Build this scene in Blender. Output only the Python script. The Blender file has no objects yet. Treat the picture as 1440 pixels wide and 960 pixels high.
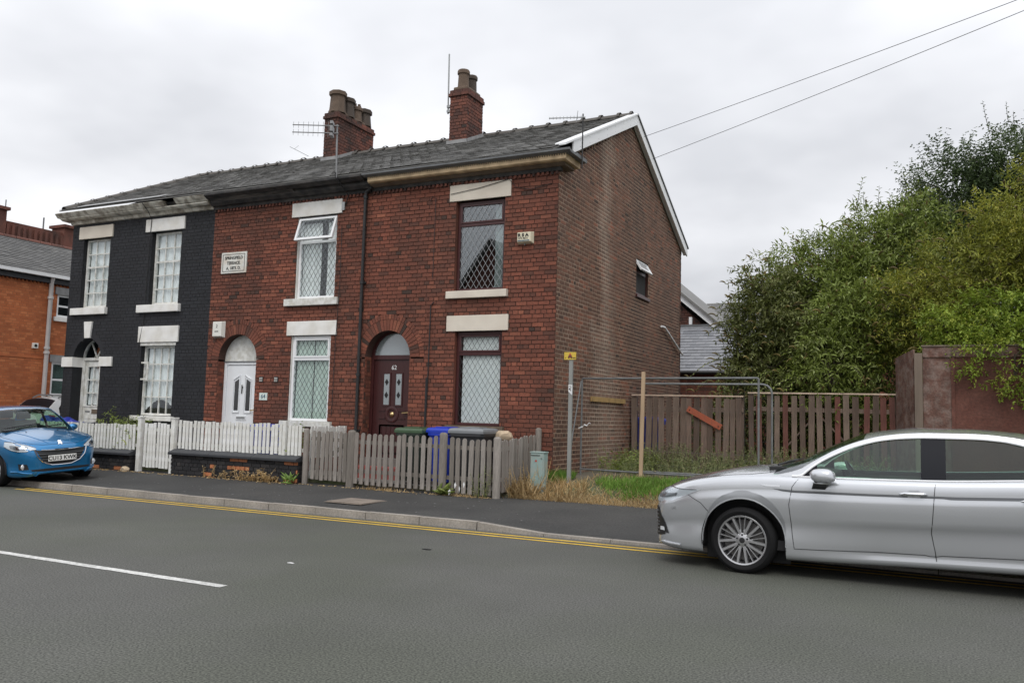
import bpy, bmesh, math, random
import numpy as np
from mathutils import Vector, Matrix
from mathutils.bvhtree import BVHTree
from mathutils.geometry import tessellate_polygon

R = math.radians
rnd = random.Random(11)
nrs = np.random.RandomState(5)
scene = bpy.context.scene
COL = scene.collection

# ------------------------------------------------------------ camera
CAM_Z = 1.58
cam_d = bpy.data.cameras.new("camera"); cam = bpy.data.objects.new("camera", cam_d); COL.objects.link(cam)
right = Vector((0.89478, 0.44569, 0.02708)); up = Vector((0.01514, -0.09080, 0.99575))
fwd = up.cross(right).normalized()
right = fwd.cross(up).normalized()
m3 = Matrix((right, up, -fwd)).transposed()
cam.matrix_world = Matrix.Translation((0, 0, CAM_Z)) @ m3.to_4x4()
cam_d.sensor_width = 36; cam_d.lens = 29.75; cam_d.clip_start = 0.05; cam_d.clip_end = 3000
scene.camera = cam
scene.render.resolution_x = 1024; scene.render.resolution_y = 682

# ------------------------------------------------------------ overcast sky
SUN_EL, SUN_AZ = 52.0, 158.0           # azimuth measured from +Y towards +X
w = bpy.data.worlds.new("World"); scene.world = w; w.use_nodes = True
nt = w.node_tree; N = nt.nodes; L = nt.links
bg = N["Background"]; bg.inputs["Strength"].default_value = 0.1
def nd(t, **k):
    n = N.new(t)
    for a, b in k.items(): setattr(n, a, b)
    return n
sky = nd("ShaderNodeTexSky", sky_type='NISHITA', sun_disc=False, sun_elevation=R(SUN_EL), sun_rotation=R(SUN_AZ), dust_density=3.0)
tc = nd("ShaderNodeTexCoord"); sx = nd("ShaderNodeSeparateXYZ"); L.new(tc.outputs["Generated"], sx.inputs[0])
zc = nd("ShaderNodeMath", operation='MAXIMUM'); L.new(sx.outputs[2], zc.inputs[0]); zc.inputs[1].default_value = 0.0
za = nd("ShaderNodeMath", operation='ADD'); L.new(zc.outputs[0], za.inputs[0]); za.inputs[1].default_value = 0.22
dx = nd("ShaderNodeMath", operation='DIVIDE'); L.new(sx.outputs[0], dx.inputs[0]); L.new(za.outputs[0], dx.inputs[1])
dy = nd("ShaderNodeMath", operation='DIVIDE'); L.new(sx.outputs[1], dy.inputs[0]); L.new(za.outputs[0], dy.inputs[1])
cx = nd("ShaderNodeCombineXYZ"); L.new(dx.outputs[0], cx.inputs[0]); L.new(dy.outputs[0], cx.inputs[1])
no = nd("ShaderNodeTexNoise"); no.inputs["Scale"].default_value = 0.9; no.inputs["Detail"].default_value = 5; no.inputs["Roughness"].default_value = 0.5
mpg = nd("ShaderNodeMapping"); mpg.inputs["Location"].default_value = (3.3, 1.2, 0.4); L.new(cx.outputs[0], mpg.inputs[0]); L.new(mpg.outputs[0], no.inputs["Vector"])
rp = nd("ShaderNodeValToRGB"); rp.color_ramp.elements[0].position = 0.36; rp.color_ramp.elements[1].position = 0.64
rp.color_ramp.elements[0].color = (6.9, 7.05, 7.45, 1); rp.color_ramp.elements[1].color = (10.9, 11.0, 11.35, 1)
L.new(no.outputs[0], rp.inputs[0])
# overcast luminance: three times brighter overhead than at the horizon
g1 = nd("ShaderNodeMath", operation='MULTIPLY_ADD'); L.new(zc.outputs[0], g1.inputs[0]); g1.inputs[1].default_value = 1.0; g1.inputs[2].default_value = 0.80
mu = nd("ShaderNodeVectorMath", operation='SCALE'); L.new(rp.outputs[0], mu.inputs[0]); L.new(g1.outputs[0], mu.inputs[3])
mx = nd("ShaderNodeMix", data_type='RGBA'); mx.inputs[0].default_value = 0.97
L.new(sky.outputs[0], mx.inputs[6]); L.new(mu.outputs[0], mx.inputs[7]); L.new(mx.outputs[2], bg.inputs["Color"])

# ------------------------------------------------------------ hazy sun, turned to the camera side to brighten the facade
sd = bpy.data.lights.new("sun", 'SUN'); sd.energy = 1.15; sd.angle = R(24); sd.color = (1.0, 0.97, 0.92)
so = bpy.data.objects.new("sun", sd); COL.objects.link(so)
sdir = Vector((math.sin(R(SUN_AZ)) * math.cos(R(SUN_EL)), math.cos(R(SUN_AZ)) * math.cos(R(SUN_EL)), math.sin(R(SUN_EL))))
so.rotation_euler = sdir.to_track_quat('Z', 'Y').to_euler(); so.location = (0, 0, 40)
vs = scene.view_settings
vs.view_transform = 'Standard'; vs.look = 'None'; vs.exposure = 0.0; vs.gamma = 1.0; vs.use_curve_mapping = False

# ------------------------------------------------------------ materials
MATS = {}
def mat(name, col, rough=0.7, streak=None, world=False, soot=None, metal=0.0, var=0.12, vs_=6.0, bump=0.0, bs=60.0, coat=0.0, col2=None, mscale=None, spec=0.5,
        tone=None, stain=None, fine=0.0, stretch=None):
    """principled material; colour varies with noise; tone = list of colours picked by the 'tone' face attribute"""
    m = bpy.data.materials.new(name); m.use_nodes = True
    t = m.node_tree; n = t.nodes; l = t.links; p = n["Principled BSDF"]
    p.inputs["Roughness"].default_value = rough; p.inputs["Metallic"].default_value = metal
    p.inputs["Specular IOR Level"].default_value = spec
    p.inputs["Coat Weight"].default_value = coat; p.inputs["Coat Roughness"].default_value = 0.04
    c = n.new("ShaderNodeTexCoord"); vec = c.outputs["Object"]
    if world: vec = n.new("ShaderNodeNewGeometry").outputs["Position"]
    if stretch:
        mp = n.new("ShaderNodeMapping"); mp.inputs["Scale"].default_value = stretch; l.new(vec, mp.inputs[0]); vec = mp.outputs[0]
    if tone:
        at = n.new("ShaderNodeAttribute"); at.attribute_name = "tone"
        r = n.new("ShaderNodeValToRGB"); e = r.color_ramp.elements
        r.color_ramp.interpolation = 'LINEAR'
        while len(e) < len(tone): e.new(0.5)
        for i, q in enumerate(tone): e[i].position = i / (len(tone) - 1); e[i].color = (*q, 1)
        l.new(at.outputs["Fac"], r.inputs[0]); base = r.outputs[0]
    else:
        rgb = n.new("ShaderNodeRGB"); rgb.outputs[0].default_value = (*col, 1); base = rgb.outputs[0]
    if col2 is not None:
        nz = n.new("ShaderNodeTexNoise"); nz.inputs["Scale"].default_value = mscale or 2.0; nz.inputs["Detail"].default_value = 6; l.new(vec, nz.inputs["Vector"])
        rr = n.new("ShaderNodeValToRGB"); rr.color_ramp.elements[0].position = 0.42; rr.color_ramp.elements[1].position = 0.62; l.new(nz.outputs[0], rr.inputs[0])
        mm = n.new("ShaderNodeMix"); mm.data_type = 'RGBA'; l.new(rr.outputs[0], mm.inputs[0]); l.new(base, mm.inputs[6]); mm.inputs[7].default_value = (*col2, 1); base = mm.outputs[2]
    if soot:
        # soot and damp: tall irregular patches of (colour, strength)
        mp2 = n.new("ShaderNodeMapping"); mp2.inputs["Scale"].default_value = (1.0, 1.0, 0.45); l.new(vec, mp2.inputs[0])
        nz = n.new("ShaderNodeTexNoise"); nz.inputs["Scale"].default_value = soot[2]; nz.inputs["Detail"].default_value = 7; nz.inputs["Roughness"].default_value = 0.65; l.new(mp2.outputs[0], nz.inputs["Vector"])
        rr = n.new("ShaderNodeValToRGB"); rr.color_ramp.elements[0].position = 0.46; rr.color_ramp.elements[1].position = 0.70; rr.color_ramp.elements[1].color = (soot[1],) * 3 + (1,); l.new(nz.outputs[0], rr.inputs[0])
        mm = n.new("ShaderNodeMix"); mm.data_type = 'RGBA'; l.new(rr.outputs[0], mm.inputs[0]); l.new(base, mm.inputs[6]); mm.inputs[7].default_value = (*soot[0], 1); base = mm.outputs[2]
    if streak:
        # pale salt bloom running down the wall: (object y centre, half width, colour)
        sp_ = n.new("ShaderNodeSeparateXYZ"); l.new(vec, sp_.inputs[0])
        nz = n.new("ShaderNodeTexNoise"); nz.inputs["Scale"].default_value = 1.3; nz.inputs["Detail"].default_value = 5; l.new(vec, nz.inputs["Vector"])
        def mth(op, a, b):
            q = n.new("ShaderNodeMath"); q.operation = op
            for i_, v_ in enumerate((a, b)):
                if isinstance(v_, (int, float)): q.inputs[i_].default_value = v_
                else: l.new(v_, q.inputs[i_])
            return q.outputs[0]
        yy = mth('ADD', mth('SUBTRACT', sp_.outputs[1], streak[0]), mth('MULTIPLY', mth('SUBTRACT', nz.outputs[0], 0.5), 1.6))
        wid = mth('ADD', streak[1], mth('MULTIPLY', mth('MAXIMUM', mth('SUBTRACT', 4.2, sp_.outputs[2]), 0.0), 0.25))
        k_ = mth('MAXIMUM', mth('SUBTRACT', 1.0, mth('DIVIDE', mth('ABSOLUTE', yy, 0.0), wid)), 0.0)
        k2 = mth('MULTIPLY', mth('POWER', k_, 0.7), streak[3])
        mm = n.new("ShaderNodeMix"); mm.data_type = 'RGBA'; l.new(k2, mm.inputs[0]); l.new(base, mm.inputs[6]); mm.inputs[7].default_value = (*streak[2], 1); base = mm.outputs[2]
    if var or fine:
        def mult(b, scale, amp, detail):
            nz = n.new("ShaderNodeTexNoise"); nz.inputs["Scale"].default_value = scale; nz.inputs["Detail"].default_value = detail; l.new(vec, nz.inputs["Vector"])
            mr = n.new("ShaderNodeMapRange"); mr.inputs[1].default_value = 0.25; mr.inputs[2].default_value = 0.75; mr.inputs[3].default_value = 1 - amp; mr.inputs[4].default_value = 1 + amp; l.new(nz.outputs[0], mr.inputs[0])
            sc = n.new("ShaderNodeVectorMath"); sc.operation = 'SCALE'; l.new(b, sc.inputs[0]); l.new(mr.outputs[0], sc.inputs[3]); return sc.outputs[0]
        if var: base = mult(base, vs_, var, 4)
        if fine: base = mult(base, bs, fine, 3)
    l.new(base, p.inputs["Base Color"])
    if bump:
        nz = n.new("ShaderNodeTexNoise"); nz.inputs["Scale"].default_value = bs; nz.inputs["Detail"].default_value = 4; l.new(vec, nz.inputs["Vector"])
        b = n.new("ShaderNodeBump"); b.inputs["Strength"].default_value = bump; b.inputs["Distance"].default_value = 0.02; l.new(nz.outputs[0], b.inputs["Height"]); l.new(b.outputs[0], p.inputs["Normal"])
    MATS[name] = m; return m

def glass(name, tint=(1, 1, 1), refl=0.10, rough=0.0, body=None, bodyfac=0.0):
    """window pane: fresnel mirror over a tinted clear sheet"""
    m = bpy.data.materials.new(name); m.use_nodes = True; t = m.node_tree; n = t.nodes; l = t.links
    n.remove(n["Principled BSDF"]); out = n["Material Output"]
    tr = n.new("ShaderNodeBsdfTransparent"); tr.inputs[0].default_value = (*tint, 1)
    gl = n.new("ShaderNodeBsdfGlossy"); gl.inputs["Roughness"].default_value = rough; gl.inputs["Color"].default_value = (0.95, 0.97, 1, 1)
    lw = n.new("ShaderNodeLayerWeight"); pw = n.new("ShaderNodeMath"); pw.operation = 'POWER'; l.new(lw.outputs["Facing"], pw.inputs[0]); pw.inputs[1].default_value = 5.0
    fr = n.new("ShaderNodeMath"); fr.operation = 'MULTIPLY_ADD'; l.new(pw.outputs[0], fr.inputs[0]); fr.inputs[1].default_value = 0.9; fr.inputs[2].default_value = 0.04
    ad = n.new("ShaderNodeMath"); ad.operation = 'ADD'; ad.use_clamp = True; l.new(fr.outputs[0], ad.inputs[0]); ad.inputs[1].default_value = refl
    base = tr.outputs[0]
    if body:
        df = n.new("ShaderNodeBsdfDiffuse"); df.inputs[0].default_value = (*body, 1)
        mb_ = n.new("ShaderNodeMixShader"); mb_.inputs[0].default_value = bodyfac; l.new(base, mb_.inputs[1]); l.new(df.outputs[0], mb_.inputs[2]); base = mb_.outputs[0]
    mxs = n.new("ShaderNodeMixShader"); l.new(ad.outputs[0], mxs.inputs[0]); l.new(base, mxs.inputs[1]); l.new(gl.outputs[0], mxs.inputs[2])
    l.new(mxs.outputs[0], out.inputs[0]); MATS[name] = m; return m

def leafmat(name, tones, trans=0.35):
    m = mat(name, (0, 0, 0), rough=0.5, var=0.25, vs_=1.5, tone=tones, spec=0.35)
    t = m.node_tree; n = t.nodes; l = t.links; p = n["Principled BSDF"]; out = n["Material Output"]
    src = p.inputs["Base Color"].links[0].from_socket
    tl = n.new("ShaderNodeBsdfTranslucent"); l.new(src, tl.inputs[0])
    mxs = n.new("ShaderNodeMixShader"); mxs.inputs[0].default_value = trans; l.new(p.outputs[0], mxs.inputs[1]); l.new(tl.outputs[0], mxs.inputs[2]); l.new(mxs.outputs[0], out.inputs[0])
    return m

# ------------------------------------------------------------ mesh helpers
ORIG = {}
class MB:
    def __init__(s): s.v = []; s.f = []; s.t = []; s.ct = 0.5; s.uvw = None
    def add(s, vs, fs, tone=None):
        o = len(s.v); s.v.extend(vs); s.f.extend([tuple(i + o for i in f) for f in fs])
        s.t.extend([s.ct if tone is None else tone] * len(fs)); return s
    def box(s, x0, x1, y0, y1, z0, z1, tone=None):
        return s.add([(x0,y0,z0),(x1,y0,z0),(x1,y1,z0),(x0,y1,z0),(x0,y0,z1),(x1,y0,z1),(x1,y1,z1),(x0,y1,z1)],
                     [(0,3,2,1),(4,5,6,7),(0,1,5,4),(1,2,6,5),(2,3,7,6),(3,0,4,7)], tone)
    def obox(s, c, ax, ay, az, tone=None):
        c = Vector(c); ax = Vector(ax); ay = Vector(ay); az = Vector(az)
        P = [c - ax - ay - az, c + ax - ay - az, c + ax + ay - az, c - ax + ay - az, c - ax - ay + az, c + ax - ay + az, c + ax + ay + az, c - ax + ay + az]
        return s.add([tuple(q) for q in P], [(0,3,2,1),(4,5,6,7),(0,1,5,4),(1,2,6,5),(2,3,7,6),(3,0,4,7)], tone)
    def beam(s, a, b, wdt, thk, upv=(0, 0, 1), tone=None):
        a = Vector(a); b = Vector(b); d = (b - a); ln = d.length; d.normalize()
        sx_ = d.cross(Vector(upv)); sx_ = sx_.normalized() if sx_.length > 1e-6 else Vector((1, 0, 0)); uz = sx_.cross(d)
        return s.obox((a + b) / 2, d * ln / 2, sx_ * wdt / 2, uz * thk / 2, tone)
    def tube(s, path, r, n=8, tone=None, caps=True):
        path = [Vector(p) for p in path]; rr = r if isinstance(r, (list, tuple)) else [r] * len(path)
        rings = []; prev = None
        for i, p in enumerate(path):
            d = (path[min(i + 1, len(path) - 1)] - path[max(i - 1, 0)])
            if d.length < 1e-9: d = Vector((0, 0, 1))
            d.normalize()
            a = prev if prev is not None else (Vector((0, 0, 1)) if abs(d.z) < 0.9 else Vector((1, 0, 0)))
            x = (a - d * a.dot(d)); x = x.normalized() if x.length > 1e-6 else d.orthogonal().normalized()
            prev = x; y = d.cross(x)
            rings.append([tuple(p + (x * math.cos(2 * math.pi * k / n) + y * math.sin(2 * math.pi * k / n)) * rr[i]) for k in range(n)])
        vs = [q for g in rings for q in g]; fs = []
        for i in range(len(rings) - 1):
            for k in range(n):
                k2 = (k + 1) % n; fs.append((i*n+k, i*n+k2, (i+1)*n+k2, (i+1)*n+k))
        if caps: fs.append(tuple(range(n - 1, -1, -1))); fs.append(tuple((len(rings)-1)*n + k for k in range(n)))
        return s.add(vs, fs, tone)
    def prism(s, poly, a, b, plane='xz', tone=None):
        """extrude a 2-D polygon between a and b along the missing axis"""
        def mp(p, q):
            return {'xz': (p[0], q, p[1]), 'xy': (p[0], p[1], q), 'yz': (q, p[0], p[1])}[plane]
        n = len(poly); vs = [mp(p, a) for p in poly] + [mp(p, b) for p in poly]
        fs = [(i, (i + 1) % n, n + (i + 1) % n, n + i) for i in range(n)]
        tris = tessellate_polygon([[Vector((p[0], p[1], 0)) for p in poly]])
        for t in tris: fs.append(tuple(t)); fs.append(tuple(n + i for i in reversed(t)))
        return s.add(vs, fs, tone)
    def lathe(s, prof, c=(0, 0, 0), axis='z', n=20, tone=None, a0=0, a1=2 * math.pi):
        c = Vector(c); vs = []; full = abs(a1 - a0 - 2 * math.pi) < 1e-6; k = n if full else n + 1
        for (r_, h) in prof:
            for i in range(k):
                a = a0 + (a1 - a0) * i / n; x, y = r_ * math.cos(a), r_ * math.sin(a)
                q = {'z': (x, y, h), 'y': (x, h, y), 'x': (h, x, y)}[axis]; vs.append(tuple(c + Vector(q)))
        fs = []
        for j in range(len(prof) - 1):
            for i in range(n):
                i2 = (i + 1) % k; fs.append((j*k+i, j*k+i2, (j+1)*k+i2, (j+1)*k+i))
        return s.add(vs, fs, tone)
    def grid(s, rows, tone=None, closed=False):
        m = len(rows[0]); vs = [tuple(p) for g in rows for p in g]; fs = []
        for i in range(len(rows) - 1):
            for j in range(m - 1 if not closed else m):
                j2 = (j + 1) % m; fs.append((i*m+j, i*m+j2, (i+1)*m+j2, (i+1)*m+j))
        return s.add(vs, fs, tone)
    def mesh(s, name, mt, off=(0, 0, 0), smooth=False, angle=40, recalc=True):
        me = bpy.data.meshes.new(name); o = Vector(off)
        me.from_pydata([(v[0]-o.x, v[1]-o.y, v[2]-o.z) for v in s.v], [], s.f)
        if recalc:
            bm = bmesh.new(); bm.from_mesh(me); bmesh.ops.recalc_face_normals(bm, faces=bm.faces); bm.to_mesh(me); bm.free()
        at = me.attributes.new("tone", 'FLOAT', 'FACE'); at.data.foreach_set("value", s.t)
        me.materials.append(MATS[mt] if isinstance(mt, str) else mt)
        if smooth:
            me.shade_smooth(); me.set_sharp_from_angle(angle=R(angle))
        return me
    def build(s, name, mt, parent=None, loc=None, smooth=False, angle=40, bevel=0, recalc=True):
        off = ORIG.get(parent.name, (0, 0, 0)) if parent else (loc or (0, 0, 0))
        me = s.mesh(name, mt, off, smooth, angle, recalc)
        ob = bpy.data.objects.new(name, me); COL.objects.link(ob)
        if parent: ob.parent = parent; ORIG[ob.name] = off
        elif loc is not None: ob.location = loc; ORIG[ob.name] = tuple(loc)
        else: ORIG[ob.name] = (0, 0, 0)
        if bevel:
            md = ob.modifiers.new("bevel", 'BEVEL'); md.width = bevel; md.segments = 2; md.limit_method = 'ANGLE'; md.angle_limit = R(50)
        return ob

def tag(o, label, cat, group=None):
    o["label"] = label; o["category"] = cat
    if group: o["group"] = group
    return o
def struct(o, label=None):
    o["kind"] = "structure"
    if label: o["label"] = label
    return o
def stuff(o): o["kind"] = "stuff"; return o
def thing(name, label, cat, loc=(0, 0, 0), group=None, local=False):
    o = bpy.data.objects.new(name, None); COL.objects.link(o); o.location = loc; o.empty_display_size = 0.2
    ORIG[o.name] = (0, 0, 0) if local else tuple(loc)
    return tag(o, label, cat, group)
def inst(name, me, parent, loc, rot=(0, 0, 0), scale=None):
    """one more object on shared mesh data, world location"""
    o = bpy.data.objects.new(name, me); COL.objects.link(o); o.parent = parent; of = ORIG.get(parent.name, (0, 0, 0))
    o.location = (loc[0]-of[0], loc[1]-of[1], loc[2]-of[2]); o.rotation_euler = rot
    if scale: o.scale = scale
    return o
def text(name, body, size, mt, parent, loc, rot, depth=0.002, align='CENTER', sx_=1.0, bold=0.0):
    cu = bpy.data.curves.new(name, 'FONT'); cu.body = body; cu.size = size; cu.extrude = depth; cu.offset = bold; cu.align_x = align; cu.align_y = 'CENTER'
    tmp = bpy.data.objects.new(name + "_t", cu); COL.objects.link(tmp)
    dg = bpy.context.evaluated_depsgraph_get(); me = bpy.data.meshes.new_from_object(tmp.evaluated_get(dg)); bpy.data.objects.remove(tmp); bpy.data.curves.remove(cu)
    me.materials.clear(); me.materials.append(MATS[mt]); me.name = name
    o = bpy.data.objects.new(name, me); COL.objects.link(o); o.parent = parent; of = ORIG.get(parent.name, (0, 0, 0))
    o.location = (loc[0]-of[0], loc[1]-of[1], loc[2]-of[2]); o.rotation_euler = rot; o.scale = (sx_, 1, 1)
    return o
def lerp(a, b, t): return a + (b - a) * t
def table(tb, x):
    """smooth interpolation in a table of (x, value)"""
    if x <= tb[0][0]: return tb[0][1]
    if x >= tb[-1][0]: return tb[-1][1]
    for i in range(len(tb) - 1):
        if tb[i][0] <= x <= tb[i + 1][0]:
            x0, y0 = tb[i]; x1, y1 = tb[i + 1]; h = x1 - x0; t = (x - x0) / h
            s_ = (y1 - y0) / h
            sl = (y0 - tb[i-1][1]) / (x0 - tb[i-1][0]) if i > 0 else s_
            sr = (tb[i+2][1] - y1) / (tb[i+2][0] - x1) if i + 2 < len(tb) else s_
            m0 = 0 if sl * s_ <= 0 and i > 0 else (2 * sl * s_ / (sl + s_) if i > 0 and abs(sl + s_) > 1e-9 else s_)
            m1 = 0 if sr * s_ <= 0 and i + 2 < len(tb) else (2 * sr * s_ / (sr + s_) if i + 2 < len(tb) and abs(sr + s_) > 1e-9 else s_)
            return ((2*t**3-3*t**2+1)*y0 + (t**3-2*t**2+t)*h*m0 + (-2*t**3+3*t**2)*y1 + (t**3-t**2)*h*m1)
# ------------------------------------------------------------ the palette
mat("brick_red", 0, world=True, soot=((0.070, 0.033, 0.023), .65, .5), rough=0.85, var=0.2, vs_=0.8, fine=0.22, bs=45, bump=0.35,
    tone=[(0.042, 0.027, 0.020), (0.122, 0.044, 0.028), (0.170, 0.055, 0.033), (0.21, 0.066, 0.039), (0.27, 0.095, 0.055)])
mat("mortar_dark", (0.066, 0.034, 0.026), rough=0.95, var=0.3, vs_=3, bump=0.3, bs=80)
mat("brick_gable", 0, world=True, soot=((0.05, 0.036, 0.029), .6, .5), streak=(17.0, .55, (0.33, 0.25, 0.19), .40), rough=0.9, var=0.2, vs_=0.7, fine=0.2, bs=45, bump=0.35,
    tone=[(0.044, 0.026, 0.018), (0.096, 0.049, 0.032), (0.138, 0.069, 0.044), (0.178, 0.082, 0.050), (0.27, 0.094, 0.052)])
mat("mortar_light", (0.38, 0.262, 0.188), world=True, streak=(17.0, .6, (0.60, 0.50, 0.41), .65), rough=0.95, var=0.25, vs_=2, col2=(0.30, 0.225, 0.175), mscale=0.35, bump=0.3, bs=80)
mat("brick_black_paint", 0, world=True, soot=((0.024, 0.025, 0.028), .5, .6), rough=0.75, var=0.18, vs_=1.2, fine=0.12, bs=60, bump=0.3,
    tone=[(0.009, 0.010, 0.013), (0.012, 0.013, 0.017), (0.015, 0.0165, 0.021)])
mat("mortar_black_paint", (0.009, 0.010, 0.012), rough=0.8, var=0.2)
mat("brick_orange", 0, world=True, soot=((0.24, 0.08, 0.035), .45, .6), rough=0.85, var=0.12, vs_=1.0, fine=0.15, bs=45, bump=0.2,
    tone=[(0.36, 0.105, 0.038), (0.44, 0.13, 0.046), (0.50, 0.155, 0.056), (0.56, 0.20, 0.078)])
mat("mortar_orange", (0.36, 0.14, 0.065), rough=0.95, var=0.2)
mat("brick_wall_paint", 0, rough=0.8, var=0.25, vs_=4, fine=0.25, bs=40, bump=0.5,
    tone=[(0.016, 0.016, 0.018), (0.028, 0.026, 0.027), (0.05, 0.045, 0.043), (0.36, 0.13, 0.055), (0.45, 0.17, 0.075)])
mat("brick_chimney", 0, world=True, soot=((0.03, 0.024, 0.021), .8, 1.2), rough=0.9, var=0.25, vs_=2, fine=0.25, bs=40, bump=0.4,
    tone=[(0.045, 0.03, 0.026), (0.11, 0.045, 0.034), (0.17, 0.062, 0.042), (0.21, 0.075, 0.05)])
mat("slate", 0, world=True, rough=0.62, var=0.18, vs_=0.9, fine=0.2, bs=30, bump=0.25,
    tone=[(0.095, 0.094, 0.091), (0.13, 0.128, 0.123), (0.165, 0.162, 0.154), (0.21, 0.205, 0.192)])
mat("slate_dark", 0, world=True, rough=0.65, var=0.18, vs_=0.9, fine=0.2, bs=30, bump=0.2, tone=[(0.05, 0.05, 0.048), (0.07, 0.069, 0.066), (0.09, 0.088, 0.084), (0.115, 0.112, 0.105)])
mat("slate_pale", 0, rough=0.6, var=0.15, vs_=1.5, fine=0.15, bs=30, bump=0.2,
    tone=[(0.15, 0.155, 0.17), (0.19, 0.195, 0.21), (0.23, 0.235, 0.25), (0.27, 0.275, 0.29)])
mat("ridge_tile", (0.085, 0.078, 0.07), rough=0.85, var=0.3, vs_=5, bump=0.4, bs=40)
mat("lead_flashing", (0.26, 0.26, 0.26), rough=0.6, var=0.25)
mat("lead_grey", (0.13, 0.135, 0.14), rough=0.55, var=0.25, vs_=4)
mat("render_white", (0.78, 0.77, 0.74), rough=0.75, var=0.07, vs_=5, col2=(0.70, 0.68, 0.63), mscale=3, bump=0.15, bs=50)
mat("render_cream", (0.68, 0.62, 0.53), rough=0.8, var=0.08, vs_=5, col2=(0.60, 0.54, 0.46), mscale=2.5, bump=0.15, bs=50)
mat("paint_peeling", (0.68, 0.66, 0.58), rough=0.75, var=0.15, vs_=6, col2=(0.30, 0.27, 0.22), mscale=5, bump=0.5, bs=30)
mat("timber_black", (0.02, 0.02, 0.021), rough=0.7, var=0.3, col2=(0.055, 0.05, 0.047), mscale=4, bump=0.4, bs=30)
mat("timber_grey_rot", (0.13, 0.12, 0.11), rough=0.9, var=0.4, col2=(0.03, 0.03, 0.03), mscale=4, bump=0.5, bs=30, stretch=(0.3, 1, 2))
mat("fascia_ochre", (0.56, 0.42, 0.255), rough=0.75, var=0.15, col2=(0.36, 0.26, 0.155), mscale=4, bump=0.2)
mat("soffit_brown", (0.14, 0.105, 0.075), rough=0.85, var=0.25)
mat("upvc_white", (0.80, 0.81, 0.82), rough=0.32, var=0.03, vs_=3)
mat("door_white", (0.76, 0.78, 0.80), rough=0.35, var=0.04, vs_=3)
mat("paint_white_old", (0.70, 0.70, 0.67), rough=0.6, var=0.12, vs_=7, col2=(0.55, 0.54, 0.49), mscale=9, bump=0.2)
mat("upvc_maroon", (0.060, 0.018, 0.018), rough=0.35, var=0.15, stretch=(1, 1, 0.2), vs_=20)
mat("door_maroon", (0.048, 0.013, 0.013), rough=0.38, var=0.2, stretch=(1, 1, 0.15), vs_=25)
mat("blackish", (0.012, 0.012, 0.013), rough=0.6, var=0.1)
mat("cast_iron", (0.018, 0.018, 0.019), rough=0.55, var=0.2)
mat("lead_came_dark", (0.07, 0.075, 0.075), rough=0.5, metal=0.3, var=0.1)
mat("lead_came_pale", (0.42, 0.43, 0.44), rough=0.4, metal=0.5, var=0.1)
mat("net", (0.82, 0.83, 0.83), rough=0.95, var=0.10, vs_=14, stretch=(1, 1, 0.1), fine=0.15, bs=60)
mat("blind_white", (0.86, 0.88, 0.87), rough=0.9, var=0.03)
mat("curtain_green", (0.60, 0.70, 0.63), rough=0.95, var=0.2, vs_=20, stretch=(1, 1, 0.05))
mat("curtain_cream", (0.84, 0.85, 0.84), rough=0.95, var=0.15, vs_=14, stretch=(1, 1, 0.05))
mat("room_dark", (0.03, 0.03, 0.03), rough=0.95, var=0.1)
glass("pane", (0.95, 0.97, 0.97), 0.02)
glass("pane_dim", (0.7, 0.75, 0.75), 0.10)
glass("pane_frost", (0.5, 0.55, 0.55), 0.12, 0.15, body=(0.30, 0.34, 0.35), bodyfac=0.75)
glass("car_glass", (0.60, 0.78, 0.66), 0.01)
glass("car_glass_dark", (0.08, 0.09, 0.09), 0.0)
glass("pane_sky_sheen", (0.6, 0.65, 0.65), 0.15, 0.05, body=(0.75, 0.78, 0.80), bodyfac=0.75)  # sky reflection put into the pane as a white body colour
glass("lamp_glass", (0.9, 0.93, 0.95), 0.08)
mat("brass", (0.55, 0.40, 0.20), rough=0.3, metal=1.0, var=0.1)
mat("chrome", (0.75, 0.76, 0.78), rough=0.10, metal=1.0, var=0)
mat("pipe_grey", (0.50, 0.475, 0.46), rough=0.5, var=0.08)
mat("steel_grey", (0.33, 0.34, 0.34), rough=0.45, metal=0.7, var=0.2)
mat("galv", (0.15, 0.155, 0.155), rough=0.6, metal=0.2, var=0.25, vs_=9)
mat("post_grey", (0.26, 0.265, 0.25), rough=0.6, metal=0.1, var=0.12, vs_=4)
mat("alu", (0.22, 0.22, 0.22), rough=0.4, metal=0.8, var=0.15)
mat("plaque_stone", (0.68, 0.68, 0.64), rough=0.85, var=0.1, vs_=9, col2=(0.60, 0.55, 0.48), mscale=4, bump=0.15)
mat("letter_dark", (0.045, 0.045, 0.04), rough=0.8, var=0.2)
mat("letter_black", (0.01, 0.01, 0.01), rough=0.6, var=0)
mat("letter_white", (0.75, 0.75, 0.75), rough=0.6, var=0)
mat("letter_red", (0.45, 0.06, 0.04), rough=0.6, var=0)
mat("letter_blue", (0.04, 0.10, 0.16), rough=0.6, var=0)
mat("alarm_ivory", (0.66, 0.61, 0.46), rough=0.45, var=0.05)
mat("alarm_white", (0.72, 0.71, 0.66), rough=0.45, var=0.05)
mat("number_plaque", (0.62, 0.70, 0.66), rough=0.4, var=0.04)
mat("picket_white", 0, rough=0.65, var=0.10, vs_=7, col2=(0.62, 0.61, 0.56), mscale=7, bump=0.2,
    tone=[(0.70, 0.70, 0.67), (0.80, 0.80, 0.77), (0.86, 0.86, 0.83)])
mat("picket_grey", 0, rough=0.85, var=0.2, vs_=10, stretch=(1, 1, 0.12), fine=0.25, bs=60, bump=0.4,
    tone=[(0.16, 0.142, 0.122), (0.22, 0.195, 0.172), (0.27, 0.245, 0.22)])
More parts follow.
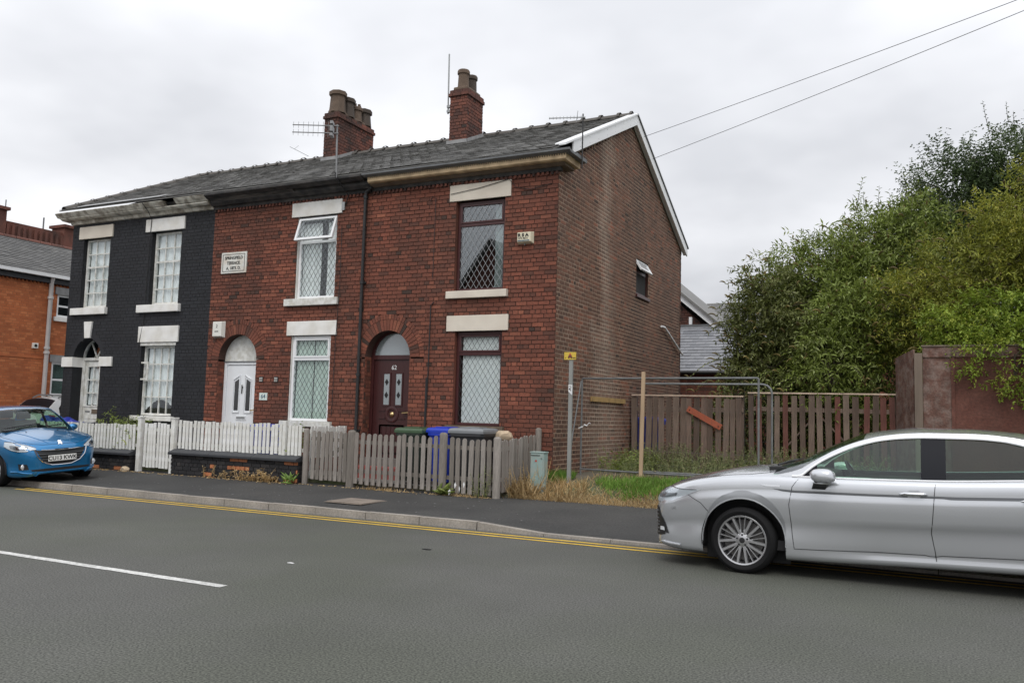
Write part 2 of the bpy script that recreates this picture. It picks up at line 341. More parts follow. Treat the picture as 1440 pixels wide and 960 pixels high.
mat("slat_brown", 0, rough=0.85, var=0.25, vs_=9, stretch=(1, 1, 0.12), fine=0.3, bs=50, bump=0.4,
    tone=[(0.085, 0.057, 0.042), (0.13, 0.090, 0.068), (0.18, 0.132, 0.102), (0.12, 0.048, 0.036), (0.155, 0.056, 0.042)])
mat("rail_cream", (0.52, 0.40, 0.31), rough=0.8, var=0.25, vs_=8)
mat("stake_wood", (0.42, 0.30, 0.19), rough=0.75, var=0.2, vs_=8, stretch=(1, 1, 0.15))
mat("board_orange", (0.34, 0.085, 0.04), rough=0.65, var=0.2, vs_=5)
mat("plank_ochre", (0.34, 0.22, 0.085), rough=0.8, var=0.25, vs_=5)
mat("hoarding_red", (0.105, 0.036, 0.024), rough=0.75, var=0.25, vs_=2, col2=(0.12, 0.046, 0.032), mscale=3.5, fine=0.3, bs=22, bump=0.3)
mat("hoarding_worn", (0.13, 0.066, 0.05), rough=0.85, var=0.3, vs_=4, col2=(0.185, 0.13, 0.11), mscale=7, fine=0.35, bs=30, bump=0.4)
mat("hoarding_post", (0.165, 0.128, 0.10), rough=0.85, var=0.25, vs_=6, stretch=(1, 1, 0.15), bump=0.3)
mat("coping_dark", (0.035, 0.037, 0.042), rough=0.6, var=0.2, bump=0.2)
mat("bin_green", (0.045, 0.085, 0.042), rough=0.5, var=0.1)
mat("bin_blue", (0.012, 0.04, 0.42), rough=0.45, var=0.08)
mat("bin_grey", (0.19, 0.20, 0.21), rough=0.5, var=0.08)
mat("bin_black", (0.03, 0.031, 0.034), rough=0.5, var=0.1)
mat("tarp_blue", (0.008, 0.022, 0.30), rough=0.4, var=0.15)
mat("cabinet_teal", (0.27, 0.38, 0.36), rough=0.55, var=0.12, vs_=6, col2=(0.30, 0.34, 0.31), mscale=6)
mat("sign_yellow", (0.62, 0.44, 0.06), rough=0.5, var=0.05)
mat("step_red", (0.26, 0.06, 0.05), rough=0.7, var=0.2)
mat("rubble", (0.46, 0.36, 0.25), rough=0.9, var=0.3, vs_=8, bump=0.6, bs=20)
mat("pot_buff", (0.12, 0.085, 0.062), rough=0.9, var=0.3, vs_=4, bump=0.3)
mat("pot_dark", (0.07, 0.055, 0.045), rough=0.9, var=0.3, vs_=4, bump=0.3)
mat("asphalt_road", (0.069, 0.073, 0.0585), soot=((0.056, 0.058, 0.051), .5, .4), rough=0.8, var=0.16, vs_=0.45, fine=0.95, bs=64, bump=0.12, col2=(0.082, 0.082, 0.075), mscale=0.35)
mat("asphalt_path", (0.034, 0.034, 0.033), soot=((0.052, 0.050, 0.046), .5, .45), rough=0.8, var=0.2, vs_=0.9, fine=0.5, bs=40, bump=0.3, col2=(0.045, 0.044, 0.042), mscale=0.5)
mat("kerb_stone", (0.27, 0.245, 0.215), rough=0.85, var=0.22, vs_=2.5, fine=0.25, bs=50, bump=0.3)
mat("line_yellow", (0.60, 0.39, 0.04), rough=0.7, var=0.15, vs_=2, fine=0.2, bs=50, col2=(0.48, 0.31, 0.045), mscale=5)
mat("line_white", (0.60, 0.60, 0.58), rough=0.7, var=0.12, vs_=3, fine=0.25, bs=60, col2=(0.42, 0.42, 0.40), mscale=16)
mat("soil", (0.10, 0.085, 0.06), rough=0.95, var=0.3, vs_=1.5, col2=(0.085, 0.10, 0.045), mscale=0.6, bump=0.5, bs=15)
mat("yard_concrete", (0.17, 0.16, 0.145), rough=0.9, var=0.25, bump=0.2)
mat("manhole", (0.21, 0.175, 0.145), rough=0.8, var=0.2, bump=0.4, bs=40)
mat("bark", (0.085, 0.068, 0.05), rough=0.9, var=0.3, vs_=8, bump=0.4)
mat("twig_dark", (0.05, 0.04, 0.03), rough=0.9, var=0.3)
mat("wire_black", (0.09, 0.09, 0.095), rough=0.6, var=0)
mat("tyre", (0.009, 0.009, 0.0095), rough=0.85, var=0.15, bump=0.1, spec=0.25)
mat("plastic_black", (0.014, 0.014, 0.015), rough=0.45, var=0.1)
mat("gloss_black", (0.008, 0.008, 0.010), rough=0.12, var=0, coat=0.5)
mat("seam", (0.012, 0.012, 0.013), rough=0.7, var=0)
mat("paint_silver", (0.56, 0.575, 0.60), rough=0.22, metal=0.6, var=0.0, coat=1.0)
mat("paint_silver_shaded", (0.40, 0.41, 0.43), rough=0.35, metal=0.6, var=0, coat=1.0)  # darker copy of the silver, with shade put into the colour
mat("alloy", (0.52, 0.52, 0.53), rough=0.28, metal=0.85, var=0.05)
mat("brake_disc", (0.13, 0.125, 0.12), rough=0.5, metal=0.5, var=0.15)
mat("paint_blue", (0.006, 0.165, 0.39), rough=0.28, metal=0.55, var=0.0, coat=1.0)
mat("paint_white_car", (0.68, 0.69, 0.70), rough=0.3, var=0, coat=1.0)
mat("lamp_silver", (0.66, 0.68, 0.70), rough=0.3, metal=0.25, var=0.0)
mat("lamp_housing", (0.20, 0.21, 0.22), rough=0.3, metal=0.5, var=0.2)
mat("plate_white", (0.74, 0.74, 0.72), rough=0.4, var=0.02)
mat("seat_cloth", (0.20, 0.19, 0.17), rough=0.9, var=0.1)
mat("dash_dark", (0.02, 0.02, 0.022), rough=0.7, var=0.1)
mat("dash_pale", (0.45, 0.46, 0.46), rough=0.8, var=0.1)
leafmat("leaf_buddleia_dark", [(0.050, 0.060, 0.018), (0.11, 0.13, 0.036), (0.18, 0.205, 0.06), (0.32, 0.34, 0.16)])
leafmat("leaf_buddleia", [(0.085, 0.11, 0.025), (0.17, 0.22, 0.045), (0.25, 0.315, 0.065), (0.38, 0.43, 0.18)])
leafmat("leaf_yellow", [(0.11, 0.115, 0.025), (0.21, 0.225, 0.04), (0.29, 0.32, 0.05), (0.42, 0.39, 0.07)])
leafmat("leaf_hedge", [(0.10, 0.14, 0.022), (0.19, 0.27, 0.035), (0.28, 0.37, 0.05), (0.40, 0.43, 0.07)])
leafmat("leaf_tree_dark", [(0.03, 0.048, 0.022), (0.055, 0.085, 0.032), (0.085, 0.125, 0.045), (0.13, 0.17, 0.07)])
leafmat("flower_brown", [(0.13, 0.10, 0.045), (0.22, 0.175, 0.07), (0.30, 0.24, 0.09)])
leafmat("grass_green", [(0.13, 0.22, 0.04), (0.20, 0.36, 0.06), (0.30, 0.46, 0.10)])
leafmat("grass_dry", [(0.38, 0.25, 0.11), (0.58, 0.42, 0.21), (0.72, 0.56, 0.33)])
leafmat("weed", [(0.09, 0.12, 0.045), (0.16, 0.20, 0.07), (0.26, 0.28, 0.12), (0.38, 0.33, 0.18)])
mat("bin_body_green", (0.016, 0.026, 0.017), rough=0.55, var=0.1)
leafmat("leaf_bright", [(0.10, 0.18, 0.03), (0.2, 0.32, 0.06), (0.3, 0.42, 0.12)])

glass("car_glass_rear", (0.50, 0.66, 0.58), 0.0)
mat("mesh_wire", (0.05, 0.05, 0.05), rough=0.7, var=0)
mat("shade_grey", (0.13, 0.135, 0.145), rough=0.35, metal=0.4, var=0, coat=0.5)  # dark grey standing in for shade along the body crease
mat("shade_grey2", (0.30, 0.31, 0.325), rough=0.35, metal=0.5, var=0, coat=0.8)  # mid grey standing in for shade above the wheel arch
mat("pillar_black", (0.008, 0.009, 0.013), rough=0.45, var=0, spec=0.15)
mat("trim_bright", (0.86, 0.87, 0.89), rough=0.3, metal=0.0, var=0)
# ------------------------------------------------------------ ground, road, pavement
YF = 14.4            # terrace front wall
XC = -6.31           # gable end
def ground_h(x, y):
    if y <= 13.03: return -0.06
    if x <= -20.55: return 0.12
    if x <= -6.62: return 0.26 if y > 13.31 else -0.06
    return table([(13.03, 0.10), (13.45, 0.17), (13.75, 0.33), (14.1, 0.43), (14.8, 0.50), (18.7, 0.52), (60, 0.6)], y)
gx = [-900, -120, -60, -35, -25, -20.6, -20.5, -13, -6.66, -6.6, -5.5, -4, -2, 0, 3, 8, 30, 120, 900]
gy = [-900, -120, -30, 5, 13.0, 13.05, 13.25, 13.3, 13.36, 13.45, 13.6, 13.75, 13.9, 14.1, 14.4, 14.8, 16, 17.5, 18.7, 22, 30, 60, 200, 1200]
g = MB().grid([[(x, y, ground_h(x, y) + (0.03 * math.sin(3 * x + 2 * y) if y > 14 and x > -6.6 else 0)) for x in gx] for y in gy])
struct(g.build("ground", "soil", recalc=True))
road = MB().grid([[(x, y, 0.0) for x in (-300, -40, -12, 0, 12, 300)] for y in (0.9, 5.0, 10.46)])
struct(road.build("road", "asphalt_road"))
ky = 10.45
pts = [(-300, .1), (-40, .1), (-20, .1), (-5.75, .1), (-4.72, .03), (12, .03), (300, .03)]
rows = []
for yy, k in ((ky + .12, 0), (11.6, .5), (13.06, 1)):
    rows.append([(x, yy, lerp(zf, .168, k)) for x, zf in pts])
pv = MB().grid(rows)
pv.grid([[(-20.5, 13.06, .168), (-6.72, 13.06, .168)], [(-20.5, 13.36, .176), (-6.72, 13.36, .176)]])
pv.grid([[(-6.72, 13.06, .168), (40, 13.06, .168)], [(-6.72, 13.46, .178), (40, 13.46, .178)]])
struct(pv.build("pavement", "asphalt_path"))
op = MB().grid([[(x, y, .1) for x in (-300, 0, 300)] for y in (-3.5, 0.78)])
struct(op.build("far_pavement", "asphalt_path"))
# side street beyond the black house
struct(MB().grid([[(x, y, .128) for x in (-60, -40, -21.5)] for y in (13.2, 30, 90)]).build("side_street", "asphalt_road"))

# kerb: a row of stones
kerb = bpy.data.objects.new("kerb", None); COL.objects.link(kerb); struct(kerb); ORIG[kerb.name] = (0, 0, 0)
def kerbmesh(nm, l, z0, z1, w_=.13):
    b = MB(); b.add([(0, 0, -.1), (l, 0, -.1), (l, w_, -.1), (0, w_, -.1), (0, .012, z0), (l, .012, z1), (l, w_, z0 + .001), (0, w_, z0)],
                    [(0,3,2,1),(4,5,6,7),(0,1,5,4),(1,2,6,5),(2,3,7,6),(3,0,4,7)])
    b.v[6] = (l, w_, z1)
    return b.mesh(nm, "kerb_stone")
kfull = [kerbmesh("kerb_stone", .93, .106 + d, .106 + e) for d, e in ((0, 0), (.004, -.003), (-.004, .003), (.002, .005))]
kdrop = kerbmesh("kerb_stone", 1.0, .106, .036); klow = kerbmesh("kerb_stone", .93, .036, .036)
x = -5.71
for i in range(36): inst("kerb_stone", rnd.choice(kfull), kerb, (x - .94 * (i + 1), ky + rnd.uniform(-.006, .006), 0))
inst("kerb_stone", kdrop, kerb, (-5.70, ky, 0))
for i in range(20): inst("kerb_stone", klow, kerb, (-4.69 + .94 * i, ky, 0))
# painted lines
yl = MB()
def stripe(b, x0, x1, y0, y1, z=.004, n=24):
    tops = []; bots = []
    for i in range(n + 1):
        xx = lerp(x0, x1, i / n); tops.append((xx, y1 + rnd.uniform(-.004, .004), z)); bots.append((xx, y0 + rnd.uniform(-.004, .004), z))
    b.grid([bots, tops])
road_line = bpy.data.objects.new("road_markings", None); COL.objects.link(road_line); struct(road_line); ORIG[road_line.name] = (0, 0, 0)
for y0 in (10.03, 10.22):
    b = MB(); stripe(b, -15.2, 14, y0, y0 + .075, n=90); b.build("yellow_line", "line_yellow", road_line)
for i in range(-3, 4):
    b = MB(); stripe(b, -9.9 + 9.6 * i, -5.70 + 9.6 * i, 5.72, 5.82); b.build("centre_dash", "line_white", road_line)
# inspection cover in the pavement
cov = thing("inspection_cover", "brownish square inspection cover set in the dark pavement", "cover", (-8.45, 11.4, .12))
MB().add([(-8.85, 11.02, .131), (-8.1, 11.02, .131), (-8.1, 11.75, .138), (-8.85, 11.75, .138)], [(0, 1, 2, 3)]).build("frame", "manhole", cov)
lid = MB()
for i in range(2): lid.box(-8.81 + .355 * i, -8.81 + .355 * i + .34, 11.06, 11.71, .128, .146)
lid.build("lid", "manhole", cov)
# front yards
struct(MB().grid([[(x, y, .266) for x in (-20.45, -15.1)] for y in (13.34, 14.5)]).build("front_yard", "yard_concrete"))
struct(MB().grid([[(x, y, .266) for x in (-15.05, -11.2)] for y in (13.34, 14.5)]).build("front_yard", "yard_concrete"))
struct(MB().grid([[(x, y, .266) for x in (-11.05, -6.68)] for y in (13.34, 14.5)]).build("front_yard", "yard_concrete"))
# ------------------------------------------------------------ brickwork
CP = 0.0825
CAMV = Vector((0, 0, CAM_Z))
def subtract(iv, a, b):
    out = []
    for p, q in iv:
        if b <= p or a >= q: out.append((p, q)); continue
        if a > p: out.append((p, a))
        if b < q: out.append((b, q))
    return out
def lay(u0, u1, z0, z1, holes, limit=None, L_=.228, J=.010, seed=1, hdr=4, cuts=()):
    """bricks (u0,u1,z0,z1,full) course by course and the mortar spans behind them; holes(z0,z1) -> list of (a,b)"""
    rg = random.Random(seed); bricks = []; spans = []
    n = int(round((z1 - z0) / CP))
    def free(a, b, lo, hi):
        iv = [(lo, hi)]
        for p, q in holes(a, b): iv = subtract(iv, p, q)
        return iv
    for k in range(n):
        a = z0 + k * CP; b = a + CP
        lo, hi = (u0, u1) if limit is None else limit(a, b)
        if hi - lo < .05: continue
        H = (k % hdr == hdr - 1); st = (L_ if not H else .109) + J
        off = (0 if k % 2 else st / 2) + (.06 if H else 0)
        zs_ = [a] + sorted(c for c in cuts if a + .006 < c < b - .006) + [b]
        zs_ = [z for i, z in enumerate(zs_) if i == 0 or z - zs_[i - 1] > .004]
        bands = [(p, q, free(p, q, lo, hi)) for p, q in zip(zs_[:-1], zs_[1:])]
        full = bands[0][2]
        for _, _, iv in bands[1:]: full = [(max(p, r), min(q, t)) for p, q in full for r, t in iv if min(q, t) - max(p, r) > .001]
        jobs = [(a, b, p, q) for p, q in full]
        if len(bands) > 1:
            for p0, q0, iv in bands:
                rest = iv
                for p, q in full: rest = [z for z in subtract(rest, p, q)]
                jobs += [(p0, q0, p, q) for p, q in rest]
        for za, zb, p, q in jobs:
            if q - p < .004: continue
            spans.append((p, q, za, zb))
            if q - p < .02 or zb - za < .022: continue
            u = math.floor((p - u0 - off) / st) * st + u0 + off
            while u < q:
                s_, e = max(u, p), min(u + st - J, q)
                if e - s_ > .025:
                    j = rg.uniform(-.0035, .0035)
                    bricks.append((s_ + rg.uniform(0, .003), e - rg.uniform(0, .003), za + J / 2 + j * .5, zb - J / 2 + rg.uniform(-.002, .002), e - s_ > L_ * .93 and not H and zb - za > .08))
                u += st
    return bricks, spans
def fmap(kind, c):
    if kind == 'f': return lambda u, z, n: (u, c - n, z)          # wall facing -Y at Y=c
    if kind == 'g': return lambda u, z, n: (c + n, u, z)          # wall facing +X at X=c
    if kind == 'h': return lambda u, z, n: (c - n, u, z)          # wall facing -X at X=c
def put_bricks(mb, bricks, fm, rg, dep=.011, tones=None):
    for b in bricks:
        u0, u1, a, c = b[:4]; n = dep + rg.uniform(-.003, .004) * (dep / .011); t = tones(b) if tones else rg.random()
        P = [fm(u0, a, -.012), fm(u1, a, -.012), fm(u1, c, -.012), fm(u0, c, -.012), fm(u0 + .002, a + .002, n), fm(u1 - .002, a + .002, n), fm(u1 - .002, c - .002, n), fm(u0 + .002, c - .002, n)]
        mb.add(P, [(4, 5, 6, 7), (0, 1, 5, 4), (1, 2, 6, 5), (2, 3, 7, 6), (3, 0, 4, 7)], t)
def put_mortar(mb, spans, fm, n=0.0):
    for p, q, a, c in spans: mb.add([fm(p, a, n), fm(q, a, n), fm(q, c, n), fm(p, c, n)], [(0, 1, 2, 3)])
def mortar_wall(bk, spans, fm):
    put_mortar(bk, spans, fm)
BR_MESH = {}
def brick_meshes(kind, mt, ln, dep=.011):
    key = (kind, mt, ln)
    if key not in BR_MESH:
        ms = []
        rg = random.Random(3)
        for i in range(14):
            b = MB(); fm = fmap(kind, 0)
            put_bricks(b, [(-ln / 2, ln / 2, -.0362, .0362)], fm, rg, dep=dep, tones=lambda q, i=i: TONE_PICK(rg, q))
            ms.append(b.mesh("brick", mt))
        BR_MESH[key] = ms
    return BR_MESH[key]
def TONE_PICK(rg, q=None):
    t = rg.random(); small = q is None or q[1] - q[0] < .13
    if t < (.14 if small else .035): return rg.uniform(0, .22)
    if t > .94: return rg.uniform(.8, 1)
    return min(.85, max(.2, rg.gauss(.52, .16)))
def brick_parts(wall, bricks, fm, kind, mt, count, seed=2, zmin=1.25, dep=.011):
    """the bricks that show largest become objects, the rest one joined part"""
    rg = random.Random(seed)
    full = [b for b in bricks if b[4] and b[2] > zmin]
    full.sort(key=lambda b: (Vector(fm((b[0] + b[1]) / 2, (b[2] + b[3]) / 2, 0)) - CAMV).length)
    pick = set(map(id, full[:count])); ms = brick_meshes(kind, mt, .2245 if dep > .006 else .221, dep)
    for b in full[:count]:
        inst("brick", rg.choice(ms), wall, fm((b[0] + b[1]) / 2, (b[2] + b[3]) / 2, 0), scale=(1, 1, (b[3] - b[2]) / .0724))
    rest = [b for b in bricks if id(b) not in pick]
    mb = MB(); put_bricks(mb, rest, fm, rg, dep=dep, tones=lambda q: TONE_PICK(rg, q))
    return mb

def voussoirs(mb, cx, cz, r0, r1, fm, n, rg, a0=0, a1=math.pi):
    for i in range(n):
        s_ = lerp(a0, a1, (i + .07) / n); e = lerp(a0, a1, (i + .93) / n); t = TONE_PICK(rg); d = .011 + rg.uniform(-.003, .003)
        q = [(cx + r * math.cos(a), cz + r * math.sin(a)) for r, a in ((r0, s_), (r1, s_), (r1, e), (r0, e))]
        P = [fm(u, z, -.01) for u, z in q] + [fm(u, z, d) for u, z in q]
        mb.add(P, [(4, 5, 6, 7), (0, 1, 5, 4), (1, 2, 6, 5), (2, 3, 7, 6), (3, 0, 4, 7)], t)

FF = fmap('f', YF)
def slates(mb, x0, x1, eave, ridge, sw=.26, ex=.205, seed=4, sgn=1, lift=.0):
    """courses of slates on the slope from eave (y,z) to ridge (y,z)"""
    rg = random.Random(seed); ey, ez = eave; ry, rz = ridge; Ls = math.hypot(ry - ey, rz - ez); dy, dz = (ry - ey) / Ls, (rz - ez) / Ls
    ny, nz = (-dz, dy) if dy > 0 else (dz, -dy)
    n = int(Ls / ex)
    for k in range(n + 1):
        s0 = k * ex; s1 = min(s0 + ex * 1.25, Ls)
        xx = x0 + (-.5 * sw if k % 2 else 0)
        while xx < x1:
            a = max(xx + .002, x0); b = min(xx + sw - .003, x1)
            if b - a > .03:
                j = rg.uniform(-.006, .004); h = .022 + rg.uniform(-.003, .004); h2 = h + rg.uniform(-.002, .002); sag = lift * math.sin((xx - x0) * 1.7) * .5
                def P(xv, s, hh): return (xv, ey + dy * s + ny * hh, ez + dz * s + nz * hh + sag)
                mb.add([P(a, s0 + j, h), P(b, s0 + j + rg.uniform(-.004, .004), h2), P(b, s1, .004), P(a, s1, .004), P(a, s0 + j, h - .012), P(b, s0 + j, h2 - .012)],
                       [(0, 1, 2, 3), (4, 5, 1, 0), (4, 0, 3), (1, 5, 2)], min(1, max(0, rg.gauss(.45, .16))))
            xx += sw
EAVE = (14.03, 6.568); RIDGE = (18.6, 8.72); REAR = (23.2, 6.42)
def make_roof(h, x0, x1, seed):
    roof = MB()
    for (ey, ez) in (EAVE, REAR):
        roof.add([(x0, ey, ez), (x1, ey, ez), (x1, RIDGE[0], RIDGE[1]), (x0, RIDGE[0], RIDGE[1]),
                  (x0, ey, ez - .025), (x1, ey, ez - .025), (x1, RIDGE[0], RIDGE[1] - .12), (x0, RIDGE[0], RIDGE[1] - .12)],
                 [(0, 1, 2, 3), (4, 5, 6, 7), (0, 1, 5, 4), (1, 2, 6, 5), (3, 0, 4, 7)])
    ro = roof.build("roof", "slate", h)
    sl = MB(); slates(sl, x0, x1, EAVE, RIDGE, seed=seed, lift=.02); slates(sl, x0, x1, REAR, RIDGE, seed=seed + 1)
    stuff(sl.build("slates", "slate", ro, recalc=False))
    L_ = .46; me = []
    for i in range(4):
        b = MB(); rr = .13; b.lathe([(rr, 0), (rr, L_ - .03)], (0, 0, 0), 'x', 8, a0=R(12), a1=R(168)); b.lathe([(rr + .035, L_ - .07), (rr + .035, L_)], (0, 0, 0), 'x', 8, a0=R(12), a1=R(168))
        b.lathe([(rr - .02, 0), (rr - .02, L_)], (0, 0, 0), 'x', 8, a0=R(12), a1=R(168)); me.append(b.mesh("ridge_tile", "ridge_tile", smooth=True))
    xx = x0
    while xx < x1 - .2:
        inst("ridge_tile", rnd.choice(me), ro, (xx, RIDGE[0], RIDGE[1] - .055 + rnd.uniform(-.008, .01)), (0, rnd.uniform(-.015, .015), 0), ((min(L_, x1 - xx)) / L_, 1, 1)); xx += L_
    return ro

def lattice(mb, x0, x1, z0, z1, y, dw=.125, dh=.20, wd=.007):
    """diamond leading on a pane"""
    s = dh / dw
    for sg in (1, -1):
        n = int((x1 - x0 + (z1 - z0) / s) / dw) + 3
        for k in range(-n, n + 1):
            xa = x0 + dw * k   # line z = z0 + sg*s*(x-xa)
            pts = []
            t0, t1 = x0, x1
            za, zb = z0 + sg * s * (t0 - xa), z0 + sg * s * (t1 - xa)
            def clip(xq): return z0 + sg * s * (xq - xa)
            lo, hi = sorted(((z0 - z0) / (sg * s) + xa, (z1 - z0) / (sg * s) + xa))
            a, b = max(lo, x0), min(hi, x1)
            if b - a < .01: continue
            mb.beam((a, y, clip(a)), (b, y, clip(b)), .005, wd, upv=(0, 1, 0))

def frame_bars(mb, x0, x1, z0, z1, y0, y1, t, tb=None):
    mb.box(x0, x0 + t, y0, y1, z0, z1); mb.box(x1 - t, x1, y0, y1, z0, z1)
    mb.box(x0 + t, x1 - t, y0 + .001, y1, z1 - t, z1); mb.box(x0 + t, x1 - t, y0 + .001, y1, z0, z0 + (tb or t))

def upvc_window(h, x0, x1, z0, z1, zt, fmat, came, dw, yin=.075, pane="pane", open_top=False, mull=False, leads=True):
    y0 = YF + yin; fr = MB(); frame_bars(fr, x0, x1, z0, z1, y0, y0 + .07, .055); fr.box(x0 + .055, x1 - .055, y0 + .002, y0 + .07, zt - .03, zt + .03)
    w_ = fr.build("window", fmat, h, bevel=.006)
    b = MB(); b.box(x0 + .05, x1 - .05, y0 + .03, y0 + .042, z0 + .05, zt - .025); b.build("pane", pane, w_)
    lo = MB()
    if leads: lattice(lo, x0 + .056, x1 - .056, z0 + .056, zt - .031, y0 + .024, dw, dw * 1.55); lo.build("leading", came, w_)
    if not open_top:
        sm = MB(); frame_bars(sm, x0 + .056, x1 - .056, zt + .031, z1 - .056, y0 - .012, y0 + .05, .038); s_ = sm.build("top_light", fmat, h, bevel=.005)
        b = MB(); b.box(x0 + .09, x1 - .09, y0 + .02, y0 + .032, zt + .06, z1 - .09); b.build("pane", pane, s_)
        if leads: lo = MB(); lattice(lo, x0 + .095, x1 - .095, zt + .07, z1 - .095, y0 + .014, dw, dw * 1.55); lo.build("leading", came, s_)
    else:
        # top-hung light swung out
        ang = R(18); hz = z1 - .03; H_ = hz - zt - .0; c_, s_n = math.cos(ang), math.sin(ang)
        def tr(b):
            b.v = [(vx, y0 - .02 + (vy * c_ - (hz - vz) * s_n), hz - ((hz - vz) * c_ + vy * s_n)) for vx, vy, vz in b.v]; return b
        sm = MB(); frame_bars(sm, x0 + .01, x1 - .01, zt - .01, hz, -.03, .03, .055); s_ = tr(sm).build("top_light", fmat, h, bevel=.005)
        b = MB(); b.box(x0 + .06, x1 - .06, -.005, .005, zt + .04, hz - .05); tr(b).build("pane", pane, s_)
        if leads: lo = MB(); lattice(lo, x0 + .066, x1 - .066, zt + .046, hz - .056, -.012, dw, dw * 1.55); tr(lo).build("leading", came, s_)
    return w_

def stone(h, name, x0, x1, z0, z1, proud, mt, dep=.12):
    b = MB(); b.box(x0, x1, YF - proud, YF + dep, z0, z1); return b.build(name, mt, h, bevel=.008)

def curtain(x0, x1, z0, z1, y, label, mt="net", waves=9, amp=.02, group=None, split=None, hem=None):
    b = MB(); segs = [(x0, x1)] if not split else [(x0, split[0]), (split[1], x1)]
    for a, c in segs:
        n = max(10, int((c - a) * 60)); rows = []
        for zz in (z0, lerp(z0, z1, .33), lerp(z0, z1, .66), z1):
            row = []
            for i in range(n + 1):
                xx = lerp(a, c, i / n); ph = (xx - a) / (x1 - x0) * waves * 2 * math.pi
                row.append((xx, y + amp * math.sin(ph + .6 * math.sin(zz * 3)) , zz + (hem(xx) if hem and zz == z0 else 0)))
            rows.append(row)
        b.grid(rows); b.grid([[(p[0], p[1] + .004, p[2]) for p in r_] for r_ in rows])
    return tag(b.build("curtain", mt, loc=((x0 + x1) / 2, y, z0), smooth=True), label, "curtain", group)

def reveal_parts(wall, x0, x1, z0, z1, mt, dep=.09):
    """the sides of a rectangular opening"""
    b = MB(); e = .0015
    b.add([(x0, YF + e, z0), (x0, YF + dep, z0), (x0, YF + dep, z1), (x0, YF + e, z1)], [(0, 1, 2, 3)], .4)
    b.add([(x1, YF + e, z0), (x1, YF + dep, z0), (x1, YF + dep, z1), (x1, YF + e, z1)], [(0, 1, 2, 3)], .4)
    b.add([(x0, YF + e, z1), (x1, YF + e, z1), (x1, YF + dep, z1), (x0, YF + dep, z1)], [(0, 1, 2, 3)], .4)
    return b.build("reveal", mt, wall, recalc=False)

def arch_holes(doors, rects, ring=.34):
    def f(a, b):
        out = []; zm = (a + b) / 2
        for (p, q, c, d) in rects:
            if (a + b) / 2 > c and (a + b) / 2 < d: out.append((p, q))
        for (cx, r, zs, zb) in doors:
            if zm < zs:
                if zm > zb: out.append((cx - r, cx + r))
            elif zm - zs < r + ring - .012:
                hw = math.sqrt(max(0, (r + ring - .012) ** 2 - (zm - zs) ** 2)); out.append((cx - hw, cx + hw))
        return out
    return f
def arch_backing(wall, cx, zs, r, ring, mt, dep=.24):
    """mortar behind the arch ring and the soffit of the arch"""
    n = 28; b = MB()
    for i in range(n):
        a0, a1 = math.pi * i / n, math.pi * (i + 1) / n
        q = [(cx + rr * math.cos(a), zs + rr * math.sin(a)) for rr, a in ((r, a0), (r + ring, a0), (r + ring, a1), (r, a1))]
        b.add([FF(u, z, .001) for u, z in q], [(0, 1, 2, 3)], .3)
        b.add([FF(cx + r * math.cos(a0), zs + r * math.sin(a0), 0), FF(cx + r * math.cos(a1), zs + r * math.sin(a1), 0), FF(cx + r * math.cos(a1), zs + r * math.sin(a1), -dep), FF(cx + r * math.cos(a0), zs + r * math.sin(a0), -dep)], [(0, 1, 2, 3)], .3)
    return b.build("arch_soffit", mt, wall, recalc=False)

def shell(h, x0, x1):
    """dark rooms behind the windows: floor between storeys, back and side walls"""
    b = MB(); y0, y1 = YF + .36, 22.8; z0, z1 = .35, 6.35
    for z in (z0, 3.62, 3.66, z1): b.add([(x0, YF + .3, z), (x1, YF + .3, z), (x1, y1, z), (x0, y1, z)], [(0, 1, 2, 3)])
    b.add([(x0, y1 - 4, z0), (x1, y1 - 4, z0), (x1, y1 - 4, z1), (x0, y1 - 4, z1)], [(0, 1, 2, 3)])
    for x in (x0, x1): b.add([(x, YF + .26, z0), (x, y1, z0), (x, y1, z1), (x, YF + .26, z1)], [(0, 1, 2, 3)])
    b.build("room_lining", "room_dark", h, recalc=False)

def rear_wall(h, x0, x1, mt):
    MB().box(x0, x1, 22.9, 23.03, .2, 6.45).build("rear_wall", mt, h)

def downpipe(h, x, z0, z1, y, r=.035, hop=True):
    b = MB(); p = [(x, y, z0), (x, y, z1)]
    if hop: p += [(x + .02, y, z1 + .06), (x + .12, y - .03, z1 + .10), (x + .2, y - .06, z1 + .13)]
    b.tube(p, r, 10)
    for z in (z0 + .9, lerp(z0, z1, .35), lerp(z0, z1, .68), z1 - .05): b.lathe([(r, z - .03), (r + .014, z - .03), (r + .014, z + .03), (r, z + .03)], (x, y, 0), 'z', 10)
    for z in (z0 + .9, lerp(z0, z1, .68)): b.box(x - .07, x + .07, y + .02, YF - .012, z - .02, z + .02)
    return b

# ============================================================ end-terrace house with the maroon door
H62 = thing("end_terrace_house", "red brick end terrace house with maroon door and brown gable end", "house", (-8.5, YF, .3))
x0, x1 = -10.72, XC
rects = [(-8.54, -7.44, 4.02, 5.84), (-8.69, -7.31, 5.84, 6.17), (-8.69, -7.32, 3.87, 4.02), (-8.48, -7.43, 1.38, 3.22), (-8.67, -7.30, 3.22, 3.53), (-8.6, -7.33, 1.26, 1.38)]
doors = [(-10.075, .555, 2.72, .6)]
br, sp = lay(x0, x1, .30, 6.24, arch_holes(doors, rects), seed=62, cuts=[z for q in rects for z in q[2:]])
wm = MB(); mortar_wall(wm, sp, FF); wall = wm.build("front_wall", "mortar_dark", H62, recalc=False)
mb = brick_parts(wall, br, FF, 'f', "brick_red", 300, seed=21)
rgv = random.Random(5); voussoirs(mb, -10.075, 2.72, .555, .782, FF, 27, rgv); voussoirs(mb, -10.075, 2.72, .79, .895, FF, 38, rgv)
stuff(mb.build("brickwork", "brick_red", wall, recalc=False))
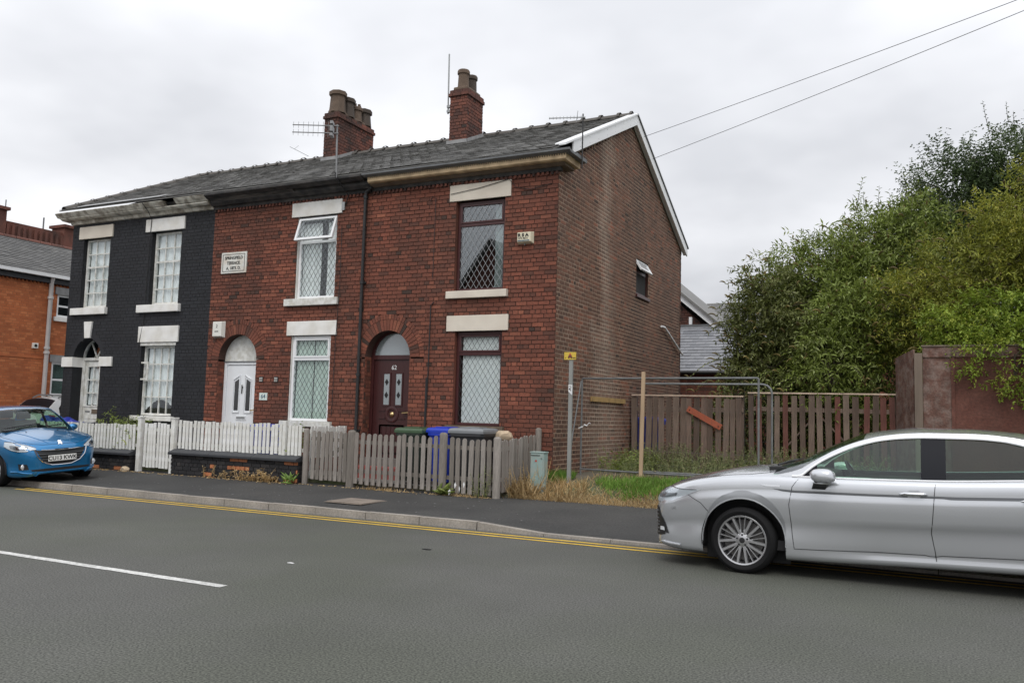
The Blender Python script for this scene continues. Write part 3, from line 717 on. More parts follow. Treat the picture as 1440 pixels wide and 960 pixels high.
arch_backing(wall, -10.075, 2.72, .555, .34, "mortar_dark")
for q in rects[0], rects[3]: reveal_parts(wall, *q, "brick_red")
rv = MB(); rg9 = random.Random(9)
for xx, kd in ((-10.63, 'g'), (-9.52, 'h')):
    f2 = fmap(kd, xx); b2, s2 = lay(YF + .0, YF + .24, .6, 2.72, lambda a, b: [], seed=33, L_=.109); rv = MB(); put_mortar(rv, s2, f2); put_bricks(rv, b2, f2, rg9, dep=.006, tones=lambda q: TONE_PICK(rg9)); stuff(rv.build("jamb_bricks", "brick_red", wall, recalc=False))
# the gable wall
FG = fmap('g', XC)
def glimit(a, b):
    def zt(y): return (lerp(6.42, 8.50, (y - 14.4) / 4.2) if y < 18.6 else lerp(8.50, 6.30, (y - 18.6) / 4.43))
    zm = b
    if zm <= 6.25: return (14.4, 23.03)
    lo = 14.4 if zm < 6.42 else 14.4 + (zm - 6.42) / 2.08 * 4.2
    hi = 23.03 if zm < 6.3 else 18.6 + (8.5 - zm) / 2.2 * 4.43
    return (lo, hi)
grects = [(19.08, 20.02, 4.55, 5.42)]
br, sp = lay(14.4, 23.03, .30, 8.5, arch_holes([], grects), limit=glimit, seed=77, J=.018, cuts=(4.55, 5.42))
# the corner bricks of both walls meet; outline of the gable is cut to the rake
gm = MB(); mortar_wall(gm, sp, FG)
gm.add([(XC - .03, 14.45, .3), (XC - .03, 23.0, .3), (XC - .03, 23.0, 6.3), (XC - .03, 18.6, 8.5), (XC - .03, 14.45, 6.42)], [(0, 1, 2, 3, 4)])
gv = gm.v; gm.v = gv
gm.f.pop(); gm.t.pop()
gable = gm.build("gable_wall", "mortar_light", H62, recalc=False)
mb = brick_parts(gable, br, FG, 'g', "brick_gable", 300, seed=31, zmin=1.2, dep=.005)
stuff(mb.build("brickwork", "brick_gable", gable, recalc=False))
# wedge above the last cut course, behind the barge boards
wd_ = MB(); wd_.prism([(14.3, 6.38), (18.6, 8.42), (23.1, 6.22), (23.1, 6.36), (18.6, 8.62), (14.3, 6.50)], XC - .10, XC - .006, 'yz'); wd_.build("verge_undercloak", "soffit_brown", H62)
# gable window with its top light pushed open
gw = MB(); gy0, gy1, gz0, gz1 = 19.08, 20.02, 4.55, 5.42; gx_ = XC - .10
def gbox(b, ya, yb, za, zb, xa, xb): b.box(xa, xb, ya, yb, za, zb)
for ya, yb, za, zb in ((gy0, gy0 + .06, gz0, gz1), (gy1 - .06, gy1, gz0, gz1), (gy0 + .06, gy1 - .06, gz0, gz0 + .06), (gy0 + .06, gy1 - .06, gz1 - .06, gz1), (gy0 + .06, gy1 - .06, 5.08, 5.14)): gbox(gw, ya, yb, za, zb, gx_, gx_ + .06)
gwin = gw.build("window", "upvc_maroon", H62)
MB().box(gx_ + .02, gx_ + .03, gy0 + .05, gy1 - .05, gz0 + .05, 5.1).build("pane", "pane_frost", gwin)
ang = R(32); ca, sa = math.cos(ang), math.sin(ang)
def hinge(b):
    b.v = [(gx_ + .05 + (vx * ca + (5.40 - vz) * sa), vy, 5.40 - ((5.40 - vz) * ca - vx * sa)) for vx, vy, vz in b.v]; return b
ol = MB()
for ya, yb, za, zb in ((gy0 + .03, gy0 + .09, 5.09, 5.40), (gy1 - .09, gy1 - .03, 5.09, 5.40), (gy0 + .09, gy1 - .09, 5.09, 5.15), (gy0 + .09, gy1 - .09, 5.34, 5.40)): ol.box(-.02, .02, ya, yb, za, zb)
ol = hinge(ol).build("top_light", "upvc_white", H62)
hinge(MB().box(-.004, .004, gy0 + .08, gy1 - .08, 5.14, 5.35)).build("pane", "pane_sky_sheen", ol)
MB().box(XC - .1, XC + .05, gy0 - .04, gy1 + .04, gz0 - .07, gz0).build("window_sill", "upvc_maroon", H62)
MB().box(XC - .3, XC - .14, gy0 - .1, gy1 + .1, gz0 - .1, gz1 + .1).build("window_backing", "room_dark", H62)
grv = MB()
for ya in (gy0, gy1): grv.add([(XC, ya, gz0), (XC - .11, ya, gz0), (XC - .11, ya, gz1), (XC, ya, gz1)], [(0, 1, 2, 3)], .2)
grv.add([(XC, gy0, gz1), (XC - .11, gy0, gz1), (XC - .11, gy1, gz1), (XC, gy1, gz1)], [(0, 1, 2, 3)], .2); grv.build("reveal", "brick_gable", gable, recalc=False)
# lintels, sills
stone(H62, "lintel", -8.69, -7.31, 5.84, 6.17, .035, "render_cream"); stone(H62, "lintel", -8.67, -7.30, 3.22, 3.53, .035, "render_cream")
stone(H62, "window_sill", -8.68, -7.33, 3.87, 4.015, .09, "render_cream"); stone(H62, "window_sill", -8.6, -7.33, 1.26, 1.375, .09, "soffit_brown")
upvc_window(H62, -8.53, -7.45, 4.02, 5.83, 5.36, "upvc_maroon", "lead_came_pale", .128, pane="pane_dim")
upvc_window(H62, -8.47, -7.44, 1.38, 3.21, 2.78, "upvc_maroon", "lead_came_dark", .118)
# maroon door
D = H62; y = YF + .21; cx, r, zs = -10.075, .555, 2.72
fr = MB(); fr.box(cx - r + .005, cx - r + .075, y, y + .08, .62, zs + .06); fr.box(cx + r - .075, cx + r - .005, y, y + .08, .62, zs + .06); fr.box(cx - r + .075, cx + r - .075, y + .001, y + .08, zs - .03, zs + .06)
n = 20
for i in range(n):
    a0, a1 = math.pi * i / n, math.pi * (i + 1) / n
    q = [(cx + rr * math.cos(a), zs + .03 + rr * math.sin(a)) for rr, a in ((r - .075, a0), (r - .004, a0), (r - .004, a1), (r - .075, a1))]
    fr.prism(q, y + .002, y + .07)
fro = fr.build("door_frame", "door_maroon", H62)
fan = MB(); fan.prism([(cx + (r - .07) * math.cos(math.pi * i / 24), zs + .05 + (r - .07) * math.sin(math.pi * i / 24)) for i in range(25)], y + .04, y + .05); fan.build("fanlight", "pane_frost", fro)
dr = MB(); dr.box(cx - r + .08, cx + r - .08, y + .03, y + .075, .66, zs - .035)
door = dr.build("door", "door_maroon", H62)
mo = MB(); yy = y + .028
for sx_ in (-1, 1):
    xa = cx + sx_ * .15
    frame_bars(mo, xa - .10, xa + .10, 1.72, 2.42, yy - .014, yy + .006, .028)
    frame_bars(mo, cx - .3, cx + .3, .74, 1.34, yy - .012, yy + .006, .03)
for i in range(5): mo.box(cx - .25 + i * .11, cx - .24 + i * .11, yy - .006, yy + .004, .78, 1.30)
mo.lathe([(.10, -.012), (.135, -.022), (.17, -.012), (.17, .01), (.10, .01), (.10, -.012)], (cx, yy, 1.55), 'y', 24)
mo.box(cx - .33, cx - .16, yy - .014, yy + .005, 1.62, 1.645); mo.box(cx + .16, cx + .33, yy - .014, yy + .005, 1.62, 1.645); mo.box(cx - .33, cx - .16, yy - .014, yy + .005, 1.46, 1.485); mo.box(cx + .16, cx + .33, yy - .014, yy + .005, 1.46, 1.485)
mo.build("moulding", "door_maroon", door, smooth=True)
for sx_ in (-1, 1):
    xa = cx + sx_ * .15
    MB().box(xa - .07, xa + .07, yy - .006, yy + .003, 1.75, 2.39).build("door_pane", "pane_frost", door)
    dm = MB()
    for zz in (1.95, 2.22): dm.prism([(xa - .045, zz), (xa, zz - .07), (xa + .045, zz), (xa, zz + .07)], yy - .012, yy - .004)
    dm.build("diamond_motif", "letter_black", door)
hb = MB(); hb.box(cx + r - .145, cx + r - .105, yy - .012, yy, 1.42, 1.66); hb.beam((cx + r - .125, yy - .05, 1.60), (cx + r - .27, yy - .05, 1.585), .02, .024); hb.beam((cx + r - .125, yy, 1.60), (cx + r - .125, yy - .055, 1.60), .022, .022); hb.build("handle", "brass", door)
MB().lathe([(.0, -.035), (.03, -.03), (.055, -.012), (.06, 0)], (cx, yy, 1.55), 'y', 14).build("knocker", "brass", door, smooth=True)
text("number", "62", .13, "letter_white", door, (cx + .02, yy - .004, 2.52), (R(90), 0, 0))
MB().box(cx - r - .02, cx + r + .02, YF - .03, YF + .3, .5, .655).build("threshold", "yard_concrete", H62)
st_ = MB(); st_.box(cx - .62, cx + .62, YF - .36, YF - .034, .25, .50); st_.build("doorstep", "step_red", H62, bevel=.01)

# cornice and gutter
def profile_run(h, name, mt, prof, xa, xb, bevel=0):
    b = MB(); b.prism(prof, xa, xb, 'yz'); return b.build(name, mt, h, bevel=bevel)
Yq = YF
profile_run(H62, "corbel_course", "timber_black", [(Yq + .02, 6.215), (Yq - .05, 6.235), (Yq - .07, 6.30), (Yq + .02, 6.30)], -10.6, XC + .06)
dn = MB()
for i in range(44): dn.box(-10.58 + i * .098, -10.58 + i * .098 + .05, Yq - .045, Yq - .004, 6.175, 6.232, rnd.random())
stuff(dn.build("dentil_course", "brick_chimney", H62))
profile_run(H62, "soffit_moulding", "soffit_brown", [(Yq + .02, 6.302), (Yq - .10, 6.302), (Yq - .17, 6.335), (Yq - .17, 6.355), (Yq + .02, 6.355)], -10.58, XC + .17)
fs = profile_run(H62, "fascia", "fascia_ochre", [(Yq + .02, 6.357), (Yq - .25, 6.357), (Yq - .28, 6.38), (Yq - .28, 6.475), (Yq + .02, 6.475)], -10.56, XC + .25)
dn = MB()
for i in range(92): dn.box(-10.5 + i * .05, -10.5 + i * .05 + .018, Yq - .288, Yq - .281, 6.445, 6.470)
stuff(dn.build("dentil_holes", "blackish", fs))
profile_run(H62, "gutter", "lead_grey", [(Yq + .0, 6.477), (Yq - .30, 6.477), (Yq - .37, 6.51), (Yq - .37, 6.55), (Yq - .35, 6.55), (Yq - .33, 6.53), (Yq + .0, 6.515)], -10.66, XC + .36)
# the cornice turns the corner and stops a little way along the gable
ret = MB(); ret.box(XC + .014, XC + .17, Yq + .02, Yq + .34, 6.302, 6.354); ret.build("soffit_return", "soffit_brown", H62)
ret = MB(); ret.box(XC + .014, XC + .25, Yq + .02, Yq + .42, 6.358, 6.474); ret.build("fascia_return", "fascia_ochre", H62)
ret = MB(); ret.box(XC - .05, XC + .36, Yq + .002, Yq + .5, 6.478, 6.548); ret.build("gutter_return", "lead_grey", H62)
roof62 = make_roof(H62, -10.72, XC + .02, 62)
# white barge boards on both rakes
def rake(b, y0, z0, y1, z1, xa, xb, t0, t1):
    b.add([(xa, y0, z0 + t0), (xb, y0, z0 + t0), (xb, y1, z1 + t0), (xa, y1, z1 + t0), (xa, y0, z0 + t1), (xb, y0, z0 + t1), (xb, y1, z1 + t1), (xa, y1, z1 + t1)],
          [(0, 3, 2, 1), (4, 5, 6, 7), (0, 1, 5, 4), (1, 2, 6, 5), (2, 3, 7, 6), (3, 0, 4, 7)])
slope_f = (RIDGE[1] - EAVE[1]) / (RIDGE[0] - EAVE[0]); slope_r = (REAR[1] - RIDGE[1]) / (REAR[0] - RIDGE[0])
def fz(y_): return EAVE[1] + (y_ - EAVE[0]) * slope_f
b = MB(); rake(b, 14.75, fz(14.75), 18.6, 8.72, XC + .10, XC + .135, -.235, .0); bb = b.build("barge_board", "upvc_white", H62, bevel=.004)
b = MB(); rake(b, 14.3, fz(14.3), 18.6, 8.72, XC - .06, XC + .16, .004, .05); b.build("verge_trim", "upvc_white", bb, bevel=.004)
b = MB(); rake(b, 14.75, fz(14.75), 18.6, 8.72, XC + .014, XC + .098, -.2, -.185); b.build("soffit_strip", "upvc_white", bb)
nl = MB()
for i in range(7):
    yy_ = 15.1 + i * .5
    for dz in (-.05, -.17): nl.lathe([(.009, .136), (.0, .14)], (XC, yy_, fz(yy_) + dz), 'x', 6)
stuff(nl.build("nail_head", "lead_grey", bb))
b = MB(); rake(b, 18.602, 8.72, 23.2, REAR[1], XC + .10, XC + .135, -.235, .0); bb = b.build("barge_board", "upvc_white", H62, bevel=.004)
b = MB(); rake(b, 18.602, 8.72, 23.25, REAR[1] - .02, XC - .06, XC + .16, .004, .04); b.build("verge_trim", "lead_grey", bb)
b = MB(); rake(b, 18.602, 8.72, 23.2, REAR[1], XC + .014, XC + .098, -.2, -.185); b.build("soffit_strip", "upvc_white", bb)
downpipe(H62, -10.74, .3, 6.17, YF - .075).build("downpipe", "cast_iron", H62, smooth=True)
# cable runs down the wall
cb = MB(); cb.tube([(-9.08, YF - .03, 1.2), (-9.06, YF - .03, 2.4), (-9.05, YF - .03, 3.75), (-8.98, YF - .035, 3.82)], .012, 6); cb.tube([(-9.03, YF - .025, 4.3), (-9.02, YF - .025, 5.95), (-9.1, YF - .025, 6.0), (-9.15, YF - .025, 5.9)], .006, 5); cb.tube([(-9.09, YF - .035, .9), (-9.085, YF - .035, 2.3)], .022, 6)
cb.build("wall_cable", "cast_iron", H62)
cb = MB(); cb.tube([(-8.66, YF - .05, 5.99), (-8.0, YF - .05, 6.06), (-7.35, YF - .05, 6.17), (-7.2, YF - .03, 6.0), (-6.9, YF - .03, 5.93), (-6.45, YF - .03, 6.0)], .006, 5); cb.build("wall_cable", "cast_iron", H62)
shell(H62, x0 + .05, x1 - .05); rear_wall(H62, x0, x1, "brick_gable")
dp = MB(); dp.tube([(XC + .06, 21.0, 3.98), (XC + .06, 21.3, 3.98), (XC + .06, 22.9, 3.45), (XC + .06, 23.08, 3.42)], .028, 8); dp.build("waste_pipe", "upvc_white", H62, smooth=True)

# ============================================================ middle house, white door
H64 = thing("mid_terrace_house", "red brick middle terrace house with white door and white windows", "house", (-12.9, YF, .3))
x0, x1 = -15.13, -10.72
rects = [(-12.60, -11.52, 4.02, 5.85), (-12.77, -11.39, 5.85, 6.17), (-12.84, -11.38, 3.86, 4.02), (-12.63, -11.55, 1.36, 3.21), (-12.76, -11.40, 3.21, 3.52), (-12.8, -11.42, 1.24, 1.36)]
doors = [(-14.195, .575, 2.70, .6)]
br, sp = lay(x0, x1, .30, 6.24, arch_holes(doors, rects), seed=64, cuts=[z for q in rects for z in q[2:]])
wm = MB(); mortar_wall(wm, sp, FF); wall = wm.build("front_wall", "mortar_dark", H64, recalc=False)
mb = brick_parts(wall, br, FF, 'f', "brick_red", 300, seed=41)
voussoirs(mb, -14.195, 2.70, .575, .80, FF, 28, rgv); voussoirs(mb, -14.195, 2.70, .81, .915, FF, 39, rgv)
stuff(mb.build("brickwork", "brick_red", wall, recalc=False))
arch_backing(wall, -14.195, 2.70, .575, .34, "mortar_dark")
for q in rects[0], rects[3]: reveal_parts(wall, *q, "render_white")
rv = MB()
for xx, kd in ((-14.77, 'g'), (-13.62, 'h')):
    f2 = fmap(kd, xx); b2, s2 = lay(YF + .0, YF + .24, .6, 2.70, lambda a, b: [], seed=34, L_=.109); rv = MB(); put_mortar(rv, s2, f2); put_bricks(rv, b2, f2, rg9, dep=.006, tones=lambda q: TONE_PICK(rg9)); stuff(rv.build("jamb_bricks", "brick_red", wall, recalc=False))
stone(H64, "lintel", -12.77, -11.39, 5.85, 6.17, .035, "render_white"); stone(H64, "lintel", -12.76, -11.40, 3.21, 3.52, .035, "render_white")
stone(H64, "window_sill", -12.84, -11.38, 3.86, 4.015, .09, "paint_white_old"); stone(H64, "window_sill", -12.8, -11.42, 1.24, 1.355, .09, "paint_white_old")
upvc_window(H64, -12.59, -11.53, 4.02, 5.84, 5.28, "upvc_white", "lead_came_dark", .118, yin=.06, open_top=True)
upvc_window(H64, -12.62, -11.56, 1.36, 3.20, 2.70, "upvc_white", "lead_came_dark", .118, yin=.04)
y = YF + .19; cx, r, zs = -14.195, .575, 2.66
fr = MB(); fr.box(cx - r + .005, cx - r + .085, y, y + .08, .62, zs); fr.box(cx + r - .085, cx + r - .005, y, y + .08, .62, zs); fr.box(cx - r + .085, cx + r - .085, y + .001, y + .08, zs - .07, zs)
fro = fr.build("door_frame", "door_white", H64, bevel=.008)
fan = MB(); fan.prism([(cx - r + .005, zs + .01), (cx + r - .005, zs + .01)] + [(cx + (r - .006) * math.cos(math.pi * i / 24), zs + .05 + (r - .02) * math.sin(math.pi * i / 24)) for i in range(25)], y + .01, y + .05)
fan.build("arch_panel", "paint_white_old", H64)
MB().box(cx - r + .005, cx + r - .005, y - .02, y + .05, zs - .008, zs + .012).build("transom_strip", "lead_grey", fro)
door = MB().box(cx - r + .09, cx + r - .09, y + .025, y + .07, .66, zs - .075).build("door", "door_white", H64)
yy = y + .023; mo = MB()
for sg in (-1, 1):
    xa = cx + sg * .175
    poly = [(xa - .095, 1.50), (xa + .095, 1.50), (xa + .095, 2.28 + (.07 if sg < 0 else -.03)), (xa - .095, 2.28 + (.07 if sg > 0 else -.03))]
    for i in range(4):
        a, b_ = poly[i], poly[(i + 1) % 4]; mo.beam((a[0], yy - .006, a[1]), (b_[0], yy - .006, b_[1]), .022, .022, upv=(0, 1, 0))
    frame_bars(mo, xa - .12, xa + .12, .75, 1.20, yy - .012, yy + .006, .022)
    MB().prism([(xa - .06, 1.55), (xa + .06, 1.55), (xa + .06, 2.22 + (.045 if sg < 0 else -.02)), (xa - .06, 2.22 + (.045 if sg > 0 else -.02))], yy - .006, yy + .004).build("door_pane", "gloss_black", door)
mo.box(cx - .15, cx + .15, yy - .012, yy + .004, 1.33, 1.43); mo.build("moulding", "door_white", door)
MB().box(cx - .125, cx + .125, yy - .017, yy - .011, 1.355, 1.405).build("letter_slot", "steel_grey", door)
kn = MB(); kn.beam((cx, yy - .02, 1.93), (cx, yy - .02, 2.13), .014, .02, upv=(0, 1, 0)); kn.lathe([(.0, -.03), (.022, -.02), (.022, 0)], (cx, yy, 2.07), 'y', 10); kn.build("knocker", "letter_dark", door)
hb = MB(); hb.box(cx + r - .15, cx + r - .115, yy - .012, yy, 1.44, 1.64); hb.beam((cx + r - .13, yy - .05, 1.57), (cx + r - .27, yy - .05, 1.55), .02, .024); hb.build("handle", "brass", door)
MB().box(cx - r - .02, cx + r + .02, YF - .03, YF + .3, .5, .655).build("threshold", "yard_concrete", H64)
MB().box(cx - .62, cx + .62, YF - .36, YF - .034, .25, .50).build("doorstep", "yard_concrete", H64)
# rotten black gutter boards
profile_run(H64, "corbel_course", "timber_black", [(Yq + .02, 6.205), (Yq - .05, 6.225), (Yq - .07, 6.29), (Yq + .02, 6.29)], x0, x1 + .1)
dn = MB()
for i in range(45): dn.box(x0 + .01 + i * .098, x0 + .06 + i * .098, Yq - .045, Yq - .004, 6.165, 6.222, rnd.random())
stuff(dn.build("dentil_course", "brick_chimney", H64))
profile_run(H64, "fascia", "timber_black", [(Yq + .02, 6.292), (Yq - .13, 6.292), (Yq - .2, 6.36), (Yq - .2, 6.43), (Yq + .02, 6.43)], x0, x1 + .14)
bd = MB(); bd.prism([(Yq - .2, 6.375), (Yq - .28, 6.42), (Yq - .28, 6.475), (Yq - .2, 6.455)], x0 + .05, x0 + 2.55, 'yz'); bd.build("loose_board", "timber_grey_rot", H64)
profile_run(H64, "gutter", "timber_black", [(Yq + .0, 6.432), (Yq - .3, 6.432), (Yq - .40, 6.485), (Yq - .40, 6.535), (Yq - .37, 6.535), (Yq - .34, 6.51), (Yq + .0, 6.515)], x0, x1 + .05)
make_roof(H64, x0, x1, 64)
# patches of dirty bare mortar above the corbels
cb = MB(); cb.tube([(-11.36, YF - .04, 5.55), (-11.35, YF - .04, 4.4), (-11.40, YF - .03, 3.2), (-11.42, YF - .03, 1.5)], .006, 5); cb.tube([(-11.28, 13.95, 6.62), (-11.27, 13.95, 6.5), (-11.22, 14.15, 6.34), (-11.2, 14.33, 6.2), (-11.3, YF - .03, 6.02)], .012, 6); cb.build("aerial_cable", "cast_iron", H64)
bk = MB(); bk.box(-11.385, -11.31, YF - .05, YF - .012, 5.9, 6.08); bk.build("cable_box", "steel_grey", H64)
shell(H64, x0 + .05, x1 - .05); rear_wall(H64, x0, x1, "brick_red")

# ============================================================ black painted house
H66 = thing("black_painted_house", "black painted brick terrace house with white trim and arched doorway", "house", (-17.6, YF, .3))
x0, x1 = -20.18, -15.13
rects = [(-19.72, -18.72, 4.05, 5.85), (-19.89, -18.62, 5.85, 6.17), (-19.98, -18.66, 3.87, 4.05), (-17.20, -16.20, 4.05, 5.85), (-17.42, -16.09, 5.86, 6.175),
         (-17.52, -16.09, 3.86, 4.05), (-17.34, -16.2, 1.36, 3.13), (-17.45, -16.09, 3.13, 3.52), (-17.5, -16.1, 1.24, 1.36), (-20.18, -19.81, 2.54, 2.79), (-18.79, -18.34, 2.55, 2.79)]
doors = [(-19.30, .52, 2.75, .6)]
br, sp = lay(x0, x1, .30, 6.24, arch_holes(doors, rects, ring=.005), seed=66, cuts=[z for q in rects for z in q[2:]])
wm = MB(); mortar_wall(wm, sp, FF); wall = wm.build("front_wall", "mortar_black_paint", H66, recalc=False)
mb = MB(); rg6 = random.Random(66); put_bricks(mb, br, FF, rg6, dep=.005); stuff(mb.build("brickwork", "brick_black_paint", wall, recalc=False))
# plaster edge of the arch
n = 30; ab = MB(); cx, r, zs = -19.30, .52, 2.75
for i in range(n):
    a0, a1 = math.pi * i / n, math.pi * (i + 1) / n
    q = [(cx + rr * math.cos(a), zs + rr * math.sin(a)) for rr, a in ((r, a0), (r + .14, a0), (r + .14, a1), (r, a1))]
    ab.prism(q, YF - .007, YF + .3)
ab.build("arch_band", "brick_black_paint", wall)
for q in rects[0], rects[3], rects[6]: reveal_parts(wall, *q, "mortar_black_paint", dep=.14)
b = MB()
for xx in (cx - r, cx + r): b.add([(xx, YF, .6), (xx, YF + .32, .6), (xx, YF + .32, zs), (xx, YF, zs)], [(0, 1, 2, 3)])
b.build("jamb", "mortar_black_paint", wall, recalc=False)
FL = fmap('h', x0); br2, sp2 = lay(14.4, 23.03, .3, 6.4, lambda a, b: [], seed=68)
lm = MB(); put_mortar(lm, sp2, FL); lm.add([(x0, 14.4, 6.4), (x0, 23.03, 6.4), (x0, 18.6, 8.5)], [(0, 1, 2)]); put_bricks(lm, br2, FL, rg6, dep=.005); lm.build("side_wall", "brick_black_paint", H66, recalc=False)
for q in (rects[1], rects[4], rects[7]): stone(H66, "lintel", *q, .04, "render_cream" if q is rects[1] else "render_white")
for q in (rects[2], rects[5], rects[8]): stone(H66, "window_sill", q[0], q[1], q[2], q[3] - .005, .09, "render_white")
ks = MB(); ks.prism([(-19.40, 3.27), (-19.20, 3.27), (-19.15, 3.69), (-19.45, 3.69)], YF - .05, YF + .1); ks.build("keystone", "render_white", H66, bevel=.006)
b = MB(); b.box(-20.22, -19.80, YF - .045, YF + .30, 2.54, 2.79); b.build("springer_stone", "render_white", H66, bevel=.006)
b = MB(); b.box(-18.80, -18.34, YF - .045, YF + .30, 2.55, 2.79); b.build("springer_stone", "render_white", H66, bevel=.006)
def sash(h, x0, x1, z0, z1, cols, rows_, yin=.1, top=None):
    y0 = YF + yin; fr = MB(); frame_bars(fr, x0, x1, z0, z1, y0, y0 + .07, .05)
    ix0, ix1, iz0, iz1 = x0 + .05, x1 - .05, z0 + .05, z1 - .05
    for i in range(1, cols): xx = lerp(ix0, ix1, i / cols); fr.box(xx - .012, xx + .012, y0 + .012, y0 + .05, iz0, iz1)
    for j in range(1, rows_):
        zz = lerp(iz0, iz1, j / rows_); t = .022 if j == rows_ - 2 and rows_ > 4 else .013; fr.box(ix0, ix1, y0 + .014, y0 + .051, zz - t, zz + t)
    w_ = fr.build("window", "paint_white_old", h)
    pm = {}
    for i in range(cols):
        for j in range(rows_):
            a, b_ = lerp(ix0, ix1, i / cols) + .01, lerp(ix0, ix1, (i + 1) / cols) - .01; c, d = lerp(iz0, iz1, j / rows_) + .01, lerp(iz0, iz1, (j + 1) / rows_) - .01
            MB().box(a, b_, y0 + .028, y0 + .033, c, d).build("pane", "pane", w_)
    return w_
sash(H66, -19.71, -18.73, 4.06, 5.84, 3, 5); sash(H66, -17.19, -16.21, 4.06, 5.84, 3, 5); lw = sash(H66, -17.33, -16.21, 1.37, 3.05, 4, 4)
b = MB(); b.box(-17.38, -16.17, YF - .01, YF + .16, 3.05, 3.125); b.build("window_head", "paint_white_old", H66, bevel=.006)
b = MB(); frame_bars(b, -17.40, -17.10, 2.22, 2.66, YF + .02, YF + .05, .04); b.build("open_casement", "paint_white_old", H66)
# white part-glazed door and fanlight
y = YF + .27; fr = MB(); fr.box(cx - r + .004, cx - r + .10, y, y + .08, .62, zs); fr.box(cx + r - .10, cx + r - .004, y, y + .08, .62, zs); fr.box(cx - r + .004, cx + r - .004, y - .01, y + .08, zs - .03, zs + .04)
n = 20
for i in range(n):
    a0, a1 = math.pi * i / n, math.pi * (i + 1) / n
    fr.prism([(cx + rr * math.cos(a), zs + .02 + rr * math.sin(a)) for rr, a in ((r - .05, a0), (r - .005, a0), (r - .005, a1), (r - .05, a1))], y + .003, y + .06)
for a in (R(60), R(120)): fr.beam((cx, y + .03, zs + .04), (cx + (r - .05) * math.cos(a), y + .03, zs + .04 + (r - .07) * math.sin(a)), .035, .03, upv=(0, 1, 0))
fr.lathe([(.09, 0), (.09, .04)], (cx, y + .01, zs + .04), 'y', 12, a0=0, a1=math.pi)
fro = fr.build("door_frame", "paint_white_old", H66)
MB().prism([(cx + (r - .05) * math.cos(math.pi * i / 24), zs + .03 + (r - .05) * math.sin(math.pi * i / 24)) for i in range(25)], y + .035, y + .04).build("fanlight", "pane_dim", fro)
dm_ = MB(); dx0, dx1 = cx - r + .105, cx + r - .105; dm_.box(dx0, dx1, y + .03, y + .07, .66, 1.55); dm_.box(dx0, dx0 + .09, y + .03, y + .07, 1.55, zs - .035); dm_.box(dx1 - .09, dx1, y + .03, y + .07, 1.55, zs - .035); dm_.box(dx0 + .09, dx1 - .09, y + .03, y + .07, 2.56, zs - .035)
for i in (1, 2): xx = lerp(dx0 + .09, dx1 - .09, i / 3); dm_.box(xx - .014, xx + .014, y + .033, y + .066, 1.55, 2.56)
for j in (1, 2): zz = lerp(1.55, 2.56, j / 3); dm_.box(dx0 + .09, dx1 - .09, y + .034, y + .065, zz - .014, zz + .014)
dm_.box(dx0 - .0, dx1, y + .015, y + .03, 1.53, 1.565); dm_.box(dx0 + .06, dx1 - .06, y + .022, y + .03, 1.23, 1.25)
door = dm_.build("door", "paint_white_old", H66)
MB().box(dx0 + .08, dx1 - .08, y + .048, y + .054, 1.54, 2.57).build("door_pane", "pane", door)
MB().box(dx0 + .34, dx1 - .08, y + .018, y + .031, 1.36, 1.47).build("letter_slot", "soffit_brown", door)
MB().box(dx0 + .10, dx0 + .27, y + .022, y + .031, 1.39, 1.43).build("name_strip", "steel_grey", door)
MB().box(cx - r - .02, cx + r + .02, YF - .03, YF + .35, .5, .655).build("threshold", "yard_concrete", H66)
# peeling cream gutter
prof = [(Yq + .02, 6.245), (Yq - .05, 6.255), (Yq - .09, 6.33), (Yq + .02, 6.33)]
profile_run(H66, "cornice", "paint_peeling", prof, x0 - .03, x1)
profile_run(H66, "cornice", "paint_peeling", [(Yq + .02, 6.332), (Yq - .20, 6.34), (Yq - .26, 6.375), (Yq - .26, 6.40), (Yq + .02, 6.40)], x0 - .20, -17.3)
profile_run(H66, "cornice", "paint_peeling", [(Yq + .02, 6.332), (Yq - .19, 6.334), (Yq - .25, 6.37), (Yq - .25, 6.395), (Yq + .02, 6.395)], -17.28, x1 - .02)
profile_run(H66, "gutter", "paint_peeling", [(Yq + .02, 6.402), (Yq - .28, 6.402), (Yq - .33, 6.455), (Yq - .37, 6.50), (Yq - .34, 6.52), (Yq + .02, 6.515)], x0 - .28, -16.55)
profile_run(H66, "gutter", "paint_peeling", [(Yq + .02, 6.41), (Yq - .26, 6.41), (Yq - .33, 6.47), (Yq - .37, 6.52), (Yq - .34, 6.54), (Yq + .02, 6.52)], -16.15, x1)
profile_run(H66, "gutter", "timber_black", [(Yq + .02, 6.412), (Yq - .16, 6.412), (Yq - .24, 6.49), (Yq + .02, 6.518)], -16.548, -16.152)
ld = MB(); ld.add([(-19.6, 14.0, 6.595), (-16.6, 14.0, 6.60), (-16.6, 14.3, 6.735), (-19.6, 14.25, 6.712)], [(0, 1, 2, 3)]); ld.build("lead_sheet", "lead_flashing", H66)
r66 = make_roof(H66, x0 - .1, x1, 66)
vt = MB(); b = MB(); b.lathe([(.11, 0), (.11, .42)], (0, 0, 0), 'y', 8, a0=R(10), a1=R(170)); b.lathe([(.13, .40), (.13, .45)], (0, 0, 0), 'y', 8, a0=R(10), a1=R(170)); vme = b.mesh("verge_tile", "ridge_tile", smooth=True)
for i in range(10):
    yy_ = 14.15 + i * .445; inst("verge_tile", vme, r66, (x0 - .06, yy_, fz(yy_) - .03), (math.atan(slope_f), 0, 0))
cb = MB(); cb.tube([(-17.16, 13.99, 6.5), (-17.17, 14.2, 6.33), (-17.2, YF - .06, 6.15), (-17.26, YF - .03, 5.5), (-17.3, YF - .03, 3.6), (-17.4, YF - .05, 3.0)], .009, 5); cb.build("wall_cable", "cast_iron", H66)
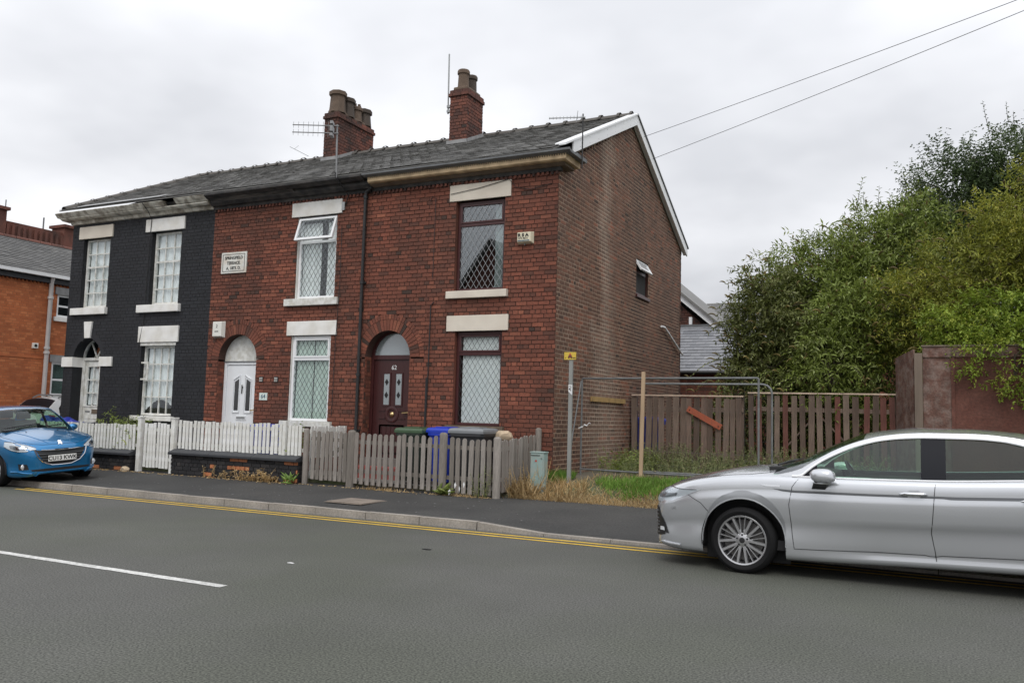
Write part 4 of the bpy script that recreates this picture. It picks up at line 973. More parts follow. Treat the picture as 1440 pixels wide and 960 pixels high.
shell(H66, x0 + .05, x1 - .05); rear_wall(H66, x0, x1, "brick_black_paint")

# ------------------------------------------------------------ curtains and blinds
curtain(-8.36, -7.50, 1.42, 3.16, YF + .14, "white roller blind in the lower window beside the maroon door", "blind_white", 1, .003)
curtain(-7.72, -7.48, 4.05, 5.8, YF + .16, "pale curtain edge in the upper maroon window", "curtain_cream", 3, .02)
curtain(-12.55, -11.58, 1.40, 3.15, YF + .125, "pale green curtains in the lower white window of the middle house", "curtain_green", 12, .015, split=(-12.075, -12.055))
curtain(-12.54, -11.60, 4.05, 5.72, YF + .145, "pale curtains drawn apart in the upper window above the white door house", "curtain_cream", 7, .02, split=(-12.02, -11.86))
hm = lambda xx: .0
curtain(-19.66, -18.78, 4.1, 5.8, YF + .19, "white net curtain in the upper window over the arched doorway of the black house", "net", 9, .02)
curtain(-17.14, -16.26, 4.1, 5.8, YF + .19, "white net curtain in the upper right window of the black house", "net", 10, .02)
curtain(-17.28, -16.26, 1.75, 3.0, YF + .19, "lace net curtain in the ground floor window of the black house", "net", 11, .018, hem=lambda xx: -.25 + .25 * abs(math.sin((xx + 17.28) * 3.1)))
curtain(-19.62, -18.98, 1.58, 2.54, YF + .37, "lace curtain behind the glazed white door", "net", 5, .015)

# ------------------------------------------------------------ chimneys (each belongs to a house)
def chimney(h, x0, x1, y0, y1, zb, zt, pots, seed, mt="brick_chimney"):
    rg = random.Random(seed); ch = MB()
    ch.box(x0 + .012, x1 - .012, y0 + .012, y1 - .012, zb, zt)
    c = ch.build("chimney", "mortar_dark", h); bm_ = MB()
    for kind, cc, u0, u1 in (('f', y0 + .012, x0, x1), ('g', x1 - .012, y0, y1), ('h', x0 + .012, y0, y1)):
        fm = fmap(kind, cc); b2, s2 = lay(u0, u1, zb, zt - .17, lambda a, b: [], seed=seed); put_bricks(bm_, b2, fm, rg, tones=lambda q: TONE_PICK(rg))
    stuff(bm_.build("brickwork", mt, c, recalc=False))
    cap = MB(); cap.box(x0 - .028, x1 + .028, y0 - .028, y1 + .028, zt - .168, zt - .087); cap.box(x0 - .003, x1 + .003, y0 - .003, y1 + .003, zt - .087, zt); ca_ = cap.build("cap", "mortar_dark", c)
    cm = MB()
    for o_, za in ((.028, zt - .168), (.003, zt - .0865)):
        for kind, cc, u0, u1 in (('f', y0 - o_, x0 - o_, x1 + o_), ('g', x1 + o_, y0 - o_, y1 + o_), ('h', x0 - o_, y0 - o_, y1 + o_)):
            b2, s2 = lay(u0, u1, za, za + CP, lambda a, b: [], seed=seed + 5); put_bricks(cm, b2, fmap(kind, cc), rg, tones=lambda q: TONE_PICK(rg) * .7)
    stuff(cm.build("cap_bricks", mt, ca_, recalc=False))
    fl = MB(); fl.box(x0 + .05, x1 - .05, y0 + .05, y1 - .05, zt, zt + .10); fl.build("flaunching", "pot_buff", c, bevel=.03)
    for i, (px, py, hh, kind) in enumerate(pots):
        p = MB(); rb = .19 if kind != 'round' else .14
        if kind == 'square':
            pr = [(rb * 1.25, zt + .05), (rb * 1.15, zt + .2), (rb * 1.05, zt + hh - .14), (rb * 1.3, zt + hh - .12), (rb * 1.3, zt + hh - .02), (rb * 1.1, zt + hh), (rb * .8, zt + hh), (rb * .75, zt + .1)]
            p.lathe(pr, (px, py, 0), 'z', 8)
        else:
            pr = [(rb * 1.1, zt + .05), (rb, zt + .15), (rb * .92, zt + hh - .12), (rb * 1.12, zt + hh - .10), (rb * 1.12, zt + hh - .03), (rb, zt + hh), (rb * .75, zt + hh), (rb * .7, zt + .1)]
            p.lathe(pr, (px, py, 0), 'z', 14)
            if kind == 'crown':
                for k in range(6): a = k * math.pi / 3; p.obox((px + .12 * math.cos(a), py + .12 * math.sin(a), zt + hh + .04), (.03, 0, 0), (0, .03, 0), (0, 0, .05))
        p.build("pot", "pot_buff" if i % 2 == 0 else "pot_dark", c, smooth=True, angle=35)
    fsh = MB(); 
    zf0 = fz(y0) ; fsh.beam((x0 - .03, y0 - .03, zf0 + .045), (x1 + .03, y0 - .03, zf0 + .045), .07, .09)
    fsh.beam((x1 + .02, y0, fz(y0) + .06), (x1 + .02, min(y1, 18.6), fz(min(y1, 18.6)) + .06), .03, .09, tone=.5)
    fsh.build("flashing", "lead_flashing", c)
    return c
c1 = chimney(H64, -14.88, -14.43, 17.85, 19.5, 7.9, 9.72, [(-14.655, 18.1, .66, 'square'), (-14.655, 18.5, .60, 'square'), (-14.655, 18.9, .48, 'crown'), (-14.655, 19.28, .54, 'square')], 101)
c2 = chimney(H62, -10.70, -10.20, 17.55, 18.35, 7.8, 9.62, [(-10.45, 17.75, .55, 'round'), (-10.45, 18.15, .55, 'round')], 103)
# ------------------------------------------------------------ small fixtures on the walls
def alarm_box(label, x0, x1, z0, z1, mt, name="alarm_box"):
    t = thing(name, label, "alarm box", ((x0 + x1) / 2, YF, z0))
    b = MB(); i = .03; yb, yf = YF - .012, YF - .11
    b.add([(x0, yb, z0), (x1, yb, z0), (x1, yb, z1), (x0, yb, z1), (x0 + i, yf, z0 + i), (x1 - i, yf, z0 + i), (x1 - i, yf, z1 - i * .6), (x0 + i, yf, z1 - i * .6)],
          [(4, 5, 6, 7), (0, 1, 5, 4), (1, 2, 6, 5), (2, 3, 7, 6), (3, 0, 4, 7)])
    c = b.build("cover", mt, t, bevel=.008); return t, yf
t, yf = alarm_box("ivory burglar alarm box lettered RSA on the red brick wall", -7.14, -6.80, 4.87, 5.10, "alarm_ivory")
text("lettering", "R S A", .085, "letter_black", t, (-6.985, yf - .002, 5.025), (R(90), 0, 0), sx_=1.15, bold=.004)
text("lettering", "074 8632", .05, "letter_black", t, (-6.985, yf - .002, 4.965), (R(90), 0, 0), sx_=1.05)
MB().box(-7.10, -6.85, yf - .004, yf - .001, 4.912, 4.93).build("stripe", "letter_blue", t)
MB().lathe([(.012, 0), (.012, .03)], (-6.97, YF - .06, 4.84), 'z', 8).build("indicator_lamp", "lead_grey", t)
t, yf = alarm_box("white alarm box on the brick beside the white arched door", -14.93, -14.60, 3.20, 3.58, "alarm_white")
text("lettering", "2", .10, "letter_dark", t, (-14.77, yf - .002, 3.46), (R(90), 0, 0)); MB().box(-14.83, -14.72, yf - .003, yf - .001, 3.33, 3.35).build("stripe", "letter_dark", t)
t = thing("name_plaque", "carved white stone name plaque lettered SPRINGFIELD TERRACE", "plaque", (-14.43, YF, 4.69))
MB().box(-14.82, -14.05, YF - .035, YF + .02, 4.69, 5.18).build("stone", "plaque_stone", t, bevel=.006)
fr = MB(); frame_bars(fr, -14.77, -14.10, 4.735, 5.135, YF - .042, YF - .034, .008); fr.build("border", "letter_dark", t)
for s_, z, sz in (("SPRINGFIELD", 5.045, .095), ("TERRACE.", 4.925, .095), ("A. 1873. D.", 4.805, .095)): text("lettering", s_, sz, "letter_dark", t, (-14.435, YF - .0365, z), (R(90), 0, 0), sx_=1.0, bold=.003)
for xx, lb in ((-13.43, "small black and white terracotta air vent nearer the white door"), (-13.0, "small black and white air vent nearer the lower white window")):
    t = thing("air_vent", lb, "vent", (xx, YF, 2.2)); MB().box(xx - .055, xx + .055, YF - .03, YF + .01, 2.19, 2.31).build("grille", "blackish", t)
    b = MB()
    for i in range(3):
        for j in range(3): b.box(xx - .042 + i * .032, xx - .022 + i * .032, YF - .034, YF - .029, 2.203 + j * .034, 2.223 + j * .034)
    b.build("slot_rim", "paint_white_old", t)
t = thing("number_plaque", "pale house number plaque 64 on brick right of the white door", "plaque", (-13.345, YF, 1.8))
MB().box(-13.46, -13.23, YF - .022, YF - .008, 1.79, 1.95).build("plate", "number_plaque", t); text("number", "64", .13, "letter_blue", t, (-13.345, YF - .0235, 1.87), (R(90), 0, 0), bold=.0005)
for xx in (-13.44, -13.25): MB().lathe([(.007, -.026), (.007, -.02)], (xx, YF, 1.87), 'y', 6).build("screw", "letter_dark", t)

# ------------------------------------------------------------ picket fences
def picket_mesh(w_, h, t, top, mt, tone):
    b = MB()
    if top == 'round': poly = [(-w_/2, 0), (w_/2, 0), (w_/2, h - w_/2)] + [(w_/2 * math.cos(a), h - w_/2 + w_/2 * math.sin(a)) for a in (R(45), R(90), R(135))] + [(-w_/2, h - w_/2)]
    elif top == 'flat': poly = [(-w_/2, 0), (w_/2, 0), (w_/2, h), (-w_/2, h)]
    b.prism(poly, -t / 2, t / 2, 'xz', tone); return b.mesh("picket", mt)
PK = {}
def pickets(parent, a, b_, n, z0f, h, w_, t, top, mt, jit=.012, key=None, skip=()):
    """n pickets along the ground line a -> b_"""
    k = (mt, h, w_, top)
    if k not in PK: PK[k] = [picket_mesh(w_ * q, h * (1 + e), t, top, mt, tn) for q, e, tn in ((1, 0, .1), (.95, .012, .4), (1.04, -.012, .7), (.98, .006, .95), (1.0, -.006, .55))]
    ang = math.atan2(b_[1] - a[1], b_[0] - a[0])
    for i in range(n):
        if i in skip: continue
        f = (i + .5) / n if n > 1 else .5; x = lerp(a[0], b_[0], f); y = lerp(a[1], b_[1], f)
        inst("picket", rnd.choice(PK[k]), parent, (x + rnd.uniform(-.004, .004), y, lerp(z0f[0], z0f[1], f) + rnd.uniform(-jit, jit)), (rnd.uniform(-.012, .012), rnd.uniform(-.02, .02), ang))
def rail(parent, a, b_, z0, z1, mt, w_=.035, h=.07, off=.03, name="rail"):
    d = Vector((b_[0] - a[0], b_[1] - a[1], 0)).normalized(); nrm = Vector((-d.y, d.x, 0)) * off
    b = MB(); b.beam((a[0] + nrm.x, a[1] + nrm.y, z0), (b_[0] + nrm.x, b_[1] + nrm.y, z1), w_, h, tone=rnd.random()); return b.build(name, mt, parent)
def post(parent, x, y, z0, z1, s, mt, top='flat', name="post"):
    b = MB()
    if top == 'round': b.lathe([(s / 2, z0), (s / 2, z1 - s * .3), (s * .42, z1 - s * .1), (s * .2, z1), (0, z1)], (x, y, 0), 'z', 12, tone=rnd.random())
    elif top == 'cap': b.box(x - s/2, x + s/2, y - s/2, y + s/2, z0, z1 - .03, rnd.random()); b.box(x - s/2 - .012, x + s/2 + .012, y - s/2 - .012, y + s/2 + .012, z1 - .029, z1, .8)
    else: b.box(x - s/2, x + s/2, y - s/2, y + s/2, z0, z1, rnd.random())
    return b.build(name, mt, parent, smooth=(top == 'round'), angle=50)
FY = 13.10
# low black garden walls: bricks and coping are pieces
def low_wall(label, x0, x1, z0, z1, seed, orange):
    t = thing("garden_wall", label, "wall", ((x0 + x1) / 2, FY, z0)); rg = random.Random(seed)
    core = MB(); core.box(x0 + .015, x1 - .015, FY - .1, FY + .1, z0 - .1, z1); co = core.build("core", "mortar_black_paint", t)
    fm = fmap('f', FY - .1); br, sp = lay(x0, x1, z0 - .06, z1 - .005, lambda a, b: [], seed=seed)
    def tone(b):
        xm, zm = (b[0] + b[1]) / 2, (b[2] + b[3]) / 2
        return rg.uniform(.78, 1.0) if orange(xm, zm, rg) else rg.choice((0, .1, .2, .3, .42, .15, .1))
    for b in br:
        m = MB(); put_bricks(m, [b], fm, rg, dep=.012, tones=tone); m.build("brick", "brick_wall_paint", co, recalc=False)
    for xx in (x0, x1):
        fm2 = fmap('h' if xx == x0 else 'g', xx + (.015 if xx == x0 else -.015)); b2, s2 = lay(FY - .1, FY + .1, z0 - .06, z1, lambda a, b: [], seed=seed + 3, L_=.2)
        m = MB(); put_bricks(m, b2, fm2, rg, tones=lambda q: rg.choice((.1, .2, .4))); m.build("end_brick", "brick_wall_paint", co, recalc=False)
    n = max(2, int((x1 - x0) / .9)); 
    for i in range(n):
        a = lerp(x0 - .03, x1 + .03, i / n) + .003; b_ = lerp(x0 - .03, x1 + .03, (i + 1) / n) - .003; c = MB()
        c.prism([(FY - .19, z1 + .002), (FY + .15, z1 + .002), (FY + .15, z1 + .06), (FY + .06, z1 + .115), (FY - .03, z1 + .115), (FY - .19, z1 + .055)], a, b_, 'yz'); c.build("coping_stone", "coping_dark", t, bevel=.008)
    return t
low_wall("low black painted brick garden wall with patches of bare orange brick", -14.52, -11.10, .16, .58, 5,
         lambda x, z, rg: ((-12.95 < x < -12.35 and .36 < z < .58 and rg.random() < .75) or (x > -11.42 and rg.random() < .7) or (-13.5 < x < -13.3 and z < .4 and rg.random() < .4) or (-12.35 < x < -11.9 and z > .45 and rg.random() < .25)))
low_wall("low black painted brick garden wall beyond the white gate by the blue car", -19.6, -15.78, .15, .50, 8, lambda x, z, rg: z < .22 and x > -17.6 and rg.random() < .3)

def wf(label, loc): return thing("picket_fence", label, "fence", loc)
f1 = wf("white picket fence on the black wall in front of the white door", (-12.8, FY, .7))
pickets(f1, (-14.50, FY + .03), (-11.62, FY + .03), 27, (.70, .70), .60, .072, .02, 'flat', "picket_white"); pickets(f1, (-11.5, FY + .03), (-11.12, FY + .03), 4, (.70, .70), .58, .072, .02, 'flat', "picket_white")
rail(f1, (-14.55, FY + .05), (-11.12, FY + .05), .80, .80, "picket_white"); rail(f1, (-14.55, FY + .05), (-11.12, FY + .05), 1.20, 1.20, "picket_white")
post(f1, -11.555, FY + .02, .69, 1.37, .075, "picket_white")
f2 = wf("white picket fence on the garden wall of the black house", (-17.6, FY, .62))
pickets(f2, (-19.4, FY + .03), (-15.80, FY + .03), 34, (.62, .62), .55, .072, .02, 'flat', "picket_white"); rail(f2, (-19.5, FY + .05), (-15.8, FY + .05), .72, .72, "picket_white"); rail(f2, (-19.5, FY + .05), (-15.8, FY + .05), 1.09, 1.09, "picket_white")
f3 = wf("white picket return fence running back to the middle house", (-11.0, 13.8, .3))
pickets(f3, (-11.0, FY + .14), (-11.0, YF - .05), 13, (.66, .66), .62, .07, .02, 'flat', "picket_white"); rail(f3, (-11.0, FY + .14), (-11.0, YF - .04), .75, .75, "picket_white", off=.03); rail(f3, (-11.0, FY + .14), (-11.0, YF - .04), 1.17, 1.17, "picket_white", off=.03); post(f3, -11.05, YF - .12, .26, 1.28, .07, "picket_white"); post(f3, -11.05, FY + .25, .26, 1.24, .07, "picket_white")
gt = thing("picket_gate", "closed white picket gate between two white posts", "gate", (-15.1, FY, .2))
pickets(gt, (-15.50, FY), (-14.72, FY), 8, (.27, .27), .96, .07, .02, 'flat', "picket_white"); rail(gt, (-15.52, FY), (-14.70, FY), .45, .45, "picket_white"); rail(gt, (-15.52, FY), (-14.70, FY), 1.08, 1.08, "picket_white")
b = MB(); b.beam((-15.48, FY + .035, .5), (-14.74, FY + .035, 1.04), .03, .06, tone=.5); b.build("brace", "picket_white", gt)
t = tag(post(None, -15.62, FY, .1, 1.36, .1, "picket_white", 'cap', "gate_post"), "white gate post nearer the blue car, left of the white gate", "post")
t = tag(post(None, -14.62, FY + .02, .1, 1.36, .1, "picket_white", 'cap', "gate_post"), "white gate post at the right side of the white gate", "post")
# weathered fence of the end house
gp = thing("picket_gate", "weathered grey wooden picket gate beside the black wall", "gate", (-10.4, FY, .2))
pickets(gp, (-10.86, FY), (-9.99, FY), 8, (.27, .25), .93, .080, .02, 'round', "picket_grey"); rail(gp, (-10.88, FY), (-9.98, FY), .42, .40, "picket_grey"); rail(gp, (-10.88, FY), (-9.98, FY), 1.05, 1.03, "picket_grey")
b = MB(); b.beam((-10.85, FY + .04, .46), (-10.02, FY + .04, 1.0), .03, .07, tone=.4); b.build("brace", "picket_grey", gp)
for xx, lb, s in ((-10.99, "weathered round gate post at the end of the black wall", .115), (-9.90, "thick weathered post between grey gate and picket fence", .165)):
    tag(post(None, xx, FY, .05, 1.24, s, "picket_grey", 'round', "gate_post"), lb, "post")
f4 = wf("weathered grey picket fence in front of the wheelie bins", (-8.4, FY, .2))
pickets(f4, (-9.84, FY - .02), (-7.95, FY - .02), 14, (.24, .22), .96, .086, .02, 'round', "picket_grey"); pickets(f4, (-7.74, FY - .02), (-6.86, FY - .02), 7, (.22, .20), .96, .086, .02, 'round', "picket_grey")
for z in (.48, 1.02): rail(f4, (-9.86, FY), (-6.80, FY), z, z - .02, "picket_grey")
post(f4, -7.86, FY - .03, .05, 1.26, .145, "picket_grey", 'round'); post(f4, -6.78, FY - .02, .05, 1.22, .14, "picket_grey", 'round')
f5 = wf("weathered grey picket side fence running back to the house corner", (-6.65, 13.7, .3))
pickets(f5, (-6.74, FY + .08), (-6.60, YF - .18), 15, (.25, .36), .90, .062, .02, 'round', "picket_grey"); rail(f5, (-6.72, FY + .05), (-6.58, YF - .1), .48, .56, "picket_grey", off=.035); rail(f5, (-6.72, FY + .05), (-6.58, YF - .1), 1.0, 1.08, "picket_grey", off=.035); post(f5, -6.56, YF - .11, .2, 1.38, .115, "picket_grey", 'round')

# ------------------------------------------------------------ wheelie bins
def bin_(label, x, y, z, rot, body, lidm, h=1.0, w_=.56, d=.66, vents=True):
    t = thing("wheelie_bin", label, "bin", (x, y, z), "wheelie bins", local=True); t.rotation_euler = (0, 0, rot)
    b = MB(); rows = []
    for k, (zz, sx_, sy) in enumerate(((.06, .78, .70), (.08, .82, .76), (.5, .9, .86), (h - .1, .97, .96), (h - .1, 1.04, 1.04), (h - .04, 1.04, 1.04), (h - .04, .96, .96), (.3, .84, .8))):
        a, c = w_ / 2 * sx_, d / 2 * sy; rr = .05
        rows.append([(px, py, zz) for px, py in ((-a + rr, -c), (a - rr, -c), (a, -c + rr), (a, c - rr), (a - rr, c), (-a + rr, c), (-a, c - rr), (-a, -c + rr))])
    b.grid(rows, closed=True); b.add([(-w_ * .38, -d * .34, .07), (w_ * .38, -d * .34, .07), (w_ * .38, d * .34, .07), (-w_ * .38, d * .34, .07)], [(0, 1, 2, 3)])
    b.build("body", body, t, smooth=True, angle=30)
    l = MB(); a, c = w_ / 2 * 1.06, d / 2 * 1.06
    l.grid([[(px * s, py * s2, zz) for px, py in ((-a, -c), (a, -c), (a, c), (-a, c))] for s, s2, zz in ((1, 1, h - .045), (1.0, 1.0, h + .0), (.93, .93, h + .035), (.72, .78, h + .05))], closed=True)
    l.add([(-a * .72, -c * .78, h + .05), (a * .72, -c * .78, h + .05), (a * .72, c * .78, h + .05), (-a * .72, c * .78, h + .05)], [(0, 1, 2, 3)])
    l.box(-a * .55, a * .55, -c * .6, c * .45, h + .048, h + .066)
    lo = l.build("lid", lidm, t, bevel=.012)
    hb = MB(); hb.tube([(-.22, d / 2 + .07, h - .03), (.22, d / 2 + .07, h - .03)], .016, 8); hb.box(-.2, -.17, d / 2 - .0, d / 2 + .08, h - .06, h); hb.box(.17, .2, d / 2 - .0, d / 2 + .08, h - .06, h); hb.build("handle", lidm, t)
    for s_ in (-1, 1):
        wl = MB(); wl.lathe([(0, -.025), (.10, -.025), (.10, .025), (0, .025)], (s_ * (w_ / 2 - .02), d / 2 - .02, .10), 'x', 14); wl.build("wheel", "plastic_black", t, smooth=True, angle=30)
    return t
bin_("wheelie bin with a dark green lid behind the grey picket fence", -8.85, 13.72, .266, R(4), "bin_body_green", "bin_green", h=1.0)
bin_("bright blue wheelie bin between the green and grey lidded bins", -8.22, 13.80, .266, R(-8), "bin_blue", "bin_blue", h=1.02, w_=.5, d=.6)
bin_("large grey lidded black wheelie bin under the maroon window", -7.62, 13.74, .266, R(6), "bin_black", "bin_grey", h=1.03, w_=.66, d=.74)
bin_("blue wheelie bin standing behind the slatted brown fence", -5.98, 19.25, .51, R(0), "bin_blue", "bin_blue", h=1.08)
bin_("blue wheelie bin behind the white picket fence of the middle house", -12.6, 13.78, .266, R(0), "bin_blue", "bin_blue", h=.95, w_=.5, d=.58)
tp = MB(); rows = []
for j in range(9):
    rows.append([(-19.55 + i * .17, 13.35 + j * .085, 1.27 + .04 * math.sin(i * 1.1 + j * .8) * math.sin(j * .39) + .05 * math.sin(i * 2.3) - .25 * (max(0, abs(j - 4) - 2.5) / 1.5) - .02 * i) for i in range(10)])
tp.grid(rows); tp.grid([[(p[0], p[1], p[2] - .012) for p in r_] for r_ in rows])
tag(tp.build("tarpaulin", "tarp_blue", loc=(-18.8, 13.7, 1.0), smooth=True), "crumpled dark blue tarpaulin behind the white fence by the arched doorway", "tarpaulin")
bx_ = thing("storage_box", "low box under the blue tarpaulin by the arched doorway", "box", (-18.8, 13.7, .27)); bb = MB(); bb.box(-19.5, -18.1, 13.4, 14.0, .27, 1.12); bb.build("body", "bin_black", bx_, bevel=.02); bb = MB(); bb.box(-19.52, -18.08, 13.38, 14.02, 1.122, 1.16); bb.build("lid", "bin_grey", bx_, bevel=.01)
# lumps of rubble on top of the gate pillar by the bins
def rock(label, x, y, z, s, mt, seed, name="stone_lump"):
    rg = random.Random(seed); bm = bmesh.new(); bmesh.ops.create_icosphere(bm, subdivisions=2, radius=1)
    for v in bm.verts: v.co = Vector((v.co.x * s[0], v.co.y * s[1], v.co.z * s[2])) * (1 + rg.uniform(-.14, .14))
    me = bpy.data.meshes.new(name); bm.to_mesh(me); bm.free(); me.materials.append(MATS[mt]); o = bpy.data.objects.new(name, me); COL.objects.link(o); o.location = (x, y, z); return tag(o, label, "stone")
rock("sandy lump of broken masonry beside the grey lidded bin", -7.18, 14.08, 1.20, (.17, .13, .12), "rubble", 4)
pl = thing("brick_pier", "short brick pier carrying a broken lump of masonry by the bins", "pier", (-7.18, 14.08, .27)); m = MB(); rg = random.Random(2)
m.box(-7.30, -7.06, 13.97, 14.19, .26, 1.10); c_ = m.build("core", "mortar_dark", pl)
for kd, cc, u0, u1 in (('f', 13.97, -7.30, -7.06), ('g', -7.06, 13.97, 14.19)):
    b2, s2 = lay(u0, u1, .27, 1.10, lambda a, b: [], seed=12)
    for q in b2: m = MB(); put_bricks(m, [q], fmap(kd, cc), rg, tones=lambda q: TONE_PICK(rg)); m.build("brick", "brick_red", c_, recalc=False)
rock("sandy stone at the foot of the white gate post", -15.78, FY - .22, .20, (.11, .08, .08), "rubble", 9)

# ------------------------------------------------------------ utility cabinet, sign post
cb_ = thing("utility_cabinet", "small teal metal utility cabinet at the end of the picket fence", "cabinet", (-6.24, 13.68, .32))
b = MB(); b.box(-6.39, -6.13, 13.6, 13.78, .25, .95); b.build("body", "cabinet_teal", cb_, bevel=.01); MB().box(-6.40, -6.12, 13.59, 13.79, .951, .975).build("lid", "cabinet_teal", cb_, bevel=.006)
MB().box(-6.375, -6.145, 13.588, 13.60, .30, .93).build("door", "cabinet_teal", cb_)
b = MB(); b.prism([(-6.30, .80), (-6.25, .80), (-6.275, .845)], 13.584, 13.588); b.build("warning_sticker", "letter_red", cb_)
b = MB()
for z in (.86, .36): b.lathe([(.012, -.0), (.012, .012)], (-6.17, 13.578, z), 'y', 6)
b.box(-6.37, -6.2, 13.58, 13.588, .905, .918); b.build("latch", "letter_dark", cb_)
sp_ = thing("sign_post", "grey metal post with a small yellow sign plate on top", "sign", (-5.83, 14.05, .4))
b = MB(); b.box(-5.875, -5.805, 14.03, 14.08, .3, 2.64); b.build("post", "post_grey", sp_, bevel=.006)
b = MB(); b.box(-5.965, -5.735, 14.018, 14.026, 2.62, 2.755); pl_ = b.build("plate", "sign_yellow", sp_)
b = MB()
for i, xx in enumerate((-5.945, -5.885, -5.875, -5.868, -5.84, -5.83, -5.822, -5.80, -5.785, -5.77, -5.755)): b.box(xx, xx + .011, 14.013, 14.0175, 2.645, 2.66)
b.build("lettering", "letter_dark", pl_)
b = MB()
for xx in (-5.868, -5.832): b.prism([(xx - .02, 2.67), (xx + .02, 2.67), (xx, 2.71)], 14.0135, 14.0175)
b.build("symbol", "letter_dark", pl_); b = MB(); b.prism([(-5.895, 2.662), (-5.805, 2.662), (-5.85, 2.745)], 14.0155, 14.0178); b.build("red_triangle", "letter_red", pl_)
b = MB(); b.prism([(-5.872, 2.05), (-5.80, 1.985), (-5.80, 2.17), (-5.872, 2.17)], 14.024, 14.029); stk = b.build("sticker", "letter_white", sp_); b = MB(); b.tube([(-5.86, 14.022, 2.14), (-5.825, 14.022, 2.145), (-5.82, 14.022, 2.12), (-5.845, 14.022, 2.10), (-5.82, 14.022, 2.07), (-5.83, 14.022, 2.06)], .005, 5); b.box(-5.86, -5.835, 14.02, 14.023, 2.08, 2.11); b.build("print", "letter_dark", stk)

# ------------------------------------------------------------ mesh site fencing across the plot
def mesh_panel(label, a, b_, z0, z1, corner=.12, left=True):
    t = thing("mesh_fence_panel", label, "fence", ((a[0] + b_[0]) / 2, (a[1] + b_[1]) / 2, z0)); A = Vector((*a, 0)); B = Vector((*b_, 0)); d = (B - A); ln = d.length; d.normalize()
    def P(s, z): q = A + d * s; return (q.x, q.y, z)
    fr = MB(); arc = [(corner * (1 - math.cos(q)), corner * math.sin(q)) for q in (0, R(30), R(60), R(90))]
    path = ([P(0, z0 - .1), P(0, z1 - corner)] + [P(u, z1 - corner + v) for u, v in arc] if left else [P(0, z1)]) + [P(ln - u, z1 - corner + v) for u, v in reversed(arc)] + [P(ln, z1 - corner), P(ln, z0 - .1)]
    fr.tube(path, .019, 8); fr.tube([P(0, z0 + .12), P(ln, z0 + .12)], .018, 8); fr.build("frame", "galv", t, smooth=True)
    wm_ = MB(); n = int(ln / .115)
    for i in range(1, n): wm_.tube([P(ln * i / n, z0 + .12), P(ln * i / n, z1)], .0008, 3, caps=False)
    for k in range(1, 7): wm_.tube([P(0, lerp(z0, z1, k / 7)), P(ln, lerp(z0, z1, k / 7))], .0009, 3, caps=False)
    stuff(wm_.build("mesh_wire", "mesh_wire", t)); return t
m1 = mesh_panel("nearest galvanised mesh fence panel on the plot beside the gable", (-6.06, 15.15), (-2.68, 14.75), .50, 2.34, corner=.03)
m2 = mesh_panel("rear galvanised mesh fence panel with a rounded corner behind the first", (-4.94, 15.42), (-2.56, 15.35), .50, 2.26, corner=.16, left=False)
b = MB(); b.tube([(-6.0, 14.95, 2.28), (-6.02, 14.6, 1.2), (-6.04, 14.5, .5)], .014, 6); tag(b.build("brace_pole", "galv", loc=(-6.02, 14.7, .5)), "thin leaning metal pole beside the sign post", "pole")
b = MB(); b.box(-.033, .033, -.025, .025, 0, 1.93); b.v = [(x_ + .015 * (z_ - 1), y_, z_) for x_, y_, z_ in b.v]; o = b.build("wooden_stake", "stake_wood", loc=(0, 0, 0), bevel=.006); o.location = (-4.76, 14.86, .52); tag(o, "pale wooden stake fixed upright against the mesh fence", "stake")
b = MB(); b.box(XC + .016, XC + .05, 16.2, 18.3, 1.93, 2.03); tag(b.build("wall_plank", "plank_ochre", loc=(XC, 17.2, 1.93)), "ochre wooden plank fixed along the gable wall", "plank")
rag = MB(); rag.tube([(-6.02, 15.12, 1.42), (-5.97, 15.09, 1.46), (-5.93, 15.1, 1.44), (-5.88, 15.09, 1.50), (-5.85, 15.1, 1.48)], [.006, .012, .010, .007, .004], 6); rag.tube([(-6.02, 15.12, 1.42), (-6.1, 15.1, 1.39)], [.014, .006], 5); tag(rag.build("plastic_tie", "net", loc=(-6.0, 15.1, 1.4)), "scrap of pale plastic tied to the mesh fence post", "scrap")

# ------------------------------------------------------------ slatted brown fence
SY = 18.7
def slat_fence(label, xa, xb, n, z0, z1, wd, gaps, seed, capz, red=.25, slant=()):
    t = thing("slatted_fence", label, "fence", ((xa + xb) / 2, SY, z0)); rg = random.Random(seed)
    for i in range(n):
        x = lerp(xa, xb, (i + .5) / n) + rg.uniform(-.012, .012); w_ = wd * rg.uniform(.88, 1.1); tone = rg.uniform(.70, 1.0) if rg.random() < red else rg.uniform(0, .55)
        b = MB(); b.box(-w_ / 2, w_ / 2, -.011, .011, 0, z1 - z0 + rg.uniform(-.04, .01), tone); o = b.build("slat", "slat_brown", None); o.parent = t; of = ORIG[t.name]; o.location = (x - of[0], SY - of[1], z0 - of[2]); o.rotation_euler = (rg.uniform(-.01, .01), rg.uniform(-.018, .018), rg.uniform(-.03, .03))
    for z in (z0 + .35, lerp(z0, z1, .82)): b = MB(); b.beam((xa, SY + .035, z), (xb, SY + .035, z + rg.uniform(-.02, .02)), .04, .09, tone=.35); b.build("rail", "slat_brown", t)
    b = MB(); b.box(xa, xb, SY - .035, SY + .04, capz, capz + .03); b.build("cap_rail", "rail_cream", t)
    for xx in (xa + .05, xb - .05): b = MB(); b.box(xx - .045, xx + .045, SY + .06, SY + .15, z0 - .2, z1, .3); b.build("post", "slat_brown", t)
    for (p, q) in slant: b = MB(); b.beam(p, q, .03, .10, upv=(0, 1, 0), tone=.3); b.build("brace", "slat_brown", t)
    return t
slat_fence("left run of the slatted brown fence beside the gable", -6.24, -3.72, 16, .50, 2.12, .125, 0, 3, 2.13)
